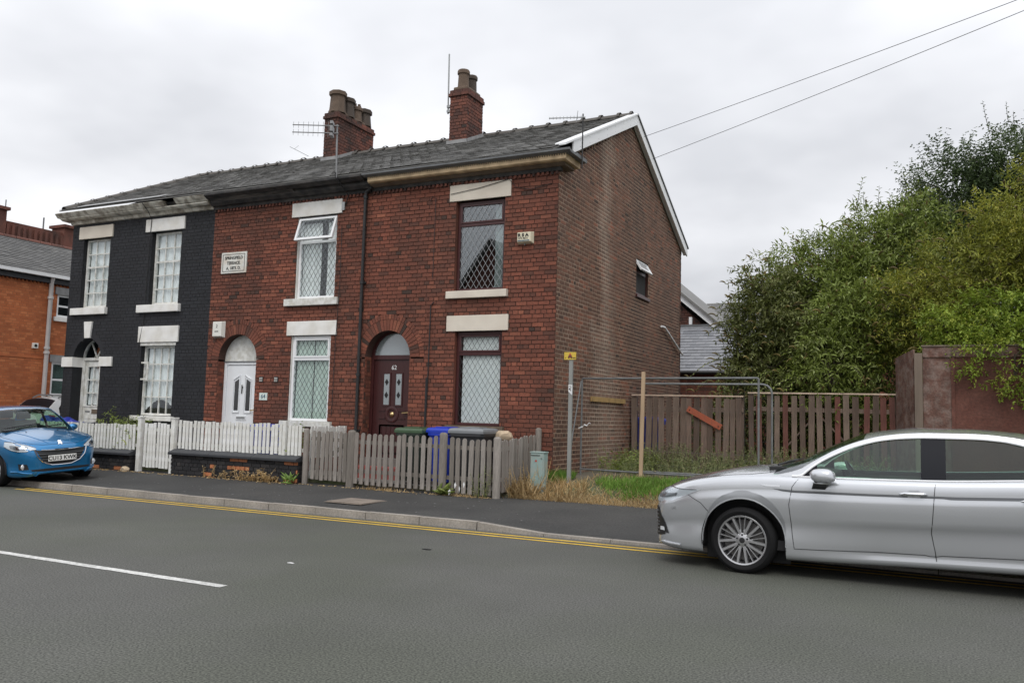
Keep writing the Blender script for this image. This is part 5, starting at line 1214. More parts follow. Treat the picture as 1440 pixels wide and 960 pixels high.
slat_fence("right run of the slatted brown fence behind the silver car", -3.62, -.66, 17, .46, 2.20, .115, 0, 7, 2.21, slant=(((-3.0, SY + .08, .9), (-2.3, SY + .08, 1.7)), ((-1.4, SY + .08, .95), (-2.1, SY + .08, 1.7))))
b = MB(); b.obox((-4.56, SY - .05, 1.66), (.42 * .88, 0, -.42 * .475), (0, .012, 0), (.065 * .475, 0, .065 * .88)); o = b.build("loose_board", "board_orange", loc=(-4.56, SY - .05, 1.6)); tag(o, "orange red board nailed aslant across the slatted fence", "board")
nb = MB()
for s_ in (-1, 1): nb.lathe([(.012, -.02), (.012, 0)], (-4.56 + s_ * .32, SY - .06, 1.66 - s_ * .173), 'y', 6)
nb.build("nail_head", "letter_dark", o)

# ------------------------------------------------------------ red brown hoarding
hd = thing("hoarding", "tall dark red board hoarding with a grey corner post", "hoarding", (2.2, 17.8, .5)); HY = 17.8
for xa, xb, mt in ((-.20, .28, "hoarding_worn"), (.33, 1.50, "hoarding_red"), (1.53, 2.73, "hoarding_red"), (2.76, 3.96, "hoarding_red"), (3.99, 5.2, "hoarding_red")): MB().box(xa, xb, HY, HY + .02, .3, 2.90).build("panel", mt, hd)
for xx in (.305, 1.515, 2.745, 3.975): MB().box(xx - .03, xx + .03, HY - .022, HY - .002, .3, 2.895).build("cover_strip", "hoarding_red", hd)
MB().box(-.20, 5.2, HY - .03, HY + .04, 2.905, 3.10).build("top_board", "hoarding_worn", hd); MB().box(-.22, 5.2, HY - .05, HY + .06, 3.102, 3.13).build("cap", "hoarding_post", hd)
MB().box(-.345, -.205, HY - .05, HY + .06, .3, 2.98).build("corner_post", "hoarding_post", hd, bevel=.006)
b = MB(); b.add([(-.36, HY + .03, .3), (-.70, 18.62, .3), (-.70, 18.62, 2.95), (-.36, HY + .03, 3.06), (-.335, HY + .045, .3), (-.675, 18.63, .3), (-.675, 18.63, 2.95), (-.335, HY + .045, 3.06)], [(0,3,2,1),(4,5,6,7),(0,1,5,4),(1,2,6,5),(2,3,7,6),(3,0,4,7)]); b.build("side_panel", "hoarding_worn", hd)

# ------------------------------------------------------------ aerials and overhead wires
def yagi(mb, p, d, ln, n, el=.16, vert=False):
    p = Vector(p); d = Vector(d).normalized(); up_ = Vector((0, 0, 1)) if vert else d.cross(Vector((0, 0, 1))).normalized()
    mb.tube([p, p + d * ln], .012, 6)
    for i in range(n): q = p + d * (ln * (.12 + .86 * i / (n - 1))); mb.tube([q - up_ * el * (1 - .3 * i / n), q + up_ * el * (1 - .3 * i / n)], .005, 4)
ar = thing("tv_aerial", "tall pole with two comb aerials in front of the big chimney", "aerial", (-11.3, 13.98, 6.5))
b = MB(); b.tube([(-11.27, 13.98, 6.50), (-11.31, 13.98, 7.66)], .02, 8); b.build("mast", "alu", ar)
b = MB(); yagi(b, (-11.25, 13.96, 7.62), (-.895, -.445, .0), .98, 9, el=.09, vert=True); yagi(b, (-11.25, 13.96, 7.46), (-.895, -.445, .0), .98, 9, el=.09, vert=True); b.build("comb", "alu", ar)
b = MB()
for z in (7.46, 7.62):
    for k in (-1, 1): b.obox((-11.38, 13.90, z + .05 * k), (.03, .012, 0), (-.05, .09, 0), (0, 0, .03))
b.build("reflector", "alu", ar)
ar = thing("tv_aerial", "comb aerial on a short rusty pole at the front gable corner", "aerial", (-6.0, 14.4, 6.3))
b = MB(); b.tube([(-5.93, 14.6, 6.3), (-5.93, 14.6, 7.36)], .014, 8); b.build("mast", "cast_iron", ar)
b = MB(); yagi(b, (-5.88, 14.6, 7.29), (-1, -.3, .0), .70, 10, el=.035, vert=True); b.tube([(-6.05, 14.56, 7.2), (-6.02, 14.56, 7.42)], .006, 5); b.build("comb", "steel_grey", ar)
ar = thing("tv_aerial", "small thin aerial rod left of the big chimney", "aerial", (-14.9, 18.2, 8.7))
b = MB(); b.tube([(-15.0, 17.4, 8.4), (-15.75, 17.5, 8.78)], .008, 5); b.tube([(-15.5, 17.4, 8.66), (-15.45, 17.5, 8.78)], .005, 4); b.build("rod", "steel_grey", ar)
ar = thing("tv_aerial", "upright aerial pole fixed beside the right chimney", "aerial", (-10.78, 17.6, 9.0))
b = MB(); b.tube([(-10.78, 17.6, 9.05), (-10.80, 17.6, 10.6)], .02, 7); b.build("mast", "steel_grey", ar); b = MB(); b.box(-10.8, -10.69, 17.56, 17.64, 9.08, 9.14); b.box(-10.8, -10.69, 17.56, 17.64, 9.2, 9.26); b.build("bracket", "steel_grey", ar)
def wire(label, a, b_, sag=.25):
    a = Vector(a); b_ = Vector(b_); b = MB(); b.tube([a.lerp(b_, i / 16) - Vector((0, 0, sag * 4 * (i / 16) * (1 - i / 16))) for i in range(17)], .006, 5); return tag(b.build("overhead_wire", "wire_black", loc=tuple(a)), label, "wire")
wire("upper overhead wire running right from the gable verge", (-6.15, 19.05, 8.34), (2.12, 15.00, 8.57), .03)
wire("lower overhead wire running right from the gable verge", (-6.15, 19.76, 8.0), (2.12, 15.00, 8.39), .03)
# ------------------------------------------------------------ orange brick house across the side street
OX = -26.0
HO = thing("orange_brick_house", "orange brick house with slate roof beyond the side street", "house", (OX, 17, .12))
FO = fmap('g', OX); owin = [(18.15, 19.25, 4.45, 5.2), (18.12, 19.25, 1.85, 2.95), (19.9, 20.9, 4.45, 5.2), (19.9, 20.9, 1.85, 2.95), (12.2, 13.3, 4.3, 5.2), (12.2, 13.3, 1.7, 2.95)]
olin = [(a - .1, b + .1, d, d + .24) for a, b, c, d in owin] + [(a - .1, b + .1, c - .14, c) for a, b, c, d in owin]
br, sp = lay(8.0, 24.0, .12, 5.5, arch_holes([], owin + olin), seed=91, cuts=[z for q in owin + olin for z in q[2:]])
m = MB(); mortar_wall(m, sp, FO); ow = m.build("front_wall", "mortar_orange", HO, recalc=False); m = MB(); rgo = random.Random(8); put_bricks(m, br, FO, rgo, dep=.005); stuff(m.build("brickwork", "brick_orange", ow, recalc=False))
for a, b_, c, d in owin:
    fr = MB(); xa, xb = OX - .07, OX - .02
    for ya, yb, za, zb in ((a, a + .07, c, d), (b_ - .07, b_, c, d), (a + .07, b_ - .07, c, c + .07), (a + .07, b_ - .07, d - .07, d), (a + .07, b_ - .07, lerp(c, d, .45), lerp(c, d, .45) + .06)): fr.box(xa, xb, ya, yb, za, zb)
    w_ = fr.build("window", "upvc_white", HO); MB().box(OX - .055, OX - .045, a + .05, b_ - .05, c + .05, d - .05).build("pane", "pane_dim", w_)
    MB().box(OX - .34, OX - .20, a - .05, b_ + .05, c - .05, d + .05).build("curtain_backing", "curtain_green" if c < 3 else "room_dark", w_)
for q in olin[:6]: MB().box(OX - .1, OX + .04, q[0], q[1], q[2], q[3]).build("lintel", "lead_flashing", HO)
for q in olin[6:]: MB().box(OX - .1, OX + .07, q[0], q[1], q[2], q[3]).build("window_sill", "render_white", HO)
b = MB(); b.box(OX - .05, OX + .12, 7.9, 24.1, 5.52, 5.72); b.build("fascia", "coping_dark", HO); b = MB(); b.box(OX + .122, OX + .24, 7.9, 24.1, 5.70, 5.80); b.build("gutter", "upvc_white", HO)
dn = MB()
for i in range(120): dn.box(OX - .01, OX + .03, 8.05 + i * .13, 8.11 + i * .13, 5.44, 5.515, rnd.random())
stuff(dn.build("dentil_course", "brick_orange", HO))
# east and west slopes, ridge along Y
def slates_y(mb, y0, y1, eave, ridge, sw=.28, ex=.21, seed=1):
    rg = random.Random(seed); exx, ez = eave; rx, rz = ridge; Ls = math.hypot(rx - exx, rz - ez); dx_, dz = (rx - exx) / Ls, (rz - ez) / Ls; nx, nz = (dz, -dx_) if dx_ < 0 else (-dz, dx_)
    for k in range(int(Ls / ex) + 1):
        s0 = k * ex; s1 = min(s0 + ex * 1.2, Ls); yy = y0 - (.5 * sw if k % 2 else 0)
        while yy < y1:
            a = max(yy + .002, y0); b_ = min(yy + sw - .004, y1)
            if b_ - a > .03:
                h = .02 + rg.uniform(-.004, .006); j = rg.uniform(-.008, .008)
                P = lambda yv, s, hh: (exx + dx_ * s + nx * hh, yv, ez + dz * s + nz * hh)
                mb.add([P(a, s0 + j, h), P(b_, s0 + j, h), P(b_, s1, .004), P(a, s1, .004), P(a, s0 + j, h - .012), P(b_, s0 + j, h - .012)], [(0, 1, 2, 3), (4, 5, 1, 0), (4, 0, 3), (1, 5, 2)], min(1, max(0, rg.gauss(.5, .2))))
            yy += sw
rf = MB(); rf.add([(OX + .2, 7.8, 5.78), (OX + .2, 24.2, 5.78), (OX - 3.4, 24.2, 7.45), (OX - 3.4, 7.8, 7.45), (OX - 7.2, 24.2, 5.78), (OX - 7.2, 7.8, 5.78)], [(0, 1, 2, 3), (3, 2, 4, 5), (0, 3, 5), (1, 4, 2)]); ro = rf.build("roof", "slate_dark", HO, recalc=False)
sl = MB(); slates_y(sl, 7.8, 24.2, (OX + .2, 5.79), (OX - 3.4, 7.46), seed=6); stuff(sl.build("slates", "slate_dark", ro, recalc=False))
b = MB()
for i in range(36): b.lathe([(.12, 0), (.12, .44)], (OX - 3.4, 7.8 + i * .455, 7.41), 'y', 6, a0=R(10), a1=R(170))
stuff(b.build("ridge_tiles", "brick_chimney", ro))
MB().box(OX - 7.0, OX - 3.6, 8.0, 24.0, .1, 5.7).build("rear_wing", "mortar_orange", HO); MB().box(OX - 3.55, OX - .36, 8.02, 8.1, .1, 5.7).build("end_wall", "brick_orange", HO); MB().box(OX - 3.55, OX - .36, 23.9, 23.98, .1, 5.7).build("end_wall", "brick_orange", HO)
b = MB(); b.tube([(OX + .09, 17.85, .12), (OX + .09, 17.85, 5.55), (OX + .16, 17.85, 5.72)], .07, 10)
for z in (1.5, 3.2, 3.35, 5.0): b.lathe([(.07, z), (.095, z), (.095, z + .08), (.07, z + .08)], (OX + .09, 17.85, 0), 'z', 10)
b.build("downpipe", "pipe_grey", HO, smooth=True)
b = MB(); b.box(OX + .012, OX + .09, 17.38, 17.55, 3.35, 3.52); b.build("wall_vent", "render_white", HO); MB().lathe([(.05, .09), (.05, .10), (0, .10)], (OX, 17.465, 3.435), 'x', 10).build("vent_hole", "blackish", HO)
b = MB(); b.box(OX + .004, OX + .016, 8.0, 24.0, 3.03, 3.10); b.build("string_course", "brick_orange", HO)
# the taller roofs behind it: chimney stacks and a dormer end
PH = thing("parapet_house", "distant brick roofline with chimney stacks and ribbed brick parapet", "house", (-33, 22, .1))
MB().box(-37, -32.2, 19.0, 26.0, .1, 8.0).build("wall", "brick_chimney", PH)
b = MB(); b.box(-32.6, -32.2, 19.75, 23.0, 8.0, 8.62); pw = b.build("parapet", "brick_chimney", PH)
for i in range(12): MB().box(-32.195, -32.13, 20.1 + i * .23, 20.2 + i * .23, 8.05, 8.5).build("rib", "brick_chimney", pw)
for ya, yb, zt in ((19.1, 20.05, 9.0), (22.5, 23.4, 8.85)):
    b = MB(); b.box(-32.9, -32.1, ya, yb, 7.9, zt); c = b.build("chimney", "brick_chimney", PH); b = MB(); b.box(-33.0, -32.0, ya - .08, yb + .08, zt, zt + .12); b.build("cap", "brick_chimney", c)
b = MB(); b.tube([(-32.3, 21.7, 8.6), (-32.3, 21.7, 9.1)], .03, 6); b.tube([(-32.3, 20.1, 9.1), (-32.3, 20.1, 9.45)], .02, 6); b.build("vent_pipe", "galv", PH)
GH = thing("gabled_dormer_house", "distant red brick gable end at the left edge with dark bargeboards", "house", (-31.5, 17, .1))
MB().prism([(14.4, .1), (17.55, .1), (17.55, 9.3), (16.0, 10.3), (14.4, 9.3)], -33.5, -31.8, 'yz').build("wall", "brick_chimney", GH)
b = MB(); b.beam((-31.7, 17.75, 9.22), (-31.7, 15.95, 10.42), .3, .16); b.beam((-31.7, 14.2, 9.22), (-31.7, 15.95, 10.42), .3, .16); b.build("bargeboard", "timber_black", GH)
b = MB(); b.box(-31.79, -31.74, 16.7, 17.25, 7.6, 9.0); b.build("window", "lead_flashing", GH); b = MB(); b.box(-31.82, -31.6, 16.5, 17.4, 9.02, 9.12); b.build("window_head", "render_cream", GH); b = MB(); b.box(-31.735, -31.73, 16.78, 17.17, 7.68, 8.92); b.build("pane", "pane_dim", GH)

# ------------------------------------------------------------ rear buildings seen past the gable
RH = thing("rear_outhouse", "brick outhouse with pale slate lean-to roof behind the gable", "outbuilding", (-5.5, 26, .5)); RY = 25.5
b2, s2 = lay(-9.0, -3.9, .45, 3.05, lambda a, b: [], seed=55); m = MB(); put_mortar(m, s2, fmap('f', RY)); rw = m.build("wall", "mortar_dark", RH, recalc=False); m = MB(); rg5 = random.Random(3); put_bricks(m, b2, fmap('f', RY), rg5, tones=lambda q: TONE_PICK(rg5)); stuff(m.build("brickwork", "brick_red", rw, recalc=False))
MB().box(-9.0, -3.9, RY + .02, RY + 3.5, .4, 3.0).build("body", "brick_red", RH)
rr = MB(); rr.add([(-9.1, RY - .12, 3.08), (-3.8, RY - .12, 3.08), (-3.8, RY + 2.4, 4.72), (-9.1, RY + 2.4, 4.72)], [(0, 1, 2, 3)]); rro = rr.build("roof", "slate_pale", RH)
sl = MB(); slates(sl, -9.1, -3.8, (RY - .12, 3.09), (RY + 2.4, 4.73), sw=.30, ex=.19, seed=15); stuff(sl.build("slates", "slate_pale", rro, recalc=False))
MB().box(-9.1, -3.8, RY + 2.36, RY + 2.5, 4.72, 4.80).build("top_flashing", "lead_grey", RH); b = MB(); b.tube([(-9.1, RY - .16, 3.05), (-3.8, RY - .16, 3.05)], .055, 8); b.build("gutter", "cast_iron", RH)
RG = thing("rear_house", "red brick rear house with white bargeboards behind the slate lean-to", "house", (-8, 29, .5)); GY = RY + 2.55
ex, ez, ax, az = -6.36, 4.56, -9.60, 7.27; lx = 2 * ax - ex
m = MB(); m.prism([(lx + .3, .4), (ex - .3, .4), (ex - .3, ez), (ax, az), (lx + .3, ez)], GY + .01, GY + 4, 'xz'); rgw = m.build("wall", "mortar_dark", RG)
def rlim(a, b):
    hw = (ex - .3 - ax) * (1 if b < ez else max(0, (az - b) / (az - ez))); return (ax - hw, ax + hw)
b2, s2 = lay(lx + .3, ex - .3, 3.4, az, lambda a, b: [], limit=rlim, seed=57); m = MB(); put_bricks(m, b2, fmap('f', GY), rg5, tones=lambda q: TONE_PICK(rg5, q) * .8); stuff(m.build("brickwork", "brick_chimney", rgw, recalc=False))
b = MB(); b.beam((ex, GY - .12, ez + .10), (ax, GY - .12, az + .12), .2, .17); b.beam((lx, GY - .12, ez + .10), (ax, GY - .12, az + .12), .2, .17); b.build("bargeboard", "upvc_white", RG)
b = MB(); b.beam((ex + .1, GY + 1.9, ez + .16), (ax, GY + 1.9, az + .27), 4.4, .08); b.beam((lx - .1, GY + 1.9, ez + .16), (ax, GY + 1.9, az + .27), 4.4, .08); b.build("roof", "slate", RG)
b = MB(); b.box(ex - 1.0, ex - .9, GY - .14, GY - .02, ez + .25, ez + .5); b.build("vent_pipe", "upvc_white", RG)
FRf = thing("far_slate_roof_house", "far house with grey slate roof glimpsed beside the bushes", "house", (-4, 36, .5))
m = MB(); m.box(-9, 2, 36, 40, .4, 5.3); m.build("wall", "brick_red", FRf); m = MB(); m.add([(-9.2, 35.7, 5.3), (2.2, 35.7, 5.3), (2.2, 38, 6.9), (-9.2, 38, 6.9), (-9.2, 40.3, 5.3), (2.2, 40.3, 5.3)], [(0, 1, 2, 3), (3, 2, 5, 4), (0, 3, 4), (1, 5, 2)]); ro = m.build("roof", "slate", FRf, recalc=False); sl = MB(); slates(sl, -9.2, 2.2, (35.7, 5.31), (38, 6.91), seed=17); stuff(sl.build("slates", "slate", ro, recalc=False))

# ------------------------------------------------------------ the house across the road, mirrored in the upper window
OH = thing("opposite_house", "dark gabled house across the road mirrored in the upper maroon window", "house", (-20, -12, .1))
MB().prism([(-24.3, .1), (-16.5, .1), (-16.5, 5.2), (-20.4, 10.5), (-24.3, 5.2)], -9.0, -16.0, 'xz').build("wall", "brick_chimney", OH)
b = MB(); b.box(-20.8, -20.0, -15.6, -15.0, 9.0, 11.3); c = b.build("chimney", "brick_chimney", OH); b = MB(); b.box(-20.9, -19.9, -15.7, -14.9, 11.3, 11.45); b.build("cap", "brick_chimney", c)
b = MB(); b.beam((-24.6, -12.5, 4.85), (-20.4, -12.5, 10.6), 7.4, .2); b.beam((-16.2, -12.5, 4.85), (-20.4, -12.5, 10.6), 7.4, .2); b.build("roof", "slate", OH)
for xa in (-23.4, -18.8):
    for za in (1.6, 5.0): b = MB(); b.box(xa, xa + 1.1, -8.98, -8.93, za, za + 1.6); w_ = b.build("window", "upvc_white", OH); MB().box(xa + .08, xa + 1.02, -8.925, -8.92, za + .08, za + 1.52).build("pane", "pane_dim", w_)
b = MB(); b.box(-22.9, -21.9, -8.98, -8.92, .3, 2.3); b.build("door", "door_maroon", OH)
# ------------------------------------------------------------ cars: lofted bodies, local x runs rearward from the front axle
SIDE_V = [(0, .915), (.05, .955), (.16, .975), (.32, .968), (.5, .985), (.66, 1.0), (.82, .992), (.93, .972), (1, .945)]
class Car:
    def __init__(s, name, label, loc, rot, sp):
        s.sp = sp; s.t = thing(name, label, "car", loc, local=True); s.t.rotation_euler = rot
        s.body()
    def half(s, x): return s.sp['W'] * table(s.sp['plan'], x)
    def yside(s, x, z):
        """half width of the side of the cabin above the belt"""
        zb = table(s.sp['zb'], x); w0 = s.half(x) * .945 - .012; k = max(0, z - zb)
        return w0 - s.sp['tumble'] * k - .22 * k * k
    def body(s):
        sp = s.sp; x0, x1 = sp['x0'], sp['x1']; stn = []; x = x0
        base = [x0, x0 + .012, x0 + .03, x0 + .06, x0 + .1]
        n = int((x1 - x0 - .2) / .038); stn = base + [x0 + .1 + (x1 - x0 - .2) * i / n for i in range(1, n)] + [x1 - .1, x1 - .06, x1 - .03, x1 - .012, x1]
        for dx_ in sp['doors']:
            k = min(range(len(stn)), key=lambda i: abs(stn[i] - dx_)); stn[k] = dx_
        NS, NT = 26, 9; rows = []
        for x in stn:
            zs, zb, zh, w_ = table(sp['zs'], x), table(sp['zb'], x), table(sp['zh'], x), s.half(x)
            hp = [(w_ * .80, zs)]
            for i in range(NS + 1):
                v = i / NS; z = lerp(zs, zb, v); y_ = w_ * table(sp.get('sidev', SIDE_V), v)
                cr = sp.get('crease')
                if cr and cr[0] < x < cr[1]:
                    f_ = (x - cr[0]) / (cr[1] - cr[0]); zc_ = lerp(cr[2], cr[3], f_); k_ = cr[4] * min(1, f_ * 3) * min(1, (1 - f_) * 12)
                    zr_ = zs + .105
                    if zr_ <= z < zc_: y_ -= k_ * ((zc_ - z) / (zc_ - zr_)) ** .8
                    elif z < zr_: y_ -= k_ * (.55 + .45 * max(0, (z - zs - .05)) / (zr_ - zs - .05))
                hp.append((y_, z))
            ys = hp[-1][0]
            for i in range(1, NT + 1): u = i / NT; hp.append((ys * (1 - u), zb + (zh - zb) * (1 - (1 - u) ** sp.get('crown', 2.4))))
            rows.append([(x, y_, z) for y_, z in hp] + [(x, -y_, z) for y_, z in reversed(hp[:-1])])
        m = len(rows[0]); s.NS = NS; half_n = 1 + NS + 1
        bm = bmesh.new(); vv = [[bm.verts.new(p) for p in r_] for r_ in rows]; kinds = {}
        c0, c1 = sp['cab']; d = sp['doors']; rad = sp['arch']; zc = sp['axz']; wb = sp['wb']
        def arch_in(x, z): return any(math.hypot(x - ax, z - zc) < rad for ax in (0, wb)) or any(abs(x - ax) < rad and z < zc for ax in (0, wb))
        faces = []
        for i in range(len(rows) - 1):
            for j in range(m - 1):
                q = [vv[i][j], vv[i][j + 1], vv[i + 1][j + 1], vv[i + 1][j]]; cx_ = sum(v.co.x for v in q) / 4; cz_ = sum(v.co.z for v in q) / 4; cy_ = abs(sum(v.co.y for v in q) / 4)
                jj = j if j < m / 2 - .5 else m - 2 - j
                if jj <= half_n - 2 and arch_in(cx_, cz_): continue
                if jj >= half_n and c0 < cx_ < c1: continue
                k = 'body'
                if 1 <= jj < half_n - 1:
                    v = (jj - 1) / NS
                    for a, b_ in zip(range(len(d) - 1), range(1, len(d))):
                        if d[a] < cx_ < d[b_] and v > sp['doorv']: k = ('door', a, q[0].co.y > 0)
                elif jj == half_n - 1 and c0 < cx_ < c1:
                    for a, b_ in zip(range(len(d) - 1), range(1, len(d))):
                        if d[a] < cx_ < d[b_]: k = ('door', a, q[0].co.y > 0)
                elif jj >= half_n and cx_ < sp['hood'][1] and cx_ > sp['hood'][0] and jj > half_n + .5: k = 'hood'
                faces.append((bm.faces.new(q), k))
        for r_ in (vv[0], vv[-1]):
            mid = (m - 1) // 2
            for j in range(mid):
                a, b_ = j, m - 1 - j
                if b_ - a < 2: continue
                q = [r_[a], r_[a + 1], r_[b_ - 1], r_[b_]]; q = list(dict.fromkeys(q)); faces.append((bm.faces.new(q), 'body'))
        bm.verts.ensure_lookup_table()
        # open wheel arches: pull the ragged edge onto the circle
        for v in bm.verts:
            if v.link_faces and any(e.is_boundary for e in v.link_edges) and abs(v.co.y) > s.sp['W'] * .5:
                for ax in (0, wb):
                    dx_, dz = v.co.x - ax, v.co.z - zc; r_ = math.hypot(dx_, dz)
                    if rad * .8 < r_ < rad * 1.35 and dz > -.02: v.co.x = ax + dx_ / r_ * rad; v.co.z = zc + dz / r_ * rad
                    elif dz <= -.02 and abs(abs(dx_) - rad) < .06: v.co.x = ax + math.copysign(rad, dx_)
        bmesh.ops.recalc_face_normals(bm, faces=bm.faces)
        bm.normal_update(); bm.verts.index_update()
        s.bvh = BVHTree.FromBMesh(bm)
        groups = {}
        for f, k in faces: groups.setdefault(k, []).append(f)
        s.parts = {}
        for k, fl in groups.items():
            idx = {}; b = MB()
            fs = []
            for f in fl:
                t_ = []
                for v in f.verts:
                    if v.index not in idx: idx[v.index] = len(b.v); b.v.append(tuple(v.co))
                    t_.append(idx[v.index])
                fs.append(tuple(t_))
            b.f = fs; b.t = [.5] * len(fs); nm = 'door' if isinstance(k, tuple) else ('bonnet' if k == 'hood' else 'body')
            s.parts[k] = b.build(nm, sp['paint'], s.t, smooth=True, angle=50, recalc=False)
        bm.free()
    # ---- helpers that follow the body surface
    def near(s, p, off=.004):
        l_, n_, i_, d_ = s.bvh.find_nearest(Vector(p)); return l_ + n_ * off
    def seam(s, pts, r=.0035, mt="seam", name="panel_gap", parent=None, mirror=True, off=.0, closed=False):
        for sg in ((1, -1) if mirror else (1,)):
            path = []; b = MB()
            for a, b_ in zip(pts[:-1], pts[1:]):
                n = max(2, int((Vector(b_) - Vector(a)).length / .05))
                for i in range(n): q = Vector(a).lerp(Vector(b_), i / n); path.append(s.near((q.x, q.y * sg, q.z), off))
            q = Vector(pts[-1]); path.append(s.near((q.x, q.y * sg, q.z), off)); b.tube(path, r, 6); o = b.build(name, mt, parent or s.t, smooth=True)
        return o
    def patch(s, top, bot, mt, name, off=.005, n=14, m=6, parent=None, mirror=False, both=True, thick=True):
        objs = []
        def along(pl, t):
            seg = [(Vector(b_) - Vector(a)).length for a, b_ in zip(pl[:-1], pl[1:])]; L_ = sum(seg); dd = t * L_
            for (a, b_), ln in zip(zip(pl[:-1], pl[1:]), seg):
                if dd <= ln or (a, b_) == (pl[-2], pl[-1]): return Vector(a).lerp(Vector(b_), min(1, dd / max(ln, 1e-6)))
                dd -= ln
        for sg in ((1, -1) if both else (1,)):
            rows = []
            for j in range(m + 1):
                row = []
                for i in range(n + 1):
                    q = along(top, i / n).lerp(along(bot, i / n), j / m); row.append(s.near((q.x, q.y * sg, q.z), off))
                rows.append(row)
            b = MB(); b.grid(rows)
            o = b.build(name, mt, parent or s.t, smooth=True, angle=60); objs.append(o)
        return objs
    def cabin(s):
        sp = s.sp; g0, g1 = sp['g0'], sp['g1']; n = 64; xs = [lerp(g0, g1, i / n) for i in range(n + 1)]
        for q in sp['pillars']:
            for e in q:
                k = min(range(1, n), key=lambda i: abs(xs[i] - e)); xs[k] = e
        belt = lambda x: table(sp['zb'], x) + .004
        rail_ = lambda x: max(table(sp['rail'], x), belt(x) + .004)
        dlo = lambda x: min(max(table(sp['dlo'], x), belt(x)), rail_(x) - .012)
        NT = 10
        wsx = sp['ws_top']; rwx = sp['rw_top']
        top = {'windscreen': MB(), 'roof': MB(), 'rear_window': MB()}
        def toprow(x):
            zr = rail_(x); yr = s.yside(x, zr); zc = table(sp['roof'], x); zc = max(zc, zr)
            us = [0, .025] + [.025 + .975 * i / (NT - 1) for i in range(1, NT)]
            return [(x, yr * (1 - u_), zr + (zc - zr) * (1 - (1 - u_) ** 2.2)) for u_ in us] + [(x, -yr * (1 - u_), zr + (zc - zr) * (1 - (1 - u_) ** 2.2)) for u_ in reversed(us[:-1])]
        TR = [toprow(x) for x in xs]; M_ = len(TR[0])
        for i in range(n):
            xm = (xs[i] + xs[i + 1]) / 2
            for j in range(M_ - 1):
                jj = min(j, M_ - 2 - j); edge = jj < 1
                k = 'windscreen' if xm < wsx and not edge else ('rear_window' if xm > rwx and not edge else 'roof')
                top[k].add([TR[i][j], TR[i][j + 1], TR[i + 1][j + 1], TR[i + 1][j]], [(0, 1, 2, 3)])
        for k, b in top.items():
            bm = None; o = b.build(k, sp['paint'] if k == 'roof' else sp.get('glass_' + k, 'car_glass'), s.t)
            me = o.data; bm = bmesh.new(); bm.from_mesh(me); bmesh.ops.remove_doubles(bm, verts=bm.verts, dist=1e-5); bmesh.ops.recalc_face_normals(bm, faces=bm.faces); bm.to_mesh(me); bm.free(); me.shade_smooth(); me.set_sharp_from_angle(angle=R(50))
        # sides
        pil = sp['pillars']
        for sg in (1, -1):
            pb = MB(); bb = MB(); bb2 = MB(); gl = [MB() for _ in range(len(pil) + 1)]
            for i in range(n):
                xa, xb = xs[i], xs[i + 1]; xm = (xa + xb) / 2
                P = lambda x, z, o=0: (x, sg * (s.yside(x, z) + o), z)
                za, zb_ = dlo(xa), dlo(xb); la, lb = belt(xa), belt(xb); ra, rb = rail_(xa), rail_(xb)
                for f0, f1 in ((0, .5), (.5, 1)):
                    pb.add([P(xa, lerp(za, ra, f0)), P(xb, lerp(zb_, rb, f0)), P(xb, lerp(zb_, rb, f1)), P(xa, lerp(za, ra, f1))], [(0, 1, 2, 3)])
                if max(za - la, zb_ - lb) < .004: continue
                inp = any(a < xm < b_ for a, b_ in pil); tgt = bb if inp else gl[sum(xm > (a + b_) / 2 for a, b_ in pil)]
                if xm > sp.get('glass_end', 99) or xm < sp.get('glass_start', -99): tgt = bb2 if xm < sp.get('glass_start', -99) else pb
                for k in range(6):
                    f0, f1 = k / 6, (k + 1) / 6; o = -.006 if tgt is not pb and tgt is not bb and tgt is not bb2 else (-.002 if tgt is not pb else 0)
                    tgt.add([P(xa, lerp(la, za, f0), o), P(xb, lerp(lb, zb_, f0), o), P(xb, lerp(lb, zb_, f1), o), P(xa, lerp(la, za, f1), o)], [(0, 1, 2, 3)])
            for b, nm, mt in [(pb, "roof_rail", sp['paint']), (bb, "pillar", "pillar_black"), (bb2, "quarter_panel", "pillar_black")] + [(g_, "side_window", sp.get('glass_side' + str(i), 'car_glass')) for i, g_ in enumerate(gl)]:
                if b.f:
                    o = b.build(nm, mt, s.t); bm = bmesh.new(); bm.from_mesh(o.data); bmesh.ops.remove_doubles(bm, verts=bm.verts, dist=1e-5); bmesh.ops.recalc_face_normals(bm, faces=bm.faces)
                    bm.to_mesh(o.data); bm.free(); o.data.shade_smooth(); o.data.set_sharp_from_angle(angle=R(50))
            tr = MB(); pa = [x for x in xs if sp['trim'][0] <= x <= sp['trim'][1]]
            tr.tube([(x, sg * (s.yside(x, dlo(x)) + .004), dlo(x) + .006) for x in pa], .011, 6); tr.tube([(x, sg * (s.yside(x, belt(x)) + .004), belt(x) + .004) for x in pa], .009, 6); tr.build("window_trim", sp['trim_mat'], s.t, smooth=True)
    def wheel(s, x, y, r, w_, style, steer=0):
        sp = s.sp; W = bpy.data.objects.new("wheel", None); COL.objects.link(W); W.parent = s.t; ORIG[W.name] = (0, 0, 0); W.location = (x, y, sp['axz']); sg = -1 if y < 0 else 1
        W.rotation_euler = (0, 0, steer + (0 if sg < 0 else math.pi)); rr = r * sp.get('rimf', .70)
        b = MB(); pr = [(rr, -w_ / 2 + .004), (rr + .012, -w_ / 2 - .004), (lerp(rr, r, .5), -w_ / 2 - .012), (r - .02, -w_ / 2 + .002), (r - .004, -w_ / 2 + .02), (r, -w_ / 2 + .05), (r, w_ / 2 - .05), (r - .02, w_ / 2), (rr, w_ / 2)]
        b.lathe(pr, (0, 0, 0), 'y', 56); b.build("tyre", "tyre", W, smooth=True, angle=35)
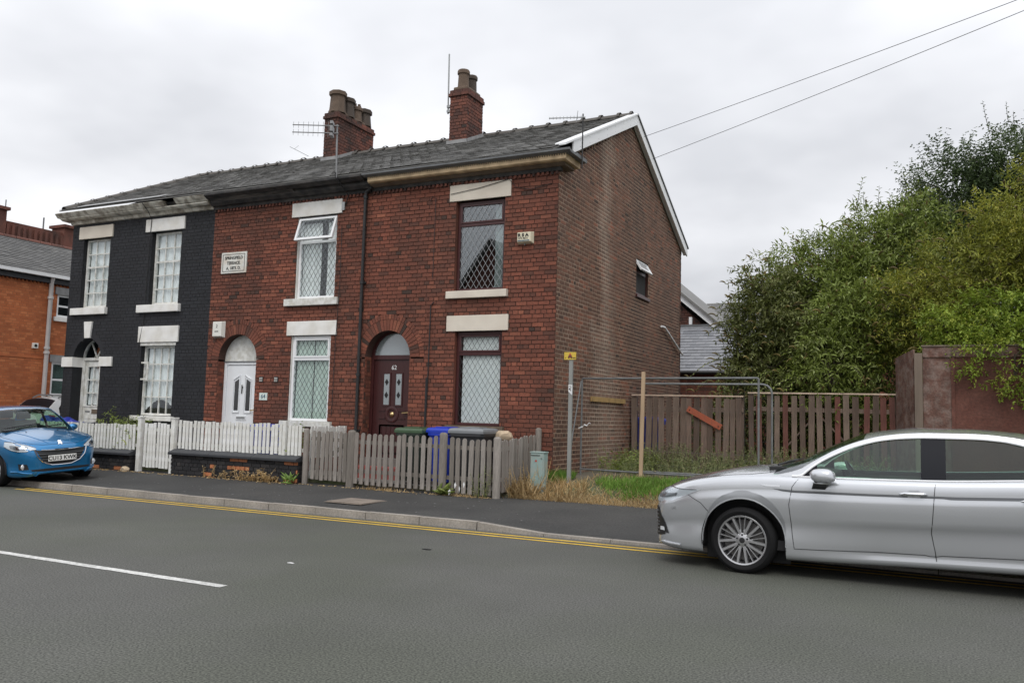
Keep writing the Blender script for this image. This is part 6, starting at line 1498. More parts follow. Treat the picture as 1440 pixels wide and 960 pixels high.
        b = MB(); b.lathe([(rr + .004, -w_ / 2 + .006), (rr - .004, -w_ / 2 - .002), (rr - .018, -w_ / 2 + .002), (rr - .022, -w_ / 2 + .03), (rr - .03, w_ / 2)], (0, 0, 0), 'y', 48)
        def spoke(a0, r0, a1, r1, w0, w1, y0, y1):
            p = Vector((r0 * math.cos(a0), 0, r0 * math.sin(a0))); q = Vector((r1 * math.cos(a1), 0, r1 * math.sin(a1))); d = (q - p).normalized(); nn = Vector((-d.z, 0, d.x))
            vs = []
            for c, ww, yy in ((p, w0, y0), (q, w1, y1)):
                for k, (e, dep) in enumerate(((-1, .03), (-.65, 0), (.65, 0), (1, .03))): t_ = c + nn * ww * e; vs.append((t_.x, yy + dep, t_.z))
            b.add(vs, [(0, 1, 5, 4), (1, 2, 6, 5), (2, 3, 7, 6)])
        yo = -w_ / 2
        if style == 'multi':
            for k in range(5):
                a = R(90) + k * R(72) + R(36)
                for e in (-1, 1):
                    spoke(a + e * R(20), .045, a + e * R(11.5), rr - .012, .019, .0175, yo + .012, yo + .006)
                    spoke(a + R(36) - e * R(9), .075, a + R(36) - e * R(7.5), rr - .012, .006, .006, yo + .02, yo + .008)
                    spoke(a + R(36) - e * R(23), .06, a + R(36) - e * R(9), .12, .008, .006, yo + .014, yo + .018)
        else:
            for k in range(sp.get('nsp', 7)): a = k * 2 * math.pi / sp.get('nsp', 7) + .3; spoke(a, .05, a, rr - .012, .028, .022, yo + .016, yo + .008)
        b.lathe([(.0, yo + .006), (.05, yo + .006), (.075, yo + .016), (.078, yo + .05)], (0, 0, 0), 'y', 24)
        b.build("rim", "alloy", W, smooth=True, angle=40)
        b = MB(); b.lathe([(0, yo + .001), (.024, yo + .001), (.03, yo + .006)], (0, 0, 0), 'y', 18)
        for k in range(5): a = R(90) + k * R(72) + R(36) ; b.lathe([(0, yo + .006), (.011, yo + .004), (.011, yo + .02)], (.056 * math.cos(a + R(36)), 0, .056 * math.sin(a + R(36))), 'y', 8)
        b.build("wheel_nut", "seam", W, smooth=True)
        b = MB(); b.lathe([(.05, yo + .075), (rr - .05, yo + .075), (rr - .05, yo + .095)], (0, 0, 0), 'y', 32); b.build("brake_disc", "brake_disc", W)
        b = MB(); b.lathe([(0, yo + .10), (rr, yo + .10)], (0, 0, 0), 'y', 24); b.build("wheel_backing", "plastic_black", W)
    def arches(s, r, depth=.3):
        sp = s.sp
        for ax in (0, sp['wb']):
            for sg in (1, -1):
                yo = s.half(ax) * .985; b = MB(); rows = []
                for i in range(19):
                    a = math.pi * (i / 18) * 1.12 - .19; rows.append([(ax + r * math.cos(a), sg * (yo - dd), sp['axz'] + r * math.sin(a)) for dd in (.015, .10, depth)])
                b.grid(rows); b.add([(ax + r * math.cos(math.pi * k / 12), sg * (yo - depth), sp['axz'] + r * math.sin(math.pi * k / 12)) for k in range(13)] + [(ax - r, sg * (yo - depth), .1), (ax + r, sg * (yo - depth), .1)], [tuple(range(15))])
                b.build("wheel_arch_liner", "seam", s.t)
    def lip(s, r, mt, name="wheel_arch_lip", rad=.012, off=.0):
        for ax in (0, s.sp['wb']):
            for sg in (1, -1):
                path = []
                for i in range(25):
                    a = math.pi * (i / 24) * 1.06 - .09; path.append(s.near((ax + r * math.cos(a), sg * 2, s.sp['axz'] + r * math.sin(a)) if False else (ax + r * math.cos(a), sg * s.half(ax) * .98, s.sp['axz'] + r * math.sin(a)), off))
                b = MB(); b.tube(path, rad, 6); b.build(name, mt, s.t, smooth=True)
    def interior(s, seats, dash, zf=.32, wheel_y=.37):
        sp = s.sp; W = sp['W']; t = s.t
        b = MB(); b.box(sp['cab'][0] - .2, sp['cab'][1] + .1, -W * .86, W * .86, zf - .1, zf); b.build("floor_pan", "dash_dark", t)
        b = MB(); b.box(sp['x0'] + .25, sp['x1'] - .2, -W * .6, W * .6, .2, .24); b.build("underbody", "seam", t)
        dx0 = dash; zb = table(sp['zb'], dx0 + .3)
        b = MB(); b.prism([(dx0 - .25, zb + .0), (dx0 + .05, zb + .05), (dx0 + .28, zb + .02), (dx0 + .32, zb - .12), (dx0 + .2, zb - .4), (dx0 - .3, zb - .4)], -W * .82, W * .82, 'xz'); b.build("dashboard", "dash_dark", t, bevel=.02)
        for x, y_, bench in seats:
            hw = .25 if not bench else .58; b = MB(); b.box(x - .5, x + .02, y_ - hw, y_ + hw, zf + .12, zf + .28)
            b.add([(x - .02, y_ - hw, zf + .2), (x - .02, y_ + hw, zf + .2), (x + .14, y_ + hw, zf + .2), (x + .14, y_ - hw, zf + .2), (x + .14, y_ - hw * .85, zf + .80), (x + .14, y_ + hw * .85, zf + .80), (x + .26, y_ + hw * .85, zf + .80), (x + .26, y_ - hw * .85, zf + .80)], [(0,3,2,1),(4,5,6,7),(0,1,5,4),(1,2,6,5),(2,3,7,6),(3,0,4,7)])
            for hy in ((y_,) if not bench else (y_ - .36, y_ + .36)): b.box(x + .18, x + .27, hy - .12, hy + .12, zf + .83, zf + .99); b.tube([(x + .22, hy - .05, zf + .78), (x + .22, hy - .05, zf + .85)], .008, 5)
            b.build("seat", "seat_cloth", t, bevel=.035)
        st = MB(); c = Vector((dx0 + .45, wheel_y, zb - .02)); ax_ = Vector((.85, 0, .5)).normalized(); e1 = Vector((0, 1, 0)); e2 = ax_.cross(e1)
        st.tube([c + (e1 * math.cos(2 * math.pi * k / 24) + e2 * math.sin(2 * math.pi * k / 24)) * .18 for k in range(25)], .014, 6); st.tube([c - ax_ * .2, c], .03, 6); st.beam(c - e1 * .17, c + e1 * .17, .03, .03); st.build("steering_wheel", "dash_dark", t)
    def plate(s, x, z, txt, y=0, tilt=0, w_=.52, h=.11):
        b = MB(); b.box(x - .012, x, -w_ / 2 + y, w_ / 2 + y, z - h / 2, z + h / 2); p = b.build("number_plate", "plate_white", s.t, bevel=.004)
        if txt: text("lettering", txt, .104, "letter_black", p, (x - .0135, y, z - .003), (R(90), 0, R(-90)), depth=.0012, sx_=1.0, bold=.0018)
        return p

# ============================================================ silver saloon
SIL = dict(W=.93, x0=-1.03, x1=4.22, wb=3.14, axz=.343, arch=.435, crease=(.45, 2.98, .56, .70, .055), paint="paint_silver", doors=[.52, 1.83, 2.98], doorv=.13, cab=(.30, 3.45), hood=(-.86, .26),
    plan=[(-1.03, .60), (-1.0, .70), (-.92, .81), (-.78, .895), (-.5, .96), (-.1, .992), (.6, .995), (1.8, 1.0), (3.1, 1.0), (3.7, .965), (4.08, .86), (4.20, .72), (4.22, .66)],
    zs=[(-1.03, .27), (-.95, .20), (-.6, .17), (.5, .175), (1.8, .215), (3.0, .25), (3.9, .30), (4.22, .42)],
    zb=[(-1.03, .70), (-.95, .78), (-.8, .85), (-.5, .945), (-.1, 1.005), (.4, 1.03), (.58, 1.03), (1.8, 1.055), (2.57, 1.10), (3.2, 1.14), (4.0, 1.13), (4.22, 1.08)],
    zh=[(-1.03, .74), (-.95, .83), (-.8, .91), (-.55, .985), (-.25, 1.055), (.05, 1.105), (.26, 1.125), (.6, 1.13), (3.0, 1.15), (3.4, 1.19), (4.0, 1.18), (4.22, 1.12)],
    crown=2.0, tumble=.34, g0=.30, g1=3.42, ws_top=1.16, rw_top=2.98,
    rail=[(.30, 1.03), (.53, 1.095), (.72, 1.21), (.90, 1.32), (1.12, 1.415), (1.34, 1.48), (1.56, 1.512), (1.8, 1.526), (2.18, 1.528), (2.5, 1.503), (2.8, 1.42), (3.05, 1.31), (3.42, 1.17)],
    dlo=[(.30, .9), (.56, 1.02), (.60, 1.055), (.72, 1.16), (.90, 1.27), (1.11, 1.365), (1.34, 1.432), (1.56, 1.462), (1.79, 1.474), (2.18, 1.476), (2.4, 1.462), (2.57, 1.43), (2.85, 1.32), (3.05, 1.16), (3.08, 1.1), (3.42, 1.0)],
    roof=[(.30, 1.125), (.53, 1.205), (.85, 1.37), (1.16, 1.50), (1.4, 1.545), (1.7, 1.578), (2.1, 1.578), (2.6, 1.55), (2.98, 1.46), (3.42, 1.21)],
    pillars=[(1.705, 1.925)], glass_start=.74, glass_end=3.0, trim=(.46, 3.05), trim_mat="trim_bright", rimf=.755, glass_side1='car_glass_rear')
SIL['sidev'] = [(0, .90), (.04, .945), (.10, .958), (.22, .968), (.40, .962), (.52, .985), (.68, 1.0), (.775, .998), (.80, .988), (.90, .985), (.96, .972), (1, .945)]
S1 = Car("silver_car", "silver saloon car parked at the right with multi spoke alloy wheels", (-1.84, 10.145, 0), (0, 0, 0), SIL)
S1.cabin(); S1.arches(.445); S1.lip(.437, "paint_silver", rad=.008)
S1.interior([(1.62, -.38, False), (1.62, .38, False), (2.55, 0, True)], .55, zf=.36)
for x in (0, 3.14):
    for y_ in (-.80, .80): S1.wheel(x, y_, .343, .225, 'multi', steer=(R(-4) if x == 0 else 0))
sm = S1.seam
sm([(.52, .93, .30), (.50, .93, .45), (.47, .93, .75), (.50, .92, .93), (.56, .90, 1.02)]); sm([(1.83, .93, .32), (1.79, .93, .55), (1.81, .93, .80), (1.83, .92, 1.05)]); sm([(.52, .93, .295), (1.83, .93, .33), (2.66, .93, .37)]); sm([(2.98, .93, 1.0), (2.93, .93, .86), (2.76, .93, .66), (2.66, .93, .45)])
sm([(-.86, .0, .88), (-.82, .35, .87), (-.66, .62, .90), (-.30, .78, .985), (.05, .80, 1.035), (.26, .72, 1.09)]); sm([(-.60, .86, .78), (-.45, .90, .70), (-.36, .92, .60)])
# painted shade: dark strip along the shoulder crease, grey band over the wheel
S1.patch([(.30, .93, .906), (.52, .94, .897), (1.2, .95, .907), (2.0, .95, .927), (2.8, .95, .967)], [(.40, .93, .882), (.52, .94, .875), (1.2, .95, .885), (2.0, .95, .905), (2.8, .95, .945)], "shade_grey", "crease_shade", off=.003, n=40, m=2)
S1.patch([(.0 + (.44 + .085 * math.sin(math.pi * (a - 8) / 150)) * math.cos(R(a)), .94, .343 + (.44 + .085 * math.sin(math.pi * (a - 8) / 150)) * math.sin(R(a))) for a in range(158, 7, -6)], [(.0 + .438 * math.cos(R(a)), .94, .343 + .438 * math.sin(R(a))) for a in range(158, 7, -6)], "shade_grey2", "arch_brow_shade", off=.003, n=50, m=3)
# headlamps
ht = [(-.92, .60, .775), (-.85, .72, .80), (-.70, .83, .832), (-.46, .90, .845)]; hb_ = [(-.96, .58, .675), (-.90, .72, .675), (-.78, .83, .70), (-.48, .90, .835)]
for o in S1.patch(ht, hb_, "lamp_silver", "headlight", off=.002, n=18, m=6): pass
for o in S1.patch([(-.885, .66, .755), (-.82, .76, .772), (-.72, .83, .79)], [(-.90, .66, .72), (-.84, .76, .73), (-.74, .83, .755)], "lamp_housing", "headlight_reflector", off=.006, n=10, m=3): pass
for o in S1.patch(ht, hb_, "lamp_glass", "headlight_lens", off=.012, n=18, m=6): pass
S1.seam([(-.90, .62, .785), (-.84, .72, .81), (-.70, .83, .836), (-.50, .89, .845)], r=.006, mt="chrome", name="headlight_trim", off=.006)
# grille, lower intake, fog lamp
S1.patch([(-1.0, .0, .76), (-.98, .3, .75), (-.93, .58, .755)], [(-1.02, .0, .70), (-1.0, .3, .69), (-.95, .60, .69)], "plastic_black", "upper_grille", off=.004, n=16, m=3)
S1.patch([(-1.03, .0, .60), (-1.02, .4, .60), (-.96, .66, .585), (-.93, .70, .55)], [(-1.03, .0, .30), (-1.02, .4, .30), (-.94, .70, .30), (-.88, .76, .32)], "plastic_black", "lower_grille", off=.004, n=16, m=6)
for k in range(7): S1.seam([(-1.03, .0, .33 + k * .04), (-1.02, .4, .33 + k * .04), (-.95, .67, .33 + k * .04)], r=.006, mt="lamp_housing", name="grille_bar", off=.008)
S1.patch([(-.93, .70, .40), (-.89, .755, .40)], [(-.93, .70, .36), (-.88, .76, .36)], "lamp_silver", "fog_lamp", off=.014, n=4, m=3)
S1.patch([(-1.0, .60, .63), (-.95, .69, .61)], [(-.97, .64, .345), (-.83, .79, .335)], "plastic_black", "side_intake", off=.006, n=8, m=8)
S1.seam([(-1.03, .0, .235), (-1.0, .5, .235), (-.9, .74, .24), (-.7, .86, .22)], r=.012, mt="paint_silver", name="bumper_lip", off=.012)
S1.patch([(-.80, .86, .63), (-.76, .88, .635)], [(-.80, .86, .61), (-.76, .88, .612)], "paint_silver_shaded", "washer_cover", off=.004, n=3, m=2)
S1.patch([(.18, .94, .945), (.38, .94, .945)], [(.24, .94, .925), (.38, .94, .925)], "chrome", "hybrid_badge", off=.004, n=4, m=2)
b = MB(); b.box(.22, .44, -.60, .60, 1.08, 1.115); b.build("cowl", "plastic_black", S1.t)
b = MB()
for y0_, y1_ in ((.05, .62), (-.5, .1)): b.tube([(.30, y0_, 1.135), (.37, (y0_ + y1_) / 2, 1.165), (.42, y1_, 1.165)], .011, 5)
b.build("wiper", "plastic_black", S1.t)
for sg in (1, -1):
    bm = bmesh.new(); bmesh.ops.create_uvsphere(bm, u_segments=28, v_segments=18, radius=1)
    for v in bm.verts:
        p = v.co; q = [math.copysign(abs(c_) ** .72, c_) for c_ in p]; p.x = q[0] * .118 * (1.0 if q[0] > 0 else 1.05) - .02 * q[2]; p.y = q[1] * .10; p.z = q[2] * (.078 if q[2] > 0 else .058) + .008 * q[0]
    me = bpy.data.meshes.new("mirror"); bm.to_mesh(me); bm.free(); me.shade_smooth(); me.materials.append(MATS["paint_silver"]); o = bpy.data.objects.new("door_mirror", me); COL.objects.link(o); o.parent = S1.t; o.location = (.82, sg * 1.02, 1.06)
    b = MB(); b.add([(.69, sg * .90, .915), (.82, sg * .90, .915), (.86, sg * 1.06, 1.0), (.73, sg * 1.06, 1.0), (.72, sg * .87, 1.03), (.86, sg * .87, 1.03), (.90, sg * 1.0, 1.03), (.75, sg * 1.0, 1.03)], [(0,3,2,1),(4,5,6,7),(0,1,5,4),(1,2,6,5),(2,3,7,6),(3,0,4,7)]); b.build("mirror_base", "plastic_black", o); pass
    for c_ in o.children: c_.location = (-.82, -sg * 1.02, -1.06)
    b = MB(); b.tube([(.73, sg * 1.10, .998), (.80, sg * 1.118, .994), (.90, sg * 1.10, .998)], .007, 5); q = b.build("mirror_trim", "chrome", o); q.location = (-.82, -sg * 1.02, -1.06)
for xx in (1.63, 2.66):
    for sg in (1, -1):
        p0 = S1.near((xx - .12, sg * .93, .925), 0); p1 = S1.near((xx + .13, sg * .93, .93), 0); b = MB()
        b.tube([p0 + Vector((0, 0, 0)), p0.lerp(p1, .2) + Vector((0, sg * .028, .004)), p0.lerp(p1, .55) + Vector((0, sg * .032, .004)), p0.lerp(p1, .85) + Vector((0, sg * .028, .004)), p1], [.006, .018, .019, .018, .006], 10)
        o = b.build("door_handle", "chrome", S1.t, smooth=True); S1.patch([(xx - .035, sg * .93, .965), (xx + .06, sg * .93, .968)], [(xx - .045, sg * .93, .895), (xx + .07, sg * .93, .898)], "paint_silver_shaded", "handle_recess_shade", off=.003, n=6, m=4, both=False, parent=None)  # shade of the grip hollow painted as a darker surface patch
S1.plate(-1.045, .50, "")
for o in S1.patch([(4.05, .70, 1.02), (3.8, .90, 1.03)], [(4.1, .70, .88), (3.85, .92, .90)], "letter_red", "tail_light", off=.005, n=6, m=4): pass
S1.plate(4.24, .75, "")

# ============================================================ blue hatchback
BLU = dict(W=.875, x0=-.82, x1=3.16, wb=2.54, axz=.308, arch=.36, paint="paint_blue", doors=[.52, 1.62, 2.40], doorv=.13, cab=(.36, 2.95), hood=(-.70, .30),
    plan=[(-.82, .52), (-.80, .62), (-.74, .715), (-.62, .82), (-.42, .91), (-.1, .965), (.6, .985), (1.6, 1.0), (2.5, 1.0), (2.9, .955), (3.1, .87), (3.16, .78)],
    zs=[(-.82, .24), (-.75, .20), (-.45, .185), (.4, .19), (2.2, .21), (2.9, .26), (3.16, .36)],
    zb=[(-.82, .60), (-.78, .68), (-.68, .76), (-.45, .845), (-.1, .90), (.4, .935), (1.5, .97), (2.5, 1.02), (3.0, 1.02), (3.16, .96)],
    zh=[(-.82, .66), (-.79, .74), (-.70, .815), (-.50, .885), (-.2, .955), (.1, 1.01), (.34, 1.04), (.8, 1.04), (2.8, 1.06), (3.05, 1.05), (3.16, .99)],
    crown=2.3, tumble=.30, g0=.34, g1=3.08, ws_top=1.02, rw_top=2.72,
    rail=[(.34, .94), (.55, 1.08), (.85, 1.27), (1.1, 1.38), (1.4, 1.42), (1.9, 1.425), (2.4, 1.39), (2.72, 1.34), (2.95, 1.14), (3.08, 1.03)],
    dlo=[(.34, .9), (.6, .98), (.8, 1.15), (1.0, 1.27), (1.2, 1.335), (1.5, 1.36), (2.0, 1.355), (2.4, 1.30), (2.62, 1.22), (2.72, 1.04), (3.08, .9)],
    roof=[(.34, 1.045), (.55, 1.155), (.85, 1.325), (1.05, 1.415), (1.4, 1.46), (1.9, 1.465), (2.4, 1.44), (2.72, 1.39), (2.95, 1.20), (3.08, 1.06)],
    pillars=[(1.55, 1.68)], glass_start=.66, glass_end=2.6, trim=(.6, 2.6), trim_mat="gloss_black", nsp=7, rimf=.68)
ha = R(-11); S2 = Car("blue_car", "metallic blue hatchback parked half on the pavement at the left", (-15.74, 10.95, .055), (R(-4.2), 0, ha + math.pi), BLU)
S2.cabin(); S2.arches(.37); S2.interior([(1.45, -.36, False), (1.45, .36, False), (2.3, 0, True)], .55, zf=.34, wheel_y=.36)
for x in (0, 2.54):
    for y_ in (-.755, .755): S2.wheel(x, y_, .308, .195, 'plain', steer=(R(5) if x == 0 else 0))
sm = S2.seam
sm([(.52, .87, .28), (.50, .87, .6), (.54, .87, .93)]); sm([(1.62, .87, .28), (1.60, .87, .6), (1.62, .87, .97)]); sm([(.52, .87, .285), (1.62, .87, .29), (2.2, .87, .3)])
sm([(-.76, .0, .775), (-.74, .30, .765), (-.66, .46, .765), (-.50, .66, .845), (-.1, .74, .925), (.30, .70, .985)])
sm([(-.74, .20, .80), (-.45, .33, .90), (-.1, .42, .965), (.2, .50, 1.0)], r=.004, mt="paint_blue", name="bonnet_crease", off=.003)
# large swept headlamps
ht = [(-.74, .44, .70), (-.70, .52, .745), (-.60, .64, .80), (-.46, .76, .85), (-.30, .835, .87)]; hb_ = [(-.76, .44, .675), (-.73, .58, .66), (-.64, .70, .665), (-.50, .80, .70), (-.33, .85, .76)]
S2.patch(ht, hb_, "lamp_silver", "headlight", off=.003, n=20, m=7)
S2.patch([(-.70, .55, .715), (-.58, .68, .765), (-.46, .78, .79)], [(-.71, .58, .685), (-.61, .70, .695), (-.49, .80, .73)], "lamp_housing", "headlight_bowl", off=.008, n=10, m=4)
S2.patch([(-.66, .60, .725), (-.58, .69, .75)], [(-.67, .61, .70), (-.60, .70, .71)], "chrome", "headlight_reflector", off=.014, n=5, m=3)
S2.patch(ht, hb_, "lamp_glass", "headlight_lens", off=.02, n=20, m=7)
S2.seam(ht, r=.006, mt="seam", name="headlight_rim", off=.004); S2.seam(hb_, r=.005, mt="seam", name="headlight_rim", off=.004)
# trapezoid grille with a chrome rim
S2.patch([(-.82, .0, .655), (-.80, .30, .665), (-.755, .46, .675)], [(-.83, .0, .40), (-.83, .16, .40), (-.81, .33, .47)], "plastic_black", "grille", off=.006, n=16, m=6)
S2.seam([(-.755, .47, .665), (-.78, .43, .56), (-.81, .34, .46), (-.83, .18, .395), (-.83, .0, .39)], r=.011, mt="chrome", name="grille_rim", off=.012)
for k in range(4): S2.seam([(-.82, .0, .455 + k * .05), (-.81, .28, .455 + k * .05), (-.79, .36 + .02 * k, .455 + k * .05)], r=.005, mt="lamp_housing", name="grille_bar", off=.010)
S2.seam([(-.81, .0, .66), (-.80, .2, .665), (-.775, .36, .668)], r=.009, mt="chrome", name="grille_strip", off=.012)
S2.patch([(-.82, .0, .685), (-.81, .14, .683)], [(-.82, .0, .668), (-.815, .12, .668)], "plastic_black", "grille_badge", off=.02, n=6, m=2)
S2.plate(-.862, .52, "CU13 KWK")
# lion-like badge: small chrome shape on the bonnet nose
bd = [(-.735, 0, .80)]; c = S2.near((-.74, 0, .80), .01); b = MB()
shp = [(-.035, .03), (-.01, .05), (.012, .04), (.035, .05), (.025, .02), (.045, -.005), (.03, -.03), (.045, -.05), (.01, -.05), (0, -.02), (-.02, -.045), (-.045, -.05), (-.03, -.015)]
nrm = Vector((-.8, 0, .6)); e2 = Vector((.6, 0, .8)); vs_t = [c + Vector((0, -1, 0)) * p[0] + e2 * p[1] for p in shp]
b.add([tuple(v) for v in vs_t] + [tuple(v + nrm * .012) for v in vs_t], [(i, (i + 1) % 13, 13 + (i + 1) % 13, 13 + i) for i in range(13)]); ts = tessellate_polygon([[Vector((p[0], p[1], 0)) for p in shp]])
for t_ in ts: b.add([tuple(vs_t[i] + nrm * .012) for i in t_], [(0, 1, 2)])
b.build("badge", "chrome", S2.t)
# fog lamps and bumper shapes
S2.patch([(-.72, .56, .44), (-.64, .72, .44)], [(-.74, .54, .33), (-.66, .72, .33)], "plastic_black", "fog_lamp_recess", off=.004, n=6, m=5)
for sg in (1, -1):
    c = S2.near((-.69, sg * .62, .385), .004); b = MB(); b.lathe([(.0, -.02), (.03, -.016), (.042, -.005), (.05, -.01), (.054, .004)], (0, 0, 0), 'x', 18); o = b.build("fog_lamp", "lamp_silver", S2.t, smooth=True); o.location = c; o.rotation_euler = (0, 0, R(28) * sg)
S2.patch([(-.80, .0, .335), (-.79, .30, .335), (-.74, .52, .33)], [(-.80, .0, .28), (-.79, .30, .28), (-.75, .50, .30)], "plastic_black", "lower_intake", off=.004, n=12, m=3)
S2.seam([(-.80, .0, .265), (-.79, .30, .265), (-.72, .55, .27), (-.62, .72, .30), (-.5, .80, .30)], r=.016, mt="paint_blue", name="bumper_lip", off=.008)
b = MB(); b.box(.22, .50, -.58, .58, .99, 1.03); b.build("cowl", "plastic_black", S2.t)
b = MB(); b.tube([(.34, .55, 1.06), (.40, .1, 1.10), (.43, -.15, 1.115)], .012, 5); b.tube([(.34, -.25, 1.06), (.39, -.55, 1.08)], .012, 5); b.build("wiper", "plastic_black", S2.t)
b = MB(); b.box(.92, 1.0, -.1, .1, 1.31, 1.37); b.build("rear_view_mirror", "dash_dark", S2.t)
b = MB(); b.add([(.50, .1, 1.0), (.50, .66, 1.0), (.62, .62, 1.005), (.62, .12, 1.005)], [(0, 1, 2, 3)]); b.build("dash_paper", "dash_pale", S2.t)
for sg in (1, -1):
    b = MB(); b.lathe([(.012, .03), (.006, .045), (0, .05)], (0, 0, 0), 'z', 8); q = S2.near((-.02, sg * .30, 1.0), -.03); b.v = [(v[0] + q.x, v[1] + q.y, v[2] + q.z) for v in b.v]; b.build("washer_jet", "plastic_black", S2.t)
    bm = bmesh.new(); bmesh.ops.create_uvsphere(bm, u_segments=16, v_segments=10, radius=1)
    for v in bm.verts: v.co = Vector((v.co.x * .09, v.co.y * .10, v.co.z * .07))
    me = bpy.data.meshes.new("mirror"); bm.to_mesh(me); bm.free(); me.shade_smooth(); me.materials.append(MATS["paint_blue"]); o = bpy.data.objects.new("door_mirror", me); COL.objects.link(o); o.parent = S2.t; o.location = (.80, sg * .97, .99)
for sg in (1, -1): S2.patch([(3.02, .70, 1.0), (2.85, .84, 1.0)], [(3.08, .70, .72), (2.9, .86, .75)], "letter_red", "tail_light", off=.005, n=6, m=5, both=False) if sg > 0 else None

# ============================================================ white off-roader behind
SUV = dict(W=.92, x0=-.88, x1=3.56, wb=2.65, axz=.36, arch=.42, paint="paint_white_car", doors=[.55, 1.60, 2.45], doorv=.2, cab=(.45, 3.35), hood=(-.75, .40),
    plan=[(-.88, .66), (-.84, .76), (-.7, .88), (-.4, .96), (0, .99), (2.6, 1.0), (3.2, .975), (3.48, .93), (3.56, .86)], zs=[(-.88, .35), (-.7, .28), (2.8, .28), (3.56, .40)],
    zb=[(-.88, .78), (-.8, .88), (-.5, .98), (.4, 1.06), (2.5, 1.12), (3.4, 1.18), (3.56, 1.12)], zh=[(-.88, .86), (-.8, .96), (-.5, 1.06), (.3, 1.16), (3.3, 1.2), (3.56, 1.14)],
    crown=2.3, tumble=.26, g0=.40, g1=3.52, ws_top=1.1, rw_top=3.12,
    rail=[(.40, 1.08), (.8, 1.35), (1.15, 1.56), (1.5, 1.63), (2.5, 1.62), (3.1, 1.56), (3.3, 1.40), (3.52, 1.18)], dlo=[(.40, 1.0), (.7, 1.15), (1.0, 1.40), (1.25, 1.53), (1.6, 1.55), (2.6, 1.52), (2.95, 1.46), (3.1, 1.30), (3.2, 1.14), (3.52, 1.0)],
    roof=[(.40, 1.17), (.8, 1.42), (1.15, 1.62), (1.5, 1.70), (2.4, 1.70), (3.12, 1.62), (3.3, 1.46), (3.52, 1.20)], pillars=[(1.55, 1.68), (2.36, 2.46)], glass_start=.75, glass_end=3.06, trim=(.7, 3.0), trim_mat="gloss_black",
    glass_rear_window='pillar_black', glass_side0='car_glass_dark', glass_side1='car_glass_dark', glass_side2='car_glass_dark', nsp=6)
S3 = Car("white_car", "white off-roader with roof rails parked in the side street", (-24.72, 20.1, .13), (0, 0, R(-90)), SUV)
S3.cabin(); S3.arches(.43); S3.interior([(1.5, -.4, False), (1.5, .4, False), (2.5, 0, True)], .6, zf=.45)
for x in (0, 2.65):
    for y_ in (-.79, .79): S3.wheel(x, y_, .36, .22, 'plain')
for sg in (1, -1):
    b = MB(); b.tube([(1.35, sg * .62, 1.66), (1.5, sg * .62, 1.735), (2.8, sg * .61, 1.725), (3.0, sg * .61, 1.63)], .022, 8); b.build("roof_bar", "alu", S3.t, smooth=True)
b = MB(); b.tube([(2.75, 0, 1.68), (2.95, 0, 1.78)], .008, 5); b.build("roof_aerial", "plastic_black", S3.t)
S3.plate(3.58, .85, ""); S3.patch([(3.50, .72, 1.10), (3.25, .90, 1.10)], [(3.54, .72, .85), (3.3, .9, .85)], "letter_red", "tail_light", off=.006, n=6, m=5)
# ------------------------------------------------------------ foliage: every leaf is a small folded face
def leaf_mesh(name, P, D, Nn, Ln, Wd, tone, mt, parent=None, loc=None, fold=.25):
    """P base points, D directions, Nn rough normals, Ln lengths, Wd widths (numpy arrays)"""
    D = D / np.linalg.norm(D, axis=1, keepdims=True); S = np.cross(D, Nn); S /= np.maximum(np.linalg.norm(S, axis=1, keepdims=True), 1e-6); U = np.cross(S, D)
    L_ = Ln[:, None]; W_ = Wd[:, None]; k = len(P)
    V = np.empty((k, 4, 3)); V[:, 0] = P; V[:, 1] = P + D * L_ * .45 + S * W_ * .5 + U * W_ * fold; V[:, 2] = P + D * L_ - U * L_ * .12; V[:, 3] = P + D * L_ * .45 - S * W_ * .5 + U * W_ * fold
    off = np.array(ORIG.get(parent.name, (0, 0, 0)) if parent else (loc or (0, 0, 0))); V = (V - off).reshape(-1, 3)
    me = bpy.data.meshes.new(name); me.vertices.add(4 * k); me.vertices.foreach_set("co", V.astype(np.float32).ravel())
    idx = np.arange(4 * k).reshape(k, 4); tri = np.concatenate([idx[:, [0, 1, 2]], idx[:, [0, 2, 3]]], 1).reshape(-1, 3)
    me.loops.add(6 * k); me.loops.foreach_set("vertex_index", tri.ravel().astype(np.int32)); me.polygons.add(2 * k); me.polygons.foreach_set("loop_start", np.arange(0, 6 * k, 3, dtype=np.int32))
    me.update(); me.validate()
    at = me.attributes.new("tone", 'FLOAT', 'FACE'); at.data.foreach_set("value", np.repeat(tone, 2).astype(np.float32))
    me.materials.append(MATS[mt]); o = bpy.data.objects.new(name, me); COL.objects.link(o)
    if parent: o.parent = parent; ORIG[o.name] = tuple(off)
    elif loc is not None: o.location = loc
    return o
def rv(n): v = nrs.normal(size=(n, 3)); return v / np.linalg.norm(v, axis=1, keepdims=True)
